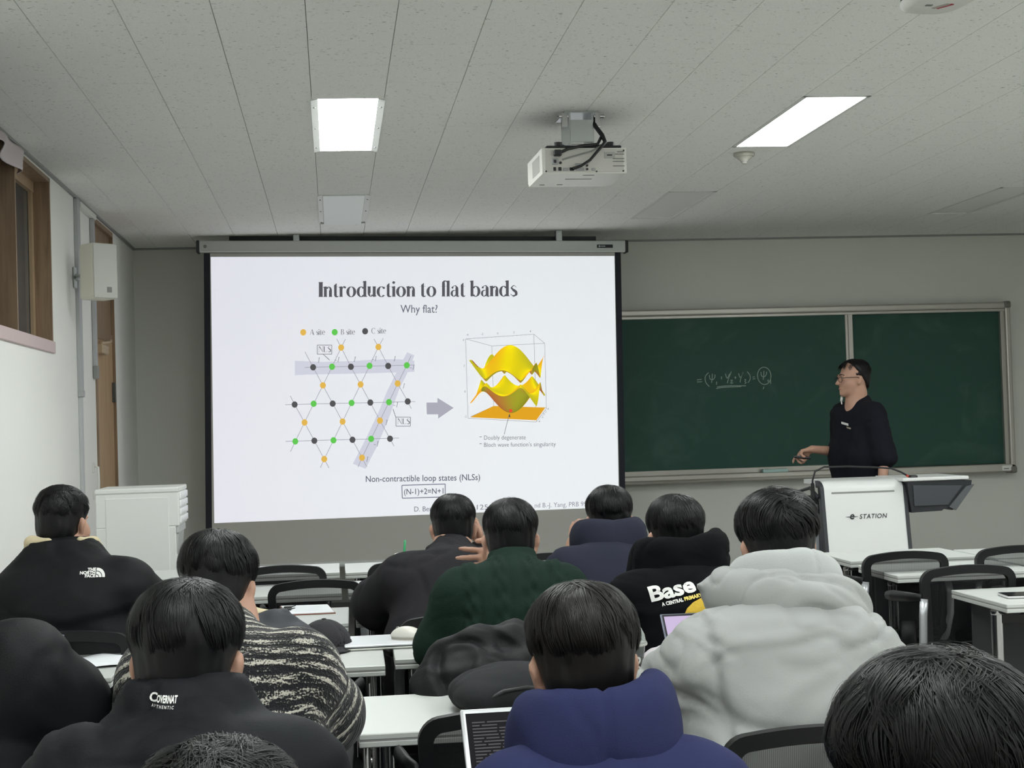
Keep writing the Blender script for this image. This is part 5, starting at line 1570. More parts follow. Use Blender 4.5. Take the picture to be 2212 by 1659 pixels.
def head_field(F, hc, R, s, nb, k=0.012, nose=1.0):
    def W(x, y, z): return hc + R @ (vec(x, y, z) * s)
    def E(c, r, kk=0.016, op='add', R2=None): F.ell(W(*c), vec(*r) * s, R if R2 is None else R2, kk, op)
    E((0, -0.012, 0.018), (0.069, 0.092, 0.088), 0.0)
    E((0, 0.030, -0.045), (0.060, 0.062, 0.070), 0.03)
    E((0, 0.052, -0.086), (0.044, 0.040, 0.034), 0.022)
    E((0, 0.078, -0.106), (0.020, 0.016, 0.015), 0.018)
    for q in (-1, 1):
        E((q * 0.042, 0.055, -0.040), (0.026, 0.026, 0.028), 0.02)
        E((q * 0.030, 0.098, -0.004), (0.019, 0.016, 0.013), 0.012, 'sub')
        E((q * 0.031, 0.076, -0.006), (0.015, 0.013, 0.012), 0.006)
        E((q * 0.027, 0.086, 0.014), (0.022, 0.010, 0.007), 0.012)
        Re = R @ np.array([[math.cos(q * 0.45), -math.sin(q * 0.45), 0], [math.sin(q * 0.45), math.cos(q * 0.45), 0], [0, 0, 1]])
        E((q * 0.075, -0.008, -0.022), (0.007, 0.019, 0.031), 0.008, 'add', Re)
        E((q * 0.080, -0.014, -0.012), (0.010, 0.012, 0.019), 0.006, 'add', Re)
        E((q * 0.086, 0.002, -0.022), (0.006, 0.010, 0.016), 0.005, 'sub', Re)
    F.cone(W(0, 0.088, 0.002), W(0, 0.110 * nose, -0.034), 0.008 * s, 0.011 * s, 0.010)
    F.ell(W(0, 0.112 * nose, -0.040), vec(0.014, 0.012, 0.010) * s, R, 0.008)
    E((0, 0.088, -0.068), (0.021, 0.012, 0.006), 0.006); E((0, 0.086, -0.079), (0.018, 0.011, 0.006), 0.006)
    nb2 = nb + vec(R[0, 1], R[1, 1], 0) * 0.024
    F.chain([W(0, -0.020, -0.05), W(0, -0.026, -0.105), nb2, nb2 + vec(0, -0.01, -0.05)], [0.054 * s, 0.052 * s, 0.058 * s, 0.075 * s], 0.03)

def hand_field(F, w, d, n, s=0.92, curl=(0.5, 0.6, 0.4), spread=0.0, thumb_close=0.3, side=1, per=None, step=None):
    """wrist w, direction d, palm normal n; thumb lies towards side * (d x n)"""
    d = unit(d); n = unit(n - d * np.dot(n, d)); l = np.cross(d, n) * side
    off = (0.030, 0.010, -0.010, -0.029); ln = (0.070, 0.078, 0.072, 0.056); base = (0.086, 0.090, 0.086, 0.078)
    kn = []
    for i in range(4):
        k_ = w + (d * base[i] + l * off[i] - n * 0.002) * s; kn.append(k_)
        F.cone(w + l * off[i] * 0.45 * s + d * 0.012 * s, k_, 0.0155 * s, 0.0112 * s, 0.012)
    F.ell(w + (d * 0.045 + l * 0.022 + n * 0.008) * s, vec(0.020, 0.028, 0.016) * s, np.stack([l, d, n], 1), 0.012)
    for i in range(4):
        c_ = curl if per is None else per[i]
        p = kn[i]; a = 0.0; dd = unit(d + l * (1.5 - i) * spread)
        rr = (0.0098, 0.0088, 0.0078, 0.0066)
        for sgm in range(3):
            a += c_[sgm]
            q = p + (dd * math.cos(a) + n * math.sin(a)) * ln[i] * (0.46, 0.31, 0.23)[sgm] * s
            F.cone(p, q, rr[sgm] * s, rr[sgm + 1] * s, 0.0035); p = q
    b0 = w + (d * 0.022 + l * 0.020 + n * 0.004) * s
    t1 = b0 + unit(d * 0.55 + l * (0.80 - 0.45 * thumb_close) + n * (0.15 + 0.6 * thumb_close)) * 0.042 * s
    t2 = t1 + unit(d * 0.85 + l * (0.35 - 0.5 * thumb_close) + n * (0.2 + 0.5 * thumb_close)) * 0.032 * s
    t3 = t2 + unit(d * 0.95 + l * (0.05 - 0.4 * thumb_close) + n * (0.25 + 0.3 * thumb_close)) * 0.022 * s
    F.chain([b0, t1, t2, t3], [0.0135 * s, 0.0115 * s, 0.0098 * s, 0.0078 * s], 0.005)
    return kn

def put(name, P, Q, m, root, smooth=True, label=None):
    me = np_mesh(name, P - np.array(root.location), Q, smooth)
    me.materials.append(m)
    o = bpy.data.objects.new(name, me); COL.objects.link(o); o.parent = root
    if label: o['label'] = label
    return o

def hair_cap(hc, R, s, v, nape, front=0.062, fz=0.035, ear=True, bang=0.0, mid=0.0):
    F = Field(axis((-0.13, 0.13, 0.0055)), axis((-0.15, 0.13, 0.0055)), axis((-0.16, 0.15, 0.0055)))
    F.ell((0, -0.015, 0.043), (0.069 + v * 0.8, 0.094 + v, 0.065 + v * 0.6), None, 0)
    F.ell((0, -0.020, 0.012), (0.068 + v * 0.4, 0.088 + v * 0.7, 0.080), None, 0.02)
    F.ell((0, -0.034, -0.030), (0.064, 0.070 + v * 0.4, 0.066), None, 0.025)
    F.cone((0, -0.052, -0.040), (0, -0.060, -nape + 0.004), 0.056, 0.046, 0.025, sx=(1.0, 0.8, 1))
    if bang: F.ell((0, 0.066, 0.048), (0.064, 0.034 + v, 0.036 + bang), None, 0.02)
    F.plane((0, front, fz), (0, 0.82, -0.57), 0.012)
    F.plane((0, 0, -nape), (0, 0, -1), 0.008)
    for q in (-1, 1):
        F.ell((q * 0.094, 0.030, -0.062), (0.046, 0.052, 0.050), None, 0.008, 'sub')
        F.ell((q * 0.114, -0.010, -0.058), (0.044, 0.078, 0.052), None, 0.008, 'sub')
        if ear: F.ell((q * 0.094, 0.000, -0.030), (0.030, 0.034, 0.030), None, 0.008, 'sub')
        F.cone((q * 0.100, -0.02, -0.085), (q * 0.078, -0.03, -0.15), 0.036, 0.05, 0.01, 'sub')
    P, Q = F.mesh(); P = relax(P, Q, 1)
    N = vnormals(P, Q)
    P = P + N * (vnoise(P * np.array([70, 70, 16]) + 3.1) * 0.0022)[:, None]
    return hc + (P * s) @ R.T, Q

def hair_strands(hc, R, s, v, n, L, w0, whorl, seed, nape=0.10, clumps=160, lift=0.03, swirl=0.25, part=None, wave=0.0, front_y=0.45, grav=0.55):
    rg = np.random.default_rng(seed)
    T = 8
    C = np.array([0, -0.015, 0.043]); RR = np.array([0.069 + v * 0.8, 0.094 + v, 0.065 + v * 0.6])
    def sample(m):
        out = []
        while sum(len(o) for o in out) < m:
            d = rg.normal(size=(m * 2, 3)); d /= np.linalg.norm(d, axis=1)[:, None]
            ok = (d[:, 2] > -0.75) & ~((d[:, 1] > front_y) & (d[:, 2] < 0.35)) & ~((np.abs(d[:, 0]) > 0.62) & (d[:, 2] < -0.35) & (d[:, 1] > -0.30))
            out.append(d[ok])
        out = np.concatenate(out)[:m]
        k = int(m * 0.22); c = unit(whorl) + rg.normal(size=(k, 3)) * 0.26
        out[:k] = c / np.linalg.norm(c, axis=1)[:, None]
        return out
    w = unit(whorl)
    def march(d, Ls):
        path = [d]
        for t in range(T - 1):
            if part is not None:            # hair falls to both sides of a parting line
                away = np.stack([np.sign(d[:, 0] - part) * 0.9, 0.25 * (d[:, 1] - w[1]), d[:, 2] * 0], 1)
                a_ = away * np.clip(d[:, 2:3] + 0.2, 0, 1) + (d - w) * 0.25
            else:
                a_ = (d - w) / (np.linalg.norm(d - w, axis=1)[:, None] + 0.15)
            tg = a_ + np.array([0, 0, -grav])[None] * (0.4 + 0.6 * t / T) + swirl * np.cross(np.broadcast_to(w, d.shape), d)
            tg = tg - d * (tg * d).sum(1)[:, None]; tg /= np.linalg.norm(tg, axis=1)[:, None] + 1e-9
            d = d + tg * (Ls / (0.098 * (T - 1)))[:, None]; d = d / np.linalg.norm(d, axis=1)[:, None]
            path.append(d)
        return np.stack(path, 1)
    cs = sample(clumps); cl = L * rg.uniform(0.7, 1.15, clumps)
    cp = march(cs, cl); coff = rg.normal(size=(clumps, 1, 3)) * 0.055; clift = rg.uniform(0, 1, clumps)
    ci = rg.integers(0, clumps, n)
    d0 = cs[ci] + rg.normal(size=(n, 3)) * 0.095; d0 /= np.linalg.norm(d0, axis=1)[:, None]
    Ls = cl[ci] * rg.uniform(0.8, 1.1, n)
    def limit(d_, L_):
        # short sides above the ears, longer at the back of the head
        for _ in range(2):
            z = C[2] + RR[2] * march(d_, L_)[:, :, 2]; pth = march(d_, L_)
            cb = -pth[:, -1, 1] / (np.hypot(pth[:, -1, 0], pth[:, -1, 1]) + 1e-6)
            k_ = np.clip((cb - 0.25) / 0.50, 0, 1); zl = -0.004 * (1 - k_) - nape * 0.95 * k_ + rg.normal(size=len(L_)) * 0.014
            over = z < zl[:, None]; first = np.where(over.any(1), over.argmax(1), T - 1)
            L_ = L_ * np.clip(first / (T - 1.0), 0.12, 1)
        return L_
    Ls = limit(d0, Ls); cp = march(cs, limit(cs, cl))
    pp = march(d0, Ls)
    tt = np.linspace(0, 1, T)[None, :, None]
    pp = pp * (1 - 0.62 * tt ** 1.3) + (cp[ci] + coff[ci] * tt) * (0.62 * tt ** 1.3)
    if wave: pp = pp + wave * np.sin(tt * 7 + rg.uniform(0, 6, (clumps, 1, 1))[ci]) * rg.normal(size=(clumps, 1, 3))[ci]
    pp /= np.linalg.norm(pp, axis=2)[:, :, None]
    rad = 0.990 + 0.035 * rg.random((n, 1, 1)) * (0.3 + tt) + 0.03 * tt * (rg.random((n, 1, 1)) < 0.05) + 1.3 * lift * clift[ci][:, None, None] * np.sin(tt * PI * 0.85)
    pos = C + RR * pp * rad
    # below the widest part the hair hangs inwards towards the nape
    below = np.clip((0.01 - pos[:, :, 2]) / 0.10, 0, 1)[:, :, None]
    pos = pos * (1 - below * np.array([0.30, 0.06, 0])) 
    zmin = -nape + 0.012 * rg.random((n, 1))
    pos[:, :, 2] = np.maximum(pos[:, :, 2], zmin)
    nrm = pp / RR; nrm /= np.linalg.norm(nrm, axis=2)[:, :, None]
    tg = np.gradient(pos, axis=1); tg /= np.linalg.norm(tg, axis=2)[:, :, None] + 1e-9
    wd = np.cross(tg, nrm); wd /= np.linalg.norm(wd, axis=2)[:, :, None] + 1e-9
    W = w0 * rg.uniform(0.6, 1.3, (n, 1, 1)) * (1 - 0.75 * tt ** 2)
    Lf = pos + wd * W; Rt_ = pos - wd * W; Md = pos + nrm * W * 0.35
    V = np.stack([Lf, Md, Rt_], 2).reshape(-1, 3)
    base = np.arange(n)[:, None] * (T * 3) + np.arange(T - 1)[None, :] * 3
    q1 = np.stack([base, base + 1, base + 4, base + 3], -1).reshape(-1, 4)
    q2 = np.stack([base + 1, base + 2, base + 5, base + 4], -1).reshape(-1, 4)
    return hc + (V * s) @ R.T, np.concatenate([q1, q2])

def print_on(cloth, geo, mat_, name, origin, right, up, parent, normal=(0, 1, 0), lift=0.0022, maxlen=0.012, label=None):
    """lay flat artwork (2-D vertices, faces) on a garment by projecting it along the normal"""
    V, F = geo
    bm = bmesh.new()
    vs = [bm.verts.new((p[0], p[1], 0)) for p in V]
    for f in F:
        try: bm.faces.new([vs[i] for i in f])
        except ValueError: pass
    bmesh.ops.triangulate(bm, faces=bm.faces)
    for _ in range(4):
        lg = [e for e in bm.edges if e.calc_length() > maxlen]
        if not lg: break
        bmesh.ops.subdivide_edges(bm, edges=lg, cuts=1, use_grid_fill=False)
        bmesh.ops.triangulate(bm, faces=bm.faces)
    me0 = cloth.data; off = Vector(cloth.parent.location)
    bv = BVHTree.FromPolygons([v.co + off for v in me0.vertices], [tuple(p.vertices) for p in me0.polygons])
    o_, r_, u_, n_ = Vector(origin), Vector(right).normalized(), Vector(up).normalized(), Vector(normal).normalized()
    for v in bm.verts:
        p = o_ + r_ * v.co.x + u_ * v.co.y
        hit = bv.ray_cast(p - n_ * 0.6, n_, 1.5)
        v.co = (hit[0] if hit[0] is not None else p) - n_ * lift - Vector(parent.location)
    me = bpy.data.meshes.new(name); bm.to_mesh(me); bm.free()
    me.materials.append(mat_)
    o = bpy.data.objects.new(name, me); COL.objects.link(o); o.parent = cloth
    o.matrix_parent_inverse = Matrix.Identity(4)
    if label: o['label'] = label
    return o

def person(label, hc, T, sw, hip, arms, cloth, hair, yaw=0.0, pitch=0.15, s=0.92, t=0.02, group=None, neck=None, legs=None, vox=0.012, face=True, root_y=None,
           hands=None, collar=None, hood=None, extra=None, sleeve=(1, 1), hem=None, torso_yaw=0.0, head_roll=0.0, depth=1.0, shoe=M_shoe, trousers=M_jeans):
    hc, T, hip = vec(*hc), vec(*T), vec(*hip)
    root = thing('person', label, 'person', (float(hip[0]), float(hip[1]), 0.0), 0, group)
    R = frame(yaw, pitch, head_roll)
    nb = vec(*neck) if neck is not None else hc + R @ (vec(0, -0.055, -0.135) * s) * 1.0
    tf = frame(torso_yaw, 0.0); rx = tf[:, 0]; fy = tf[:, 1]
    SL, SR = T - rx * sw, T + rx * sw
    el, wl_, er_, wr = [vec(*q) for q in arms]
    # ---- one continuous body
    pts = np.stack([hc, T, hip, el, wl_, er_, wr, SL, SR] + ([vec(*q) for q in np.array(legs).reshape(-1, 3)] if legs is not None else [hip + vec(0, 0.5, -0.1)]))
    hx = [(hc[0] - 0.11, hc[0] + 0.11, 0.0065)]; hy = [(hc[1] - 0.13, hc[1] + 0.15, 0.0065)]; hz = [(hc[2] - 0.14, hc[2] + 0.13, 0.0065)]
    hs = hands or [None, None]
    hspec = []
    for i, (w_, e_) in enumerate(((wl_, el), (wr, er_))):
        sp_ = hs[i] or {}
        d = unit(sp_.get('d', w_ - e_)); n_ = vec(*sp_.get('n', (0, 0, -1)))
        hspec.append((w_, d, n_, sp_))
        c_ = w_ + d * 0.08
        st = sp_.get('step', 0.0065)
        hx.append((c_[0] - 0.10, c_[0] + 0.10, st)); hy.append((c_[1] - 0.10, c_[1] + 0.10, st)); hz.append((c_[2] - 0.075, c_[2] + 0.075, st))
    lo, hi = pts.min(0) - 0.16, pts.max(0) + 0.16
    lo[2] = max(lo[2], -0.01) if legs is None else -0.01
    lo[2] = -0.01
    F = Field(fine_axis(lo[0], hi[0], 0.017, hx), fine_axis(lo[1], hi[1] + (0.0 if legs is not None else 0.1), 0.018, hy), fine_axis(lo[2], hi[2], 0.018, hz))
    head_field(F, hc, R, s, nb)
    F.cone(SL, SR, 0.046, 0.046, 0.04)
    F.cone(nb + vec(0, 0.01, -0.02), T, 0.050, 0.06, 0.05)
    for q in (-1, 1):
        F.cone(T + rx * q * 0.062 * s + vec(0, 0, -0.08), hip + rx * q * 0.07 * s, 0.083 * s, 0.088 * s, 0.05)
    for (sh, e_, w_) in ((SL, el, wl_), (SR, er_, wr)):
        F.chain([sh, e_, w_], [0.044, 0.036, 0.024], 0.02)
    for i, (w_, d, n_, sp_) in enumerate(hspec):
        hand_field(F, w_, d, n_, s, sp_.get('curl', (0.35, 0.45, 0.3)), sp_.get('spread', 0.05), sp_.get('thumb', 0.3), sp_.get('side', 1 if i == 1 else -1) , sp_.get('per'))
    if legs is None:
        legs = []
        for q in (-1, 1):
            hp = hip + rx * q * 0.075; kn = hp + fy * 0.40 + rx * q * 0.05; kn[2] = 0.50
            an = kn - fy * 0.04; an[2] = 0.08
            legs.append((hp, kn, an))
    else:
        legs = [[vec(*p) for p in l] for l in legs]
    for hp, kn, an in legs:
        F.chain([hp, kn, an], [0.068, 0.046, 0.032], 0.03)
        F.cone(an + vec(0, 0, -0.04), an + unit(fy) * 0.13 + vec(0, 0, -0.05), 0.028, 0.022, 0.02)
    P, Q = F.mesh(); P = relax(P, Q, 1, 0.4)
    body = put('body', P, Q, M_skin, root)
    # ---- face details
    if face:
        for q in (-1, 1):
            c_ = hc + R @ (vec(q * 0.031, 0.0815, -0.006) * s)
            b = MB(); b.lathe([(0.0, -0.0085), (0.005, -0.0066), (0.0085, 0.0), (0.005, 0.0066), (0.0, 0.0085)], n=12)
            e_ = obj('eye', b, M_eye, root, smooth=True, loc=Vector(c_) - root.location)
            b = MB(); b.lathe([(0.0, 0.0), (0.0042, -0.0008), (0.0042, 0.0)], n=12)
            io = obj('iris', b, M_iris, e_, loc=Vector(R @ vec(0, 0.0078, 0) * s))
            io.rotation_euler = Matrix(R.tolist()).to_euler(); io.rotation_euler.rotate_axis('X', -PI / 2)
    # ---- trousers and shoes
    z0, z1 = 0.06, float(hip[2]) + 0.12
    ys = np.array([p[1] for l in legs for p in l]); xs = np.array([p[0] for l in legs for p in l])
    F = Field(axis((xs.min() - 0.15, xs.max() + 0.15, 0.018)), axis((min(ys.min(), hip[1]) - 0.16, ys.max() + 0.14, 0.018)), axis((z0 - 0.02, z1, 0.018)))
    for hp, kn, an in legs: F.chain([hp, kn, an + vec(0, 0, 0.02)], [0.090, 0.070, 0.052], 0.03)
    F.cone(legs[0][0] + vec(0, 0, 0.02), legs[1][0] + vec(0, 0, 0.02), 0.10, 0.10, 0.04)
    F.plane((0, 0, 0.075), (0, 0, -1)); P, Q = F.mesh(); N = vnormals(P, Q); P = P + N * folds(P, 0.004, (12, 12, 14), 3)[:, None]
    put('trousers', P, Q, trousers, root)
    for hp, kn, an in legs:
        a = an + vec(0, 0, -0.045)
        F = Field(axis((a[0] - 0.16, a[0] + 0.16, 0.010)), axis((a[1] - 0.22, a[1] + 0.25, 0.012)), axis((0.0, 0.13, 0.010)))
        F.cone(a - fy * 0.03, a + fy * 0.15, 0.040, 0.036, 0.02, sx=(1, 1, 0.9)); F.cone(a + vec(0, 0, 0.0), a + vec(0, 0, 0.045), 0.042, 0.040, 0.02)
        F.plane((0, 0, 0.004), (0, 0, -1)); P, Q = F.mesh()
        put('shoe', P, Q, shoe, root)
    # ---- upper garment
    c = cloth; tk = c.get('t', 0.022)
    lo2 = np.minimum.reduce([SL, SR, el, er_, wl_, wr, hip, T]) - 0.18 - tk; hi2 = np.maximum.reduce([SL, SR, el, er_, wl_, wr, hip, T, nb + vec(0, 0, 0.05)]) + 0.18 + tk
    zb = (hem if hem is not None else float(hip[2]) - 0.05)
    F = Field(axis((lo2[0], hi2[0], vox)), axis((lo2[1], hi2[1], vox)), axis((zb - 0.02, hi2[2], vox)))
    F.cone(SL + vec(0, 0, -0.004), SR + vec(0, 0, -0.004), 0.048 + tk, None, 0.05)
    F.cone(nb + vec(0, 0, -0.02), T, 0.060 + tk * 0.5, 0.07 + tk, 0.05)
    ns = nb * 0.55 + T * 0.45 + vec(0, 0, -0.004)
    for sh_ in (SL, SR): F.cone(ns, T * 0.4 + sh_ * 0.6 + vec(0, 0, 0.004), 0.044 + tk * 0.5, 0.046 + tk, 0.045)
    bul = c.get('belly', 0.0)
    for q in (-1, 1):
        a0 = T + rx * q * (0.070 * s) + vec(0, 0, -0.075); b0 = hip + rx * q * (0.078 * s) + vec(0, 0, -0.02)
        m0 = (a0 + b0) / 2 - fy * c.get('hunch', 0.012)
        F.chain([a0, m0, b0], [(0.094 + tk) * depth, (0.097 + tk + bul) * depth, (0.096 + tk + bul * 0.6) * depth], 0.05)
    if c.get('back'):                                    # rounded upper back
        F.ell(T - fy * 0.030 + vec(0, 0, -0.075), (sw + 0.01, 0.075 + tk, 0.085), tf, 0.05)
    rsl = c.get('sleeve', (0.052, 0.047, 0.036))
    for i, (sh, e_, w_) in enumerate(((SL, el, wl_), (SR, er_, wr))):
        L_ = c.get('cuff', (0.94, 0.94))[i]; we = e_ + (w_ - e_) * L_
        F.chain([sh, e_, we], [rsl[0] + tk, rsl[1] + tk, rsl[2] + tk * 0.6], 0.03)
    if collar:                                           # stand-up collar
        h, rr = collar
        ax = unit(nb - T + vec(0, 0, 0.12))
        F.cone(nb - ax * 0.03, nb + ax * h, rr * 1.06, rr, 0.02)
        F.plane(nb + ax * (h + 0.004), ax + vec(0, 0.25, 0), 0.006) if c.get('flat_collar') else None
    if extra: extra(F, dict(T=T, nb=nb, SL=SL, SR=SR, rx=rx, fy=fy, hip=hip, tk=tk))
    F.plane((0, 0, zb), (0, 0, -1), 0.01)
    P, Q = F.mesh(); P = relax(P, Q, 2, 0.5); N = vnormals(P, Q)
    if c.get('disp'):
        P = P + N * c['disp'](P, N, dict(T=T, nb=nb, SL=SL, SR=SR, el=el, er=er_, wl=wl_, wr=wr, hip=hip))[:, None]
    g = put(c['name'], P, Q, c['mat'], root, label=c.get('label'))
    if c.get('knit'):
        # row coordinate: height on the trunk, distance along the arm on the sleeves
        co = np.zeros((len(P), 3), np.float32)
        trunk_y = P[:, 2] + 0.75 * np.maximum(0, P[:, 1] - (T[1] - 0.085)); trunk_x = (P - T) @ rx
        co[:, 0] = trunk_x; co[:, 1] = trunk_y
        for sh, e_, w_ in ((SL, el, wl_), (SR, er_, wr)):
            best = None
            for a_, b_, o_ in ((sh, e_, 0.0), (e_, w_, np.linalg.norm(e_ - sh))):
                ab = b_ - a_; h = np.clip(((P - a_) @ ab) / (ab @ ab), 0, 1); dd = np.linalg.norm(P - a_ - h[:, None] * ab, axis=1); al = h * np.linalg.norm(ab) + o_
                if best is None: best = [dd, al]
                else:
                    mk = dd < best[0]; best[0] = np.where(mk, dd, best[0]); best[1] = np.where(mk, al, best[1])
            lateral = (P - T) @ rx; side = np.sign((sh - T) @ rx)
            mk = (best[1] > 0.05) & (best[0] < rsl[0] + tk + 0.02) & (lateral * side > sw + 0.012)
            co[mk, 1] = -best[1][mk] + 0.01; co[mk, 0] = P[mk, 1] * 1.2
        at = g.data.attributes.new('knit', 'FLOAT_VECTOR', 'POINT'); at.data.foreach_set('vector', co.ravel())
    # ---- hood lying on the shoulders
    if hood: hood(root, g, dict(T=T, nb=nb, SL=SL, SR=SR, rx=rx, fy=fy, R=R, hc=hc, s=s))
    # ---- hair
    if hair:
        h = dict(hair); m = h.pop('mat', M_hair); st = h.pop('strands', {}); v = h.get('v', 0.016)
        P, Q = hair_cap(hc, R, s, **h)
        V2, Q2 = hair_strands(hc, R, s, v + st.pop('over', 0.002), nape=h['nape'], **st)
        Qa = np.concatenate([Q, Q2 + len(P)])
        put('hair', np.concatenate([P, V2]), Qa, m, root)
    return root, g, dict(R=R, nb=nb, hc=hc, T=T)

def hood_part(name, m, pts, rs, sx=(1, 1, 1), k=0.03, extra=None, disp=None, step=0.009, crease=None):
    def f(root, g, d):
        W = lambda p: d['nb'] + d['rx'] * p[0] + d['fy'] * p[1] + vec(0, 0, p[2])
        Wp = [W(p) for p in pts]
        A = np.array(Wp); lo = A.min(0) - max(rs) - 0.09; hi = A.max(0) + max(rs) + 0.09
        F = Field(axis((lo[0], hi[0], step)), axis((lo[1], hi[1], step)), axis((lo[2], hi[2], step)))
        F.chain(Wp, rs, k, 'add', sx)
        if extra: extra(F, W, d)
        P, Q = F.mesh(); P = relax(P, Q, 1); N = vnormals(P, Q)
        L = np.stack([(P - d['nb']) @ d['rx'], (P - d['nb']) @ d['fy'], P[:, 2] - d['nb'][2]], 1)
        if disp: P = P + N * disp(L)[:, None]
        put(name, P, Q, m, root)
    return f

# ------------------------------------------------------------------ clothing materials
M_blackcoat = mat('coat_black', (13, 15, 18), 0.66, bump=(340, 0.25), spec=0.22, wrinkle=(4.5, 0.55, (1.0, 1.0, 2.2), 0.3))
M_navyblack = mat('coat_ink', (17, 19, 24), 0.70, bump=(420, 0.2), spec=0.20, wrinkle=(4.0, 0.50, (1.0, 1.0, 2.4), 0.35))
M_charcoal = mat('sweat_charcoal', (44, 43, 46), 0.92, bump=(500, 0.25), spec=0.12, wrinkle=(3.5, 0.50, (1.0, 1.0, 1.6), -0.6))
M_green = mat('knit_green', (28, 45, 38), 0.92, bump=(420, 0.6), spec=0.12)
M_slate = mat('hoodie_slate', (45, 47, 60), 0.92, bump=(520, 0.25), spec=0.12, wrinkle=(3.5, 0.35, (1.0, 1.0, 1.6), 0.4))
M_black = mat('hoodie_black', (10, 11, 14), 0.92, bump=(520, 0.25), spec=0.12, wrinkle=(3.5, 0.40, (1.0, 1.0, 1.6), 0.4))
M_navy = mat('hoodie_navy', (44, 48, 82), 0.92, bump=(520, 0.25), spec=0.12, wrinkle=(3.0, 0.35, (1.0, 1.0, 1.5), 0.3))
M_grey = mat('puffer_grey', (160, 162, 160), 0.62, bump=(320, 0.10), spec=0.3, vary=(5, 0.03), wrinkle=(4.2, 0.55, (0.8, 0.8, 2.6), 0.35))
M_fleece = mat('fleece_grey', (178, 181, 180), 0.95, bump=(320, 0.16), spec=0.1, sheen=0.3)
M_cream = mat('fleece_cream', (206, 192, 158), 0.95, bump=(260, 0.6), spec=0.1, sheen=0.3)
M_down = mat('down_black', (14, 15, 18), 0.62, bump=(200, 0.2), spec=0.28, wrinkle=(5.0, 0.6, (1.0, 1.0, 1.8), 0.3))
M_tee = mat('sweater_black', (24, 25, 32), 0.9, bump=(500, 0.25), spec=0.15)
M_knit = mat_marled_knit()

def D_soft(amp, seed, sc=(9, 9, 15), rot=0.0, ridge=0.8):
    return lambda P, N, d: folds(P, amp, sc, seed, ridge, rot)
def D_puff(amp, seed, pitch, amp2=0.006):
    def f(P, N, d):
        z = P[:, 2] + 0.05 * vnoise(P * 3 + seed)
        return amp * np.abs(np.sin(z * PI / pitch)) ** 0.6 - amp * 0.5 + folds(P, amp2, (11, 11, 20), seed, 0.8)
    return f

def std_hood(m, w=0.100, dpt=0.095, r=0.026, pouch=(0.095, 0.045, 0.060), pz=-0.040, rise=0.020, seam=True, name='hood', amp=0.004, seed=1.0, tilt=0.0, step=0.008, tall=1.8):
    pts = [(-w * 0.45, 0.125, -0.10 + rise), (-w * 0.85, 0.085, -0.045 + rise), (-w, 0.01, -0.004 + rise - tilt), (-w * 0.80, -dpt * 0.66, 0.0 + rise - tilt * 0.6), (-w * 0.33, -dpt, -0.004 + rise), (w * 0.33, -dpt, -0.004 + rise),
           (w * 0.80, -dpt * 0.66, 0.0 + rise + tilt * 0.6), (w, 0.01, -0.004 + rise + tilt), (w * 0.85, 0.085, -0.045 + rise), (w * 0.45, 0.125, -0.10 + rise)]
    def ex(F, W, d):
        R_ = np.stack([d['rx'], d['fy'], vec(0, 0, 1)], 1)
        F.ell(W((0, -dpt * 0.92, pz)), pouch, R_, 0.04)
        F.ell(W((0, -dpt * 1.0, pz - pouch[2] * 0.55)), (pouch[0] * 0.6, pouch[1] * 0.9, pouch[2] * 0.6), R_, 0.04)
        F.ell(W((0, 0.02, 0.055 + rise)), (w * 0.80, 0.090, 0.060), R_, 0.012, 'sub')
    def dp(L):
        q = folds(L, amp, (10, 10, 12), seed, 0.7)
        if seam: q = q - 0.005 * np.exp(-(L[:, 0] / 0.004) ** 2) * (L[:, 1] < -0.02)
        return q
    pts = smooth_pts(pts, 5); nn = len(pts); rs = [r * (0.8 + 0.2 * min(1, 4 * min(i, nn - 1 - i) / nn)) for i in range(nn)]
    return hood_part(name, m, pts, rs, sx=(1, 1, tall), k=0.03, extra=ex, disp=dp, step=step)

AUD = 'seated people in the audience'
# P1 far left, black down jacket with cream collar
def ex1(F, d):
    F.cone(d['nb'] + vec(-0.085, -0.05, -0.01), d['nb'] + vec(0.085, -0.05, -0.01), 0.050, 0.050, 0.04)
    F.cone(d['nb'] + vec(-0.07, -0.04, 0.025), d['nb'] + vec(0.085, -0.035, 0.020), 0.040, 0.040, 0.02)
def dd1(P, N, d):
    q = folds(P, 0.009, (8, 8, 15), 2.0, 0.8)
    zl = d['T'][2] - 0.075 + 0.04 * np.abs((P[:, 0] - d['T'][0]) / 0.2)
    return q + 0.006 * np.tanh((P[:, 2] - zl) / 0.006) * (P[:, 1] < d['T'][1])
r1, g1, q1 = person('person at far left in black down jacket with white logo, head turned to the screen', (-0.850, 4.95, 1.118), (-0.800, 4.83, 0.900), 0.150, (-0.80, 4.80, 0.50),
    ((-1.05, 4.95, 0.80), (-0.94, 5.22, 0.785), (-0.560, 4.95, 0.80), (-0.70, 5.22, 0.785)),
    dict(name='down_jacket', mat=M_blackcoat, t=0.040, back=True, disp=dd1, sleeve=(0.055, 0.052, 0.042), hunch=0.02, belly=0.015),
    dict(v=0.012, nape=0.098, strands=dict(n=2550, L=0.050, w0=0.00132, whorl=(0.2, -0.4, 0.9), seed=1, lift=0.05, wave=0.05)), yaw=-0.35, pitch=0.10, neck=(-0.845, 4.90, 1.01), extra=ex1, group=AUD)
hood_part('collar_lining', M_cream, [(-0.105, 0.02, 0.030), (-0.085, -0.045, 0.046), (-0.03, -0.07, 0.050)], [0.018, 0.017, 0.012], step=0.006)(r1, g1, dict(nb=q1['nb'], rx=vec(1, 0, 0), fy=vec(0, 1, 0)))
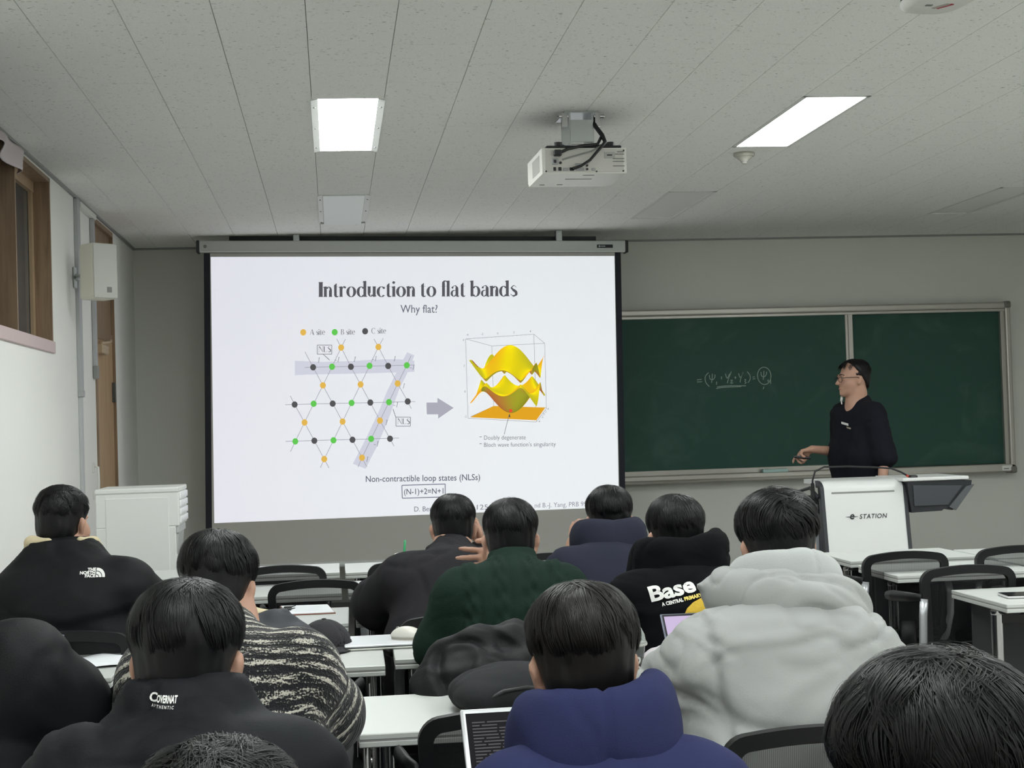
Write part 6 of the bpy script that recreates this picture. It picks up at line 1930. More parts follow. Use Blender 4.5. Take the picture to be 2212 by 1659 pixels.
hood_part('collar_lining', M_cream, [(0.105, 0.03, 0.022), (0.098, -0.03, 0.040), (0.06, -0.055, 0.052)], [0.014, 0.013, 0.010], step=0.006)(r1, g1, dict(nb=q1['nb'], rx=vec(1, 0, 0), fy=vec(0, 1, 0)))
def logo_geo():
    V = []; F = []
    for i, (s_, z) in enumerate((('THE', 0.0175), ('NORTH', 0.0085), ('FACE', -0.0005))):
        v, f = text_geo(s_, 0.0118, 0.0006, 0, 'RIGHT'); o = len(V)
        V += [(x * 1.08 - 0.002, y + z) for x, y in v]; F += [tuple(k + o for k in q) for q in f]
    for r0, r1_ in ((0.0, 0.0075), (0.0095, 0.0165), (0.0185, 0.0265)):      # quarter-dome of three bands
        n = 10; o = len(V)
        for k in range(n + 1):
            a = PI / 2 * k / n; V.append((r1_ * math.cos(a), -0.0008 + r1_ * math.sin(a))); V.append((max(r0, 1e-4) * math.cos(a), -0.0008 + max(r0, 1e-4) * math.sin(a)))
        F += [(o + 2 * k, o + 2 * k + 2, o + 2 * k + 3, o + 2 * k + 1) for k in range(n)]
    return V, F
print_on(g1, logo_geo(), M_print_white, 'chest_logo', (-0.722, 4.6, 0.956), (1, 0, -0.03), (0.03, 0, 1), r1, label='white logo reading THE NORTH FACE with half dome')

# P2 marled sweater, leaning forward
r2, g2, q2 = person('person in black and white marled sweater leaning on the table', (-0.246, 3.25, 1.062), (-0.215, 3.05, 0.905), 0.135, (-0.235, 2.96, 0.50),
    ((-0.375, 3.10, 0.80), (-0.32, 3.37, 0.80), (-0.038, 3.13, 0.805), (-0.12, 3.36, 0.795)),
    dict(name='marled_sweater', mat=M_knit, t=0.026, back=True, disp=D_soft(0.004, 4.0, (9, 9, 13)), knit=True, sleeve=(0.056, 0.054, 0.044), belly=0.02, hunch=0.035),
    dict(v=0.018, nape=0.105, strands=dict(n=4500, L=0.085, w0=0.00114, whorl=(0.15, -0.30, 0.95), seed=2, lift=0.05)), yaw=-0.22, pitch=0.28, neck=(-0.235, 3.19, 0.985), group=AUD, vox=0.0095)
b = MB()
# P3 collar jacket
def ex3(F, d):
    F.cone(d['nb'] + vec(-0.045, -0.015, -0.01), d['nb'] + vec(0.045, -0.015, -0.01), 0.056, 0.056, 0.03)
    F.cone(d['nb'] + vec(-0.042, -0.012, 0.030), d['nb'] + vec(0.042, -0.012, 0.030), 0.050, 0.050, 0.015)
    F.plane(d['nb'] + vec(0, 0, 0.058), (0, 0.12, 1), 0.006)
def dd3(P, N, d):
    q = folds(P, 0.0085, (7, 7, 15), 8.0, 0.8, 0.25)
    zl = d['nb'][2] - 0.028
    return q - 0.006 * np.exp(-((P[:, 2] - zl) / 0.006) ** 2) * (np.abs(P[:, 0] - d['nb'][0]) < 0.11)
r3, g3, q3 = person('person in ink black jacket with lettered stand collar and glasses', (-0.216, 2.25, 1.060), (-0.215, 2.11, 0.900), 0.132, (-0.215, 2.04, 0.50),
    ((-0.40, 2.20, 0.76), (-0.31, 2.44, 0.785), (-0.035, 2.20, 0.76), (-0.12, 2.44, 0.785)),
    dict(name='collar_jacket', mat=M_navyblack, t=0.034, back=True, disp=dd3, sleeve=(0.054, 0.050, 0.040), hunch=0.02),
    dict(v=0.018, nape=0.112, strands=dict(n=6300, L=0.085, w0=0.00090, whorl=(0.15, -0.10, 0.99), seed=3, lift=0.035)), yaw=-0.12, pitch=0.10, neck=(-0.213, 2.185, 0.985), extra=ex3, group=AUD, vox=0.0095)
def collar_geo():
    v, f = text_geo('C', 0.0160, 0.0005, 0.12); V = list(v); F = list(f)
    v, f = text_geo('OVERNAT', 0.0118, 0.0005, 0.12, space=1.02); w = max(p[0] for p in v); o = len(V); V += [(0.0112 + x * 0.0285 / w, y) for x, y in v]; F += [tuple(k + o for k in q) for q in f]
    v, f = text_geo('AUTHENTIC', 0.0052, 0.0001, 0.1, space=1.5); w = max(p[0] for p in v); o = len(V); V += [(0.004 + x * 0.032 / w, y - 0.0066) for x, y in v]; F += [tuple(k + o for k in q) for q in f]
    return V, F
print_on(g3, collar_geo(), M_print_white, 'collar_lettering', (-0.2585, 1.9, 1.0195), (1, 0, -0.02), (0.02, 0, 1), r3, lift=0.0016, maxlen=0.006, label='white lettering COVERNAT on the collar')
def glasses(root, q, s, m):
    W = lambda x, y, z: Vector(q['hc'] + q['R'] @ (vec(x, y, z) * s)) - root.location
    b = MB()
    for k in (-1, 1):
        pts = []
        for i in range(17):
            a = 2 * PI * i / 16; pts.append(W(k * 0.034 + 0.024 * math.cos(a), 0.104 + 0.004 * abs(math.cos(a)) - abs(k * 0.034 + 0.024 * math.cos(a)) * 0.12, -0.012 + 0.017 * math.sin(a)))
        b.tube(pts, 0.0016, 6)
        b.tube([W(k * 0.058, 0.098, -0.004), W(k * 0.078, 0.085, -0.002), W(k * 0.083, 0.01, -0.002), W(k * 0.083, -0.012, -0.012)], 0.0020, 6)
    b.tube([W(-0.010, 0.106, -0.006), W(0.0, 0.110, -0.004), W(0.010, 0.106, -0.006)], 0.0016, 6)
    return obj('glasses', b, m, root, smooth=True)
glasses(r3, q3, 0.92, M_black_plastic)

# P5 left edge, black padded coat
r5, g5, q5 = person('person cut off at the left edge in thick black padded coat', (-0.800, 3.14, 1.150), (-0.775, 3.00, 0.925), 0.172, (-0.80, 2.93, 0.50),
    ((-1.02, 3.08, 0.80), (-0.92, 3.36, 0.80), (-0.560, 3.06, 0.850), (-0.66, 3.34, 0.80)),
    dict(name='padded_coat', mat=M_blackcoat, t=0.048, back=True, disp=D_puff(0.006, 3.0, 0.135, 0.010), sleeve=(0.060, 0.062, 0.048), belly=0.02),
    dict(v=0.016, nape=0.10, strands=dict(n=1350, L=0.07, w0=0.00144, whorl=(0.1, -0.3, 0.95), seed=5)), yaw=-0.1, neck=(-0.79, 3.08, 1.02), group=AUD)

# P6 charcoal sweatshirt, cheek on right hand
def ex6(F, d):
    F.chain([d['nb'] + vec(-0.075, -0.01, -0.012), d['nb'] + vec(-0.03, -0.065, -0.005), d['nb'] + vec(0.04, -0.065, -0.008), d['nb'] + vec(0.085, -0.01, -0.02)], [0.022, 0.024, 0.024, 0.022], 0.012)
r6, g6, q6 = person('person in charcoal sweatshirt resting cheek on right hand', (0.396, 5.25, 1.035), (0.355, 4.99, 0.888), 0.140, (0.345, 4.88, 0.50),
    ((0.135, 5.18, 0.790), (0.25, 5.40, 0.775), (0.525, 5.25, 0.80), (0.500, 5.33, 0.930)),
    dict(name='sweatshirt', mat=M_charcoal, t=0.026, back=True, disp=D_soft(0.008, 12.0, (8, 8, 11), 0.5), sleeve=(0.058, 0.060, 0.046), hunch=0.03, belly=0.02),
    dict(v=0.014, nape=0.108, strands=dict(n=2700, L=0.080, w0=0.00120, whorl=(0.1, -0.15, 0.98), seed=6, lift=0.02)), yaw=-0.06, pitch=0.08, neck=(0.385, 5.17, 0.965), extra=ex6, group=AUD,
    hands=[None, dict(d=(-0.12, -0.10, 1.0), n=(-1, 0.1, 0), side=-1, curl=(0.25, 0.4, 0.3), step=0.005)])
# P7 green cable knit
def dd7(P, N, d):
    x = P[:, 0] - d['T'][0]; z = P[:, 2]; y = P[:, 1]
    back = (y < d['T'][1] + 0.02)
    q = folds(P, 0.0045, (8, 8, 10), 21.0, 0.7)
    for xc in (-0.115, -0.035, 0.045, 0.115):
        u = (x - xc - 0.02 * (z - d['T'][2])) / 0.018
        m = np.exp(-u ** 4) * back
        q = q + m * (0.0042 + 0.0040 * np.sin(z * 2 * PI / 0.048 + np.sign(u) * 1.4 + u * 1.8)) - 0.004 * np.exp(-((np.abs(u) - 1.25) / 0.25) ** 2) * back
    return q
def ex7(F, d):
    F.cone(d['nb'] + vec(0, -0.012, -0.03), d['nb'] + vec(0, -0.008, 0.028), 0.070, 0.062, 0.02)
    F.plane(d['nb'] + vec(0, 0, 0.034), (0, 0.3, 1), 0.006)
r7, g7, q7 = person('person in dark green cable-knit sweater with fingers pointing left', (0.485, 4.30, 1.060), (0.462, 4.13, 0.915), 0.135, (0.455, 4.05, 0.50),
    ((0.275, 4.16, 0.78), (0.34, 4.42, 0.785), (0.640, 4.30, 0.81), (0.492, 4.385, 0.990)),
    dict(name='cable_sweater', mat=M_green, t=0.024, back=True, disp=dd7, sleeve=(0.054, 0.050, 0.040), hunch=0.02),
    dict(v=0.015, nape=0.110, strands=dict(n=3000, L=0.080, w0=0.00108, whorl=(-0.05, -0.05, 0.99), seed=7, lift=0.02)), yaw=-0.08, pitch=0.06, neck=(0.480, 4.235, 0.990), extra=ex7, group=AUD, vox=0.0072,
    hands=[None, dict(d=(-1.0, -0.06, -0.02), n=(0.0, 1.0, -0.15), side=-1, per=[(0.05, 0.12, 0.1), (0.15, 0.2, 0.15), (0.8, 0.8, 0.5), (1.0, 0.9, 0.6)], spread=0.12, thumb=0.1, step=0.0045)])
# P8 navy hoodie
r8, g8, q8 = person('person in navy hoodie at front centre of the picture', (0.354, 2.25, 1.030), (0.362, 2.11, 0.842), 0.122, (0.36, 2.03, 0.48),
    ((0.185, 2.22, 0.74), (0.26, 2.47, 0.785), (0.545, 2.22, 0.74), (0.45, 2.47, 0.785)),
    dict(name='hoodie', mat=M_navy, t=0.028, back=True, disp=D_soft(0.006, 15.0, (7, 7, 10)), sleeve=(0.058, 0.054, 0.042), hunch=0.02),
    dict(v=0.020, nape=0.118, mat=M_hair_b, strands=dict(n=6600, L=0.088, w0=0.00090, whorl=(0.05, -0.02, 1.0), seed=8, lift=0.04)), yaw=0.06, pitch=0.12, neck=(0.358, 2.185, 0.950), group=AUD, vox=0.0095,
    hood=std_hood(M_navy, 0.088, 0.090, 0.025, (0.110, 0.045, 0.080), -0.070, -0.018, tilt=0.010, seed=3.0, amp=0.005, tall=2.0))
# P9 grey puffer
def dd9(P, N, d):
    x = (P[:, 0] - d['T'][0]); z = P[:, 2]; y = P[:, 1]
    q = folds(P, 0.0095, (7, 7, 17), 31.0, 0.85, 0.3)
    back = y < d['T'][1] + 0.03
    for sg in (-1, 1):                                     # armhole seams with puckers
        xs = sg * (0.168 - 0.10 * np.clip(d['T'][2] - z, -0.05, 0.25) ** 1.0)
        u = (x - xs) / 0.012
        q = q - 0.010 * np.exp(-u ** 2) * back
        q = q + 0.005 * np.exp(-(u / 4) ** 2) * vnoise(np.stack([x * 12, y * 12, z * 60 + x * 40], 1)) * back
    zl = 0.775 + 0.05 * (x / 0.2) ** 2
    q = q - 0.013 * np.exp(-((z - zl) / 0.012) ** 2) + 0.008 * np.exp(-((z - zl - 0.05) / 0.04) ** 2)
    return q
r9, g9, q9 = person('person in pale grey hooded puffer coat', (0.932, 3.20, 1.108), (0.884, 3.00, 0.885), 0.130, (0.875, 2.93, 0.50),
    ((0.690, 3.14, 0.78), (0.77, 3.40, 0.80), (1.065, 3.14, 0.78), (0.99, 3.40, 0.80)),
    dict(name='puffer_coat', mat=M_grey, t=0.050, back=True, disp=dd9, sleeve=(0.058, 0.056, 0.046), belly=0.012, hunch=0.02),
    dict(v=0.024, nape=0.118, strands=dict(n=5700, L=0.090, w0=0.00102, whorl=(0.05, -0.35, 0.93), seed=9, lift=0.06, part=0.05)), yaw=0.0, pitch=0.12, neck=(0.925, 3.135, 1.025), group=AUD, vox=0.0085)
def dh9(L):
    return folds(L, 0.007, (9, 9, 12), 17.0, 0.8)
fr9 = dict(nb=q9['nb'], rx=vec(1, 0, 0), fy=vec(0, 1, 0))
hood_part('hood', M_grey, smooth_pts([(-0.155, -0.02, -0.008), (-0.115, -0.095, -0.010), (-0.05, -0.130, -0.020), (0.03, -0.138, -0.030), (0.085, -0.115, -0.038), (0.140, -0.05, -0.052)], 4), [0.020, 0.026] + [0.034] * 16 + [0.030, 0.026, 0.020], k=0.03, sx=(1, 1, 1.25),
          extra=lambda F, W, d: (F.ell(W((-0.01, -0.085, -0.012)), (0.105, 0.070, 0.050), None, 0.03), F.cone(W((-0.150, -0.03, -0.008)), W((-0.195, -0.06, 0.012)), 0.022, 0.006, 0.015), F.cone(W((0.125, -0.07, -0.045)), W((0.152, -0.10, -0.062)), 0.022, 0.006, 0.015)), disp=dh9, step=0.007)(r9, g9, fr9)
hood_part('hood_lining', M_fleece, smooth_pts([(-0.078, 0.05, -0.022), (-0.088, -0.01, 0.006), (-0.066, -0.070, 0.022), (0.0, -0.094, 0.028), (0.052, -0.078, 0.020), (0.088, -0.02, -0.004), (0.080, 0.05, -0.03)], 4), [0.018, 0.021] + [0.023] * 21 + [0.021, 0.018], k=0.03, sx=(1, 1, 1.5),
          disp=lambda L: folds(L, 0.0035, (14, 14, 14), 9.0, 0.7) - 0.003 * np.exp(-((L[:, 0] - 0.035) / 0.004) ** 2), step=0.006)(r9, g9, fr9)
# P10 black hoodie with print
r10, g10, q10 = person('person in black hoodie with white and yellow back print', (0.944, 4.25, 1.055), (0.930, 4.07, 0.885), 0.135, (0.935, 4.00, 0.50),
    ((0.770, 4.18, 0.78), (0.83, 4.42, 0.785), (1.10, 4.18, 0.78), (1.03, 4.42, 0.785)),
    dict(name='hoodie', mat=M_black, t=0.030, back=True, disp=D_soft(0.005, 18.0, (7, 7, 10)), sleeve=(0.058, 0.052, 0.042), hunch=0.02),
    dict(v=0.018, nape=0.108, strands=dict(n=3000, L=0.080, w0=0.00114, whorl=(0.0, -0.05, 1.0), seed=10, lift=0.015)), yaw=0.12, pitch=0.05, neck=(0.940, 4.185, 0.985), group=AUD, vox=0.0095,
    hood=std_hood(M_black, 0.105, 0.096, 0.026, (0.105, 0.048, 0.052), -0.045, 0.004, tilt=0.012, seed=6.0, seam=False, amp=0.005))
V, F = text_geo('Base', 0.052, 0.0016, 0.0, 'LEFT', 0.98); wb = max(p[0] for p in V); V = [(x * 0.128 / wb, y) for x, y in V]
ca, sa = math.cos(0.19), math.sin(0.19)
print_on(g10, (V, F), M_print_white, 'back_lettering', (0.812, 3.8, 0.899), (ca, 0, sa), (-sa, 0, ca), r10, label='large white lettering Base')
V, F = text_geo('A CENTRAL', 0.0118, 0.0006, 0.0, 'LEFT', 1.05); wb = max(p[0] for p in V)
print_on(g10, ([(x * 0.057 / wb, y) for x, y in V], F), M_print_white, 'back_lettering', (0.842, 3.8, 0.888), (ca, 0, sa), (-sa, 0, ca), r10, maxlen=0.006)
M_yel = mat('print_yellow', (206, 172, 52), 0.8, vary=(26, 0.45))
V, F = text_geo('PRIMARY', 0.0118, 0.0006, 0.0, 'LEFT', 1.05); wb = max(p[0] for p in V)
print_on(g10, ([(x * 0.050 / wb, y) for x, y in V], F), mat('print_pale_yellow', (228, 206, 110), 0.8), 'back_lettering', (0.901, 3.8, 0.8995), (ca, 0, sa), (-sa, 0, ca), r10, maxlen=0.006)
blot = [(0.052, -0.115), (0.060, -0.075), (0.064, -0.040), (0.078, -0.018), (0.092, 0.006), (0.104, 0.026), (0.122, 0.040), (0.146, 0.050), (0.175, 0.030), (0.178, -0.04), (0.160, -0.12), (0.110, -0.14)]
print_on(g10, (blot, [tuple(range(len(blot)))]), M_yel, 'back_graphic', (0.800, 3.8, 0.855), (1, 0, 0), (0, 0, 1), r10, lift=0.0016, label='mottled yellow graphic')
# P11 slate hoodie, left fist at cheek
r11, g11, q11 = person('person in slate blue hoodie with left fist raised beside the cheek', (0.918, 5.15, 1.048), (0.885, 4.97, 0.885), 0.135, (0.885, 4.90, 0.50),
    ((0.765, 5.10, 0.80), (0.800, 5.20, 0.958), (1.02, 5.10, 0.79), (0.97, 5.33, 0.785)),
    dict(name='hoodie', mat=M_slate, t=0.026, back=True, disp=D_soft(0.005, 22.0, (7, 7, 10)), sleeve=(0.056, 0.052, 0.042), hunch=0.02, cuff=(0.62, 0.94)),
    dict(v=0.016, nape=0.105, strands=dict(n=2550, L=0.070, w0=0.00120, whorl=(0.1, -0.2, 0.97), seed=11, lift=0.03)), yaw=0.05, pitch=0.05, neck=(0.905, 5.085, 0.975), group=AUD,
    hood=std_hood(M_slate, 0.094, 0.094, 0.024, (0.090, 0.044, 0.056), -0.045, 0.008, seed=2.0, amp=0.004),
    hands=[dict(d=(0.35, 0.15, 0.9), n=(1.0, 0.1, -0.3), side=1, curl=(1.2, 1.3, 0.8), thumb=-0.5, step=0.005), None])
# P12 nearest right
r12, g12, q12 = person('nearest person at lower right with thick black wavy hair', (0.512, 1.30, 1.055), (0.50, 1.14, 0.905), 0.15, (0.50, 1.05, 0.48),
    ((0.31, 1.22, 0.72), (0.40, 1.48, 0.78), (0.69, 1.22, 0.72), (0.60, 1.48, 0.78)),
    dict(name='dark_jacket', mat=M_blackcoat, t=0.030, back=True, disp=D_soft(0.005, 25.0)),
    dict(v=0.022, nape=0.125, strands=dict(n=12000, L=0.105, w0=0.00075, whorl=(0.12, -0.28, 0.95), seed=12, lift=0.075, clumps=210, wave=0.055, swirl=0.35)), yaw=0.12, pitch=0.18, neck=(0.508, 1.235, 0.965), group=AUD)
# P4 nearest left
r4, g4, q4 = person('nearest person at lower left, only the top of short fuzzy hair showing', (-0.104, 1.30, 1.014), (-0.10, 1.14, 0.865), 0.15, (-0.10, 1.05, 0.46),
    ((-0.29, 1.22, 0.70), (-0.20, 1.48, 0.78), (0.09, 1.22, 0.70), (0.0, 1.48, 0.78)),
    dict(name='dark_jacket', mat=M_navyblack, t=0.030, back=True, disp=D_soft(0.005, 28.0)),
    dict(v=0.012, nape=0.11, strands=dict(n=10500, L=0.045, w0=0.00060, whorl=(0.1, -0.2, 0.97), seed=13, lift=0.10, clumps=500, wave=0.09, grav=0.1)), yaw=0.0, pitch=0.1, neck=(-0.10, 1.235, 0.925), group=AUD)

# lecturer
LF = 1.95                                                   # torso turned to the viewer's left, half towards the room
tl = frame(LF, 0.0)
lc = vec(3.235, 9.22, 1.365)
LSL, LSR = lc - tl[:, 0] * 0.150, lc + tl[:, 0] * 0.150
rl, gl, ql = person('standing lecturer in glasses and black sweater pointing at the screen', (3.205, 9.20, 1.598), lc, 0.142, (3.235, 9.22, 0.93),
    (vec(3.312, 8.985, 1.108), vec(3.262, 8.930, 0.905), LSR + vec(0.0, 0.05, -0.235), vec(2.945, 9.25, 1.158)),
    dict(name='sweater', mat=M_tee, t=0.019, disp=D_soft(0.005, 33.0, (8, 8, 10)), sleeve=(0.058, 0.052, 0.044), cuff=(-0.10, 0.20), belly=0.012, hunch=-0.01),
    dict(v=0.010, nape=0.090, front=0.016, fz=0.070, strands=dict(n=2400, L=0.036, w0=0.00132, whorl=(0.0, -0.3, 0.95), seed=14, lift=0.04, front_y=0.12, clumps=260)),
    yaw=1.66, pitch=0.03, s=0.96, neck=(3.243, 9.215, 1.445), torso_yaw=LF, hem=0.86, extra=lambda F, d: F.cone(d['nb'] + vec(0.005, 0, -0.045), d['nb'] + vec(0.012, 0, -0.006), 0.078, 0.062, 0.02),
    legs=[[(3.235 - tl[0, 0] * 0.085, 9.22 - tl[1, 0] * 0.085, 0.90), (3.20 - tl[0, 0] * 0.095, 9.20 - tl[1, 0] * 0.095, 0.49), (3.235 - tl[0, 0] * 0.10, 9.22 - tl[1, 0] * 0.10, 0.09)],
          [(3.235 + tl[0, 0] * 0.085, 9.22 + tl[1, 0] * 0.085, 0.90), (3.20 + tl[0, 0] * 0.095, 9.20 + tl[1, 0] * 0.095, 0.49), (3.235 + tl[0, 0] * 0.10, 9.22 + tl[1, 0] * 0.10, 0.09)]],
    hands=[dict(d=(-0.2, -0.15, -1.0), n=(-0.6, 0.8, 0.0), side=-1, step=0.006), dict(d=(-1.0, -0.05, -0.30), n=(0.0, -0.45, -0.9), side=-1, per=[(0.15, 0.5, 0.3), (0.7, 0.9, 0.5), (0.8, 1.0, 0.5), (0.85, 1.0, 0.5)], thumb=0.6, step=0.0045)], vox=0.011)
glasses(rl, ql, 0.96, M_black_plastic)
hx = lambda x, y, z: Vector(ql['hc'] + ql['R'] @ (vec(x, y, z) * 0.96)) - rl.location
b = MB()
for q in (-1, 1): b.tube([hx(q * 0.014, 0.099, 0.016), hx(q * 0.030, 0.095, 0.021), hx(q * 0.048, 0.080, 0.014)], 0.0032, 6)
obj('eyebrow', b, M_brow, rl, smooth=True)
b = MB(); b.tube([hx(-0.020, 0.092, -0.073), hx(-0.008, 0.1005, -0.071), hx(0.0, 0.1015, -0.0725), hx(0.008, 0.1005, -0.071), hx(0.020, 0.092, -0.073)], [0.001, 0.0024, 0.0022, 0.0024, 0.001], 6)
obj('mouth', b, M_lip, rl, smooth=True)
b = MB(); b.tube([hx(0.02, 0.075, -0.118), hx(0.024, 0.080, -0.150)], 0.008, 8); b.tube([hx(0.024, 0.080, -0.150), hx(0.020, 0.080, -0.172)], 0.004, 6)
obj('collar_microphone', b, M_print_white, rl, smooth=True)
fv = Vector(tl[:, 1]); rv = Vector(tl[:, 0])
bars = ([(-0.035, 0.010), (0.030, -0.004), (0.030, 0.011), (-0.035, 0.024)], [(0, 1, 2, 3)])
print_on(gl, bars, M_print_white, 'chest_print', Vector((3.110, 9.16, 1.300)), -rv, (0, 0, 1), rl, normal=-fv)
bars = ([(-0.052, -0.022), (-0.008, -0.030), (-0.008, -0.020), (-0.052, -0.012)], [(0, 1, 2, 3)])
print_on(gl, bars, mat('print_sand', (170, 162, 140), 0.8), 'chest_print', (Vector((3.122, 9.1, 1.305))), -rv, (0, 0, 1), rl, normal=-fv)
pt = thing('presenter_remote', 'small black presenter remote held in the outstretched hand of the lecturer', 'remote', (2.868, 9.215, 1.110))
Rr = Matrix.Rotation(0.12, 3, 'Y')
b = MB(); b.box((0, 0, 0), (0.105, 0.024, 0.018), Rr, 0.007, 2); obj('body', b, M_black_plastic, pt, auto=40)
b = MB(); b.cyl(Rr @ Vector((-0.02, 0, 0.009)), Rr @ Vector((-0.02, 0, 0.012)), 0.006, n=10); obj('button', b, M_grey_plastic, pt)

# ------------------------------------------------------------------ things on tables and chairs
def soft(name, label, cat, m, build, bounds, step=0.008, disp=None, group=None, relax_n=2):
    (x0, x1), (y0, y1), (z0, z1) = bounds
    F = Field(axis((x0, x1, step)), axis((y0, y1, step)), axis((z0, z1, step)))
    build(F); P, Q = F.mesh(); P = relax(P, Q, relax_n); N = vnormals(P, Q)
    if disp: P = P + N * disp(P)[:, None]
    zc = float(P[:, 2].min())
    loc = (float((x0 + x1) / 2), float((y0 + y1) / 2), zc)
    t = thing(name, label, cat, loc, 0, group)
    return t, put('cloth', P, Q, m, t)

def laptop(label, loc, rotz, open_deg, shell, screen_rgb, dark=False, w=0.305, d=0.212):
    t = thing('laptop', label, 'laptop', loc, rotz, None)
    b = MB(); b.bx(-w / 2, w / 2, -d, 0, 0.002, 0.016, 0.004, 2); obj('base', b, shell, t, auto=40)
    b = MB()
    for r in range(5):
        for k in range(13):
            b.bx(-w / 2 + 0.018 + k * 0.0208, -w / 2 + 0.036 + k * 0.0208, -0.030 - r * 0.019, -0.046 - r * 0.019, 0.016, 0.0175)
    obj('keyboard', b, M_black_plastic, t, kind='stuff')
    b = MB(); b.bx(-0.05, 0.05, -d + 0.012, -d + 0.068, 0.0158, 0.0166); obj('touchpad', b, M_grey_plastic, t)
    a = math.radians(open_deg - 90)
    R_ = Matrix.Rotation(-a, 3, 'X')
    tr = lambda p: tuple(R_ @ Vector(p) + Vector((0, -0.002, 0.014)))
    b = MB(); b.bx(-w / 2, w / 2, -0.001, 0.005, 0.0, d, 0.003, 2); b.v = [tr(p) for p in b.v]; lid = obj('lid', b, shell, t, auto=40)
    bz = 0.0085
    b = MB(); b.bx(-w / 2 + 0.005, w / 2 - 0.005, -0.0022, -0.0008, 0.006, d - 0.005); b.v = [tr(p) for p in b.v]; obj('bezel', b, shell if dark else M_black_plastic, lid)
    b = MB(); b.bx(-w / 2 + bz, w / 2 - bz, -0.0030, -0.0020, 0.014, d - bz - 0.002); b.v = [tr(p) for p in b.v]
    obj('display', b, mat('display_' + ('dark' if dark else 'lilac'), (6, 6, 7), 0.6, spec=0.08, emit=(screen_rgb, 1.0)), lid)
    if dark:                                   # rows of faint text and a file column
        b = MB(); rg = random.Random(4); z = d - 0.030
        while z > 0.02:
            x = -w / 2 + 0.018
            for blk in range(rg.randint(2, 6)):
                l_ = rg.uniform(0.01, 0.05)
                if x + l_ > w / 2 - 0.02: break
                b.bx(x, x + l_, -0.0036, -0.0031, z, z + 0.0022); x += l_ + 0.004
            z -= 0.0062
        b.v = [tr(p) for p in b.v]; obj('screen_text', b, mat('screen_text', (20, 20, 22), 0.5, emit=((52, 48, 52), 1.0)), lid, kind='stuff')
    else:
        b = MB(); b.bx(-w / 2 + 0.03, w / 2 - 0.05, -0.0036, -0.0031, d - 0.05, d - 0.047); b.bx(-w / 2 + 0.03, 0.0, -0.0036, -0.0031, d - 0.06, d - 0.0575); b.v = [tr(p) for p in b.v]
        obj('screen_text', b, mat('screen_text_pale', (120, 110, 140), 0.5, emit=((150, 136, 176), 1.0)), lid)
    b = MB(); b.cyl((-w / 2 + 0.04, -0.001, 0.013), (w / 2 - 0.04, -0.001, 0.013), 0.005, n=10); obj('hinge', b, M_black_plastic, t)
    return t
M_silver = mat('laptop_silver', (206, 208, 210), 0.3, metal=0.35)
M_slate_l = mat('laptop_slate', (92, 96, 108), 0.4, metal=0.4)
laptop('open silver laptop with dark code editor on screen before the navy hoodie', (0.357, 2.52, TZ), 0.03, 132, M_silver, (24, 23, 27), True, d=0.19)
laptop('open laptop with lilac screen in front of the grey puffer coat', (0.930, 3.55, TZ), 0.0, 134, M_slate_l, (206, 188, 222))
laptop('open laptop with violet screen beside the padded coat at left', (-0.783, 3.53, TZ), 0.0, 124, M_slate_l, (150, 134, 186))

# closed white laptop with the mouse on it
lt = thing('closed_laptop', 'closed white laptop lying across the table joint under the mouse', 'laptop', (0.146, 4.572, TZ), 0.02)
b = MB(); b.bx(-0.135, 0.135, -0.105, 0.105, 0.0015, 0.0075, 0.002); obj('base', b, M_white_plastic, lt)
b = MB(); b.bx(-0.134, 0.134, -0.104, 0.104, 0.0075, 0.0095); obj('gap', b, M_print_dark, lt)
b = MB(); b.bx(-0.135, 0.135, -0.105, 0.105, 0.0095, 0.016, 0.002); obj('lid', b, mat('lid_pale', (226, 228, 232), 0.3), lt)
ms = thing('computer_mouse', 'white computer mouse on the closed white laptop', 'mouse', (0.192, 4.560, TZ + 0.016), 1.05)
F = Field(axis((-0.05, 0.05, 0.004)), axis((-0.07, 0.07, 0.004)), axis((-0.01, 0.05, 0.003)))
F.ell((0, -0.006, 0.004), (0.031, 0.054, 0.034)); F.plane((0, 0, 0.006), (0, 0, -1), 0.003); P, Q = F.mesh(); P = relax(P, Q, 1)
_me = np_mesh('upper_shell', P, Q); _me.materials.append(mat('mouse_white', (224, 222, 212), 0.35)); o = bpy.data.objects.new('upper_shell', _me); COL.objects.link(o); o.parent = ms
b = MB(); b.v = []; pts = [(0.028 * math.cos(2 * PI * k / 24), -0.006 + 0.050 * math.sin(2 * PI * k / 24)) for k in range(24)]; b.prism(pts, 0.0, 0.0065, 'XY'); obj('sole', b, mat('mouse_warm_grey', (186, 180, 168), 0.45), ms)
b = MB(); b.cyl((-0.003, 0.024, 0.031), (0.003, 0.024, 0.031), 0.005, n=12); obj('wheel', b, M_grey_plastic, ms)
b = MB(); b.bx(-0.0005, 0.0005, 0.0, 0.046, 0.012, 0.034); 
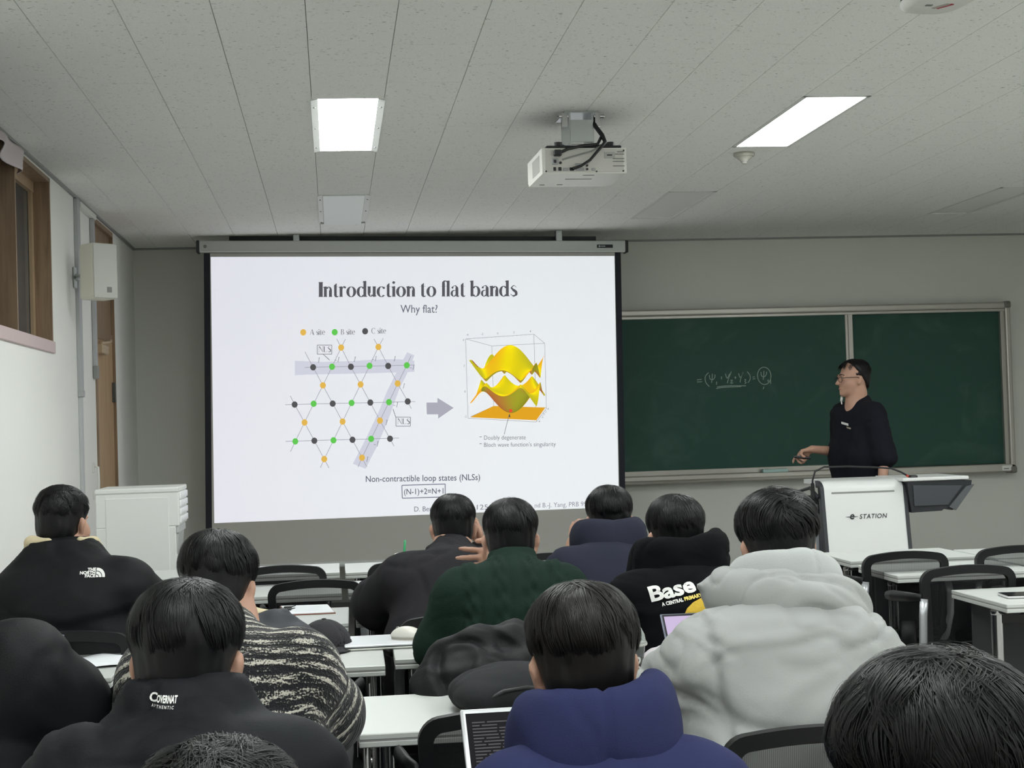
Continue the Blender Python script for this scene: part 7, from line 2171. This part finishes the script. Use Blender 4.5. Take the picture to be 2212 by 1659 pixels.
# clipboard
cbx = [(-0.214, 5.657), (-0.039, 5.640), (-0.012, 5.387), (-0.172, 5.389)]
def quadslab(pts, z0, z1, inset=0.0):
    c = (sum(p[0] for p in pts) / 4, sum(p[1] for p in pts) / 4)
    q = [(p[0] + (c[0] - p[0]) * inset, p[1] + (c[1] - p[1]) * inset) for p in pts]
    return MB().prism([(x - c[0], y - c[1]) for x, y in q], z0, z1, 'XY'), c
t = thing('clipboard', 'clipboard with white sheets held by black clips at the left', 'clipboard', (-0.109, 5.518, TZ))
b, c = quadslab(cbx, 0.0005, 0.004); obj('board', b, mat('hardboard_brown', (128, 84, 70), 0.6), t)
b, c = quadslab(cbx, 0.004, 0.0062, 0.04); obj('paper', b, mat('paper_white', (232, 234, 238), 0.7), t)
for dy in (0.035, -0.035):
    b = MB(); b.bx(-0.088, -0.058, 0.02 + dy - 0.012, 0.02 + dy + 0.012, 0.004, 0.012, 0.003); b.tube([(-0.060, 0.02 + dy - 0.008, 0.010), (-0.046, 0.02 + dy, 0.013), (-0.060, 0.02 + dy + 0.008, 0.010)], 0.0016, 6)
    obj('clip', b, M_black_plastic, t)
b = MB()
for k in range(9): b.bx(-0.045, 0.05 - 0.01 * (k % 3), 0.075 - k * 0.018, 0.0765 - k * 0.018, 0.0062, 0.0064)
obj('printed_lines', b, mat('print_faint', (196, 200, 208), 0.7), t)
# loose papers on the far left table
def _sheet(u, v):
    return ((u - 0.5) * 0.297, (v - 0.5) * 0.21, 0.002 + 0.006 * (math.sin(u * 7 + v * 3) ** 2) * (0.3 + v) + 0.004 * math.sin(v * 9 + u * 2) ** 2)
for i, (x, y, r, lab) in enumerate(((-0.72, 4.46, 0.25, 'crinkled white sheet of paper on the far left table, nearer the aisle'), (-0.98, 4.44, -0.2, 'crinkled white sheet of paper on the far left table, nearer the wall'))):
    pm = mesh_of('paper_sheet', cloth_sheet(_sheet, 14, 10), True); pm.materials.append(mat('paper_white', (232, 234, 238), 0.7))
    o = bpy.data.objects.new('paper_sheet', pm); COL.objects.link(o); o.location = (x, y, TZ); o.rotation_euler.z = r; tag(o, lab, 'paper')
    md = o.modifiers.new('s', 'SOLIDIFY'); md.thickness = 0.0006
# phone
t = thing('smartphone', 'black smartphone in a pale case lying on the right table', 'phone', (2.315, 4.985, TZ), -0.12)
b = MB(); b.bx(-0.075, 0.075, -0.040, 0.075, 0.001, 0.009, 0.004, 2); obj('case', b, mat('case_pale', (206, 204, 206), 0.4), t, auto=40)
b = MB(); b.bx(-0.072, 0.072, -0.037, 0.072, 0.009, 0.0105, 0.0005); obj('screen', b, mat('phone_glass', (20, 20, 26), 0.12, spec=0.6), t)
b = MB(); b.bx(0.03, 0.06, 0.03, 0.065, 0.0105, 0.012, 0.001); obj('camera_bump', b, M_grey_plastic, t)
# black cap
t = thing('cap', 'black cap resting on the table right of the marled sweater', 'cap', (-0.045, 4.56, TZ))
F = Field(axis((-0.12, 0.12, 0.006)), axis((-0.18, 0.12, 0.006)), axis((-0.01, 0.13, 0.006)))
F.ell((0, 0, 0.0), (0.082, 0.092, 0.085)); F.ell((0, 0, -0.006), (0.077, 0.087, 0.079), None, 0, 'sub'); F.plane((0, 0, 0.003), (0, 0, -1)); P, Q = F.mesh(); P = relax(P, Q, 1)
N = vnormals(P, Q); an = np.arctan2(P[:, 1], P[:, 0]); P = P - N * (0.0022 * np.exp(-((np.mod(an + 0.3, PI / 3) - PI / 6) / 0.05) ** 2))[:, None]
put('crown', P + np.array(t.location), Q, mat('cap_black', (38, 36, 40), 0.85, bump=(420, 0.3)), t)
def _brim(u, v):
    a = -PI * 0.80 + PI * 0.6 * u; r0 = 0.085; r1 = 0.085 + 0.065 * math.sin(PI * u) ** 0.6
    r = r0 + (r1 - r0) * v; return (r * math.cos(a) * 0.95, r * math.sin(a) * 1.05, 0.010 - 0.010 * v * (1 - 0.6 * math.sin(PI * u)) + 0.002)
bo = obj('brim', cloth_sheet(_brim, 16, 5), mat('cap_black', (38, 36, 40), 0.85), t, smooth=True); md = bo.modifiers.new('s', 'SOLIDIFY'); md.thickness = 0.003
b = MB(); b.lathe([(0.0, 0.088), (0.006, 0.087), (0.008, 0.083)], n=12); obj('top_button', b, mat('cap_black', (38, 36, 40), 0.85), t)

# clear drink cup with dome lid
M_clear = mat_glass('clear_plastic', (214, 222, 222), 0.16, 0.08)
t = thing('drink_cup', 'clear plastic cup with dome lid and dark drink beside the navy hoodie', 'cup', (0.692, 3.655, TZ))
b = MB(); b.lathe([(0.026, 0.0), (0.027, 0.002), (0.038, 0.098), (0.0405, 0.1), (0.0405, 0.104)], n=28); obj('cup_wall', b, M_clear, t, smooth=True)
b = MB(); b.lathe([(0.0, 0.004), (0.0255, 0.004), (0.0335, 0.070), (0.0, 0.070)], n=24); obj('drink', b, mat('cold_coffee', (34, 26, 22), 0.15), t, auto=50)
b = MB(); b.lathe([(0.0425, 0.102), (0.0435, 0.108), (0.040, 0.112), (0.038, 0.126), (0.030, 0.142), (0.018, 0.149), (0.010, 0.150)], n=28); obj('dome_lid', b, M_clear, t, smooth=True)
b = MB(); b.lathe([(0.0415, 0.100), (0.0440, 0.102), (0.0440, 0.106), (0.0415, 0.108)], n=28); obj('lid_rim', b, mat('rim_plastic', (206, 208, 202), 0.3), t, auto=40)
for zz in (0.058, 0.036):
    V, F = text_geo('JO', 0.026, 0.0012, 0.25); w_ = max(p[0] for p in V)
    pts = []
    for x, y in V:
        z = zz + y; r = 0.0275 + 0.011 * z / 0.098 + 0.0016; a = -PI / 2 + (x - w_ * 0.25) / r
        pts.append((r * math.cos(a), r * math.sin(a), z))
    b = MB(); b.add(pts, F); obj('cup_lettering', b, M_print_white, t, label='white lettering JO')
# cup with green straw on the front row
t = thing('straw_cup', 'cup with a green straw on the front row table behind the charcoal sweatshirt', 'cup', (0.292, 7.02, TZ))
b = MB(); b.lathe([(0.026, 0.0), (0.034, 0.055), (0.036, 0.057)], n=20); obj('cup_wall', b, mat('paper_cup', (226, 228, 224), 0.5), t, smooth=True)
b = MB(); b.lathe([(0.038, 0.054), (0.038, 0.060), (0.032, 0.066), (0.0, 0.066)], n=20); obj('lid', b, M_print_white, t, auto=40)
b = MB(); b.tube([(0.006, 0, 0.02), (0.016, 0.0, 0.125)], 0.0055, 8); obj('straw', b, mat('straw_green', (46, 150, 92), 0.4), t, smooth=True)

# dark backpack lying on the table
def bb(F):
    F.ell((0.375, 3.50, 0.775), (0.125, 0.120, 0.042)); F.ell((0.300, 3.46, 0.770), (0.055, 0.10, 0.034), None, 0.03); F.ell((0.41, 3.52, 0.79), (0.10, 0.09, 0.032), None, 0.04)
    F.plane((0, 0, TZ + 0.002), (0, 0, -1), 0.004)
t, g = soft('backpack', 'dark grey backpack lying on the table behind the navy hoodie head', 'bag', mat('bag_grey', (38, 39, 41), 0.85, bump=(500, 0.3), spec=0.2, wrinkle=(5.0, 0.5, (1.0, 1.0, 1.6), 0.2)), bb, ((0.22, 0.55), (3.35, 3.66), (0.72, 0.86)), 0.007, lambda P: folds(P, 0.006, (8, 8, 12), 41.0, 0.8))
g.name = 'bag_body'
off = Vector(t.location)
b = MB(); b.tube([Vector(p) - off for p in ((0.285, 3.375, 0.742), (0.31, 3.372, 0.768), (0.355, 3.378, 0.789), (0.41, 3.385, 0.794), (0.47, 3.395, 0.782))], 0.004, 6); obj('piping', b, M_black_plastic, t, smooth=True)

# bundled pale jacket on the table
def bp_(F):
    F.ell((0.800, 3.76, 0.772), (0.060, 0.060, 0.044)); F.ell((0.775, 3.75, 0.757), (0.040, 0.050, 0.030), None, 0.02); F.ell((0.845, 3.78, 0.765), (0.05, 0.05, 0.04), None, 0.03)
    F.plane((0, 0, TZ + 0.002), (0, 0, -1), 0.003)
t, g = soft('folded_jacket', 'pale lilac grey jacket bundled on the table beside the drink cup', 'jacket', mat('nylon_lilac', (196, 190, 194), 0.6), bp_, ((0.70, 0.93), (3.66, 3.87), (0.72, 0.84)), 0.006, lambda P: folds(P, 0.008, (18, 18, 22), 47.0, 0.9, 0.6))

# black padded coat over the chair behind the green sweater
def bc(F):
    F.chain([(0.200, 3.765, 0.745), (0.260, 3.770, 0.815), (0.33, 3.775, 0.838), (0.43, 3.780, 0.842), (0.53, 3.775, 0.815)], [0.030, 0.042, 0.044, 0.044, 0.046], 0.03)
    F.chain([(0.235, 3.725, 0.77), (0.35, 3.715, 0.79), (0.50, 3.715, 0.785)], [0.040, 0.042, 0.042], 0.03)
    F.chain([(0.215, 3.725, 0.74), (0.225, 3.715, 0.63), (0.235, 3.72, 0.45)], [0.036, 0.042, 0.038], 0.04)
    F.chain([(0.26, 3.70, 0.72), (0.40, 3.695, 0.70), (0.54, 3.70, 0.70)], [0.04, 0.04, 0.04], 0.04)
    F.chain([(0.27, 3.70, 0.68), (0.40, 3.700, 0.55), (0.53, 3.70, 0.62)], [0.04, 0.04, 0.04], 0.06)
    F.chain([(0.205, 3.78, 0.745), (0.19, 3.80, 0.70)], [0.026, 0.020], 0.02)
t, g = soft('padded_coat', 'black padded coat hung over the chair behind the green sweater', 'coat', M_down, bc, ((0.13, 0.62), (3.62, 3.86), (0.38, 0.92)), 0.008, lambda P: folds(P, 0.014, (10, 10, 18), 51.0, 0.9))
b = MB(); b.cyl(Vector((0.190, 3.690, 0.715)) - Vector(t.location), Vector((0.190, 3.682, 0.715)) - Vector(t.location), 0.006, n=12); obj('snap_button', b, M_steel, t)
# black jacket with gold ring over the marled-sweater chair
def bj(F):
    F.chain([(-0.42, 2.66, 0.80), (-0.24, 2.655, 0.838), (-0.10, 2.655, 0.835), (-0.035, 2.66, 0.80)], [0.036, 0.036, 0.036, 0.034], 0.03)
    F.chain([(-0.10, 2.625, 0.80), (-0.045, 2.62, 0.74), (-0.015, 2.62, 0.66), (-0.01, 2.63, 0.50)], [0.040, 0.046, 0.046, 0.038], 0.03)
    F.chain([(-0.40, 2.62, 0.74), (-0.25, 2.60, 0.72), (-0.10, 2.60, 0.70)], [0.045, 0.045, 0.045], 0.05)
    F.chain([(-0.40, 2.62, 0.60), (-0.25, 2.60, 0.58), (-0.10, 2.61, 0.56)], [0.045, 0.045, 0.045], 0.06)
t, g = soft('quilted_jacket', 'black quilted jacket with a gold ring hung on the marled sweater chair', 'jacket', M_down, bj, ((-0.52, 0.07), (2.50, 2.74), (0.44, 0.92)), 0.008, lambda P: 0.007 * np.abs(np.sin(P[:, 2] * PI / 0.045 + P[:, 0] * 20)) + folds(P, 0.006, (12, 12, 16), 55.0, 0.9))
b = MB(); rc = Vector((-0.087, 2.612, 0.858)) - Vector(t.location)
b.tube([rc + Vector((0.017 * math.cos(2 * PI * k / 20), 0, 0.015 * math.sin(2 * PI * k / 20))) for k in range(21)], 0.0032, 8); obj('ring', b, mat('brass', (206, 178, 110), 0.3, metal=0.9), t, smooth=True, label='gold metal ring')
# dark jacket with beige lining over a chair
def bd_(F):
    F.chain([(-0.42, 4.50, 0.805), (-0.28, 4.50, 0.828), (-0.17, 4.50, 0.822), (-0.105, 4.50, 0.790)], [0.030, 0.034, 0.034, 0.026], 0.03)
    F.chain([(-0.40, 4.46, 0.77), (-0.26, 4.45, 0.79), (-0.12, 4.46, 0.775), (-0.085, 4.47, 0.70)], [0.034, 0.036, 0.034, 0.026], 0.03)
    F.chain([(-0.36, 4.46, 0.68), (-0.22, 4.45, 0.66)], [0.04, 0.04], 0.05)
t, g = soft('lined_jacket', 'dark jacket with beige lining draped over a chair back', 'jacket', mat('jacket_slate_black', (50, 52, 58), 0.6, spec=0.4), bd_, ((-0.50, -0.04), (4.38, 4.57), (0.60, 0.90)), 0.007, lambda P: folds(P, 0.007, (12, 12, 16), 61.0, 0.9))
F = Field(axis((-0.42, -0.12, 0.006)), axis((4.44, 4.58, 0.006)), axis((0.78, 0.90, 0.006)))
F.chain([(-0.38, 4.505, 0.840), (-0.26, 4.505, 0.855), (-0.185, 4.51, 0.845)], [0.014, 0.018, 0.012], 0.02, 'add', (1, 1.5, 1)); P, Q = F.mesh(); P = relax(P, Q, 1)
put('beige_lining', P, Q, M_cream, t)
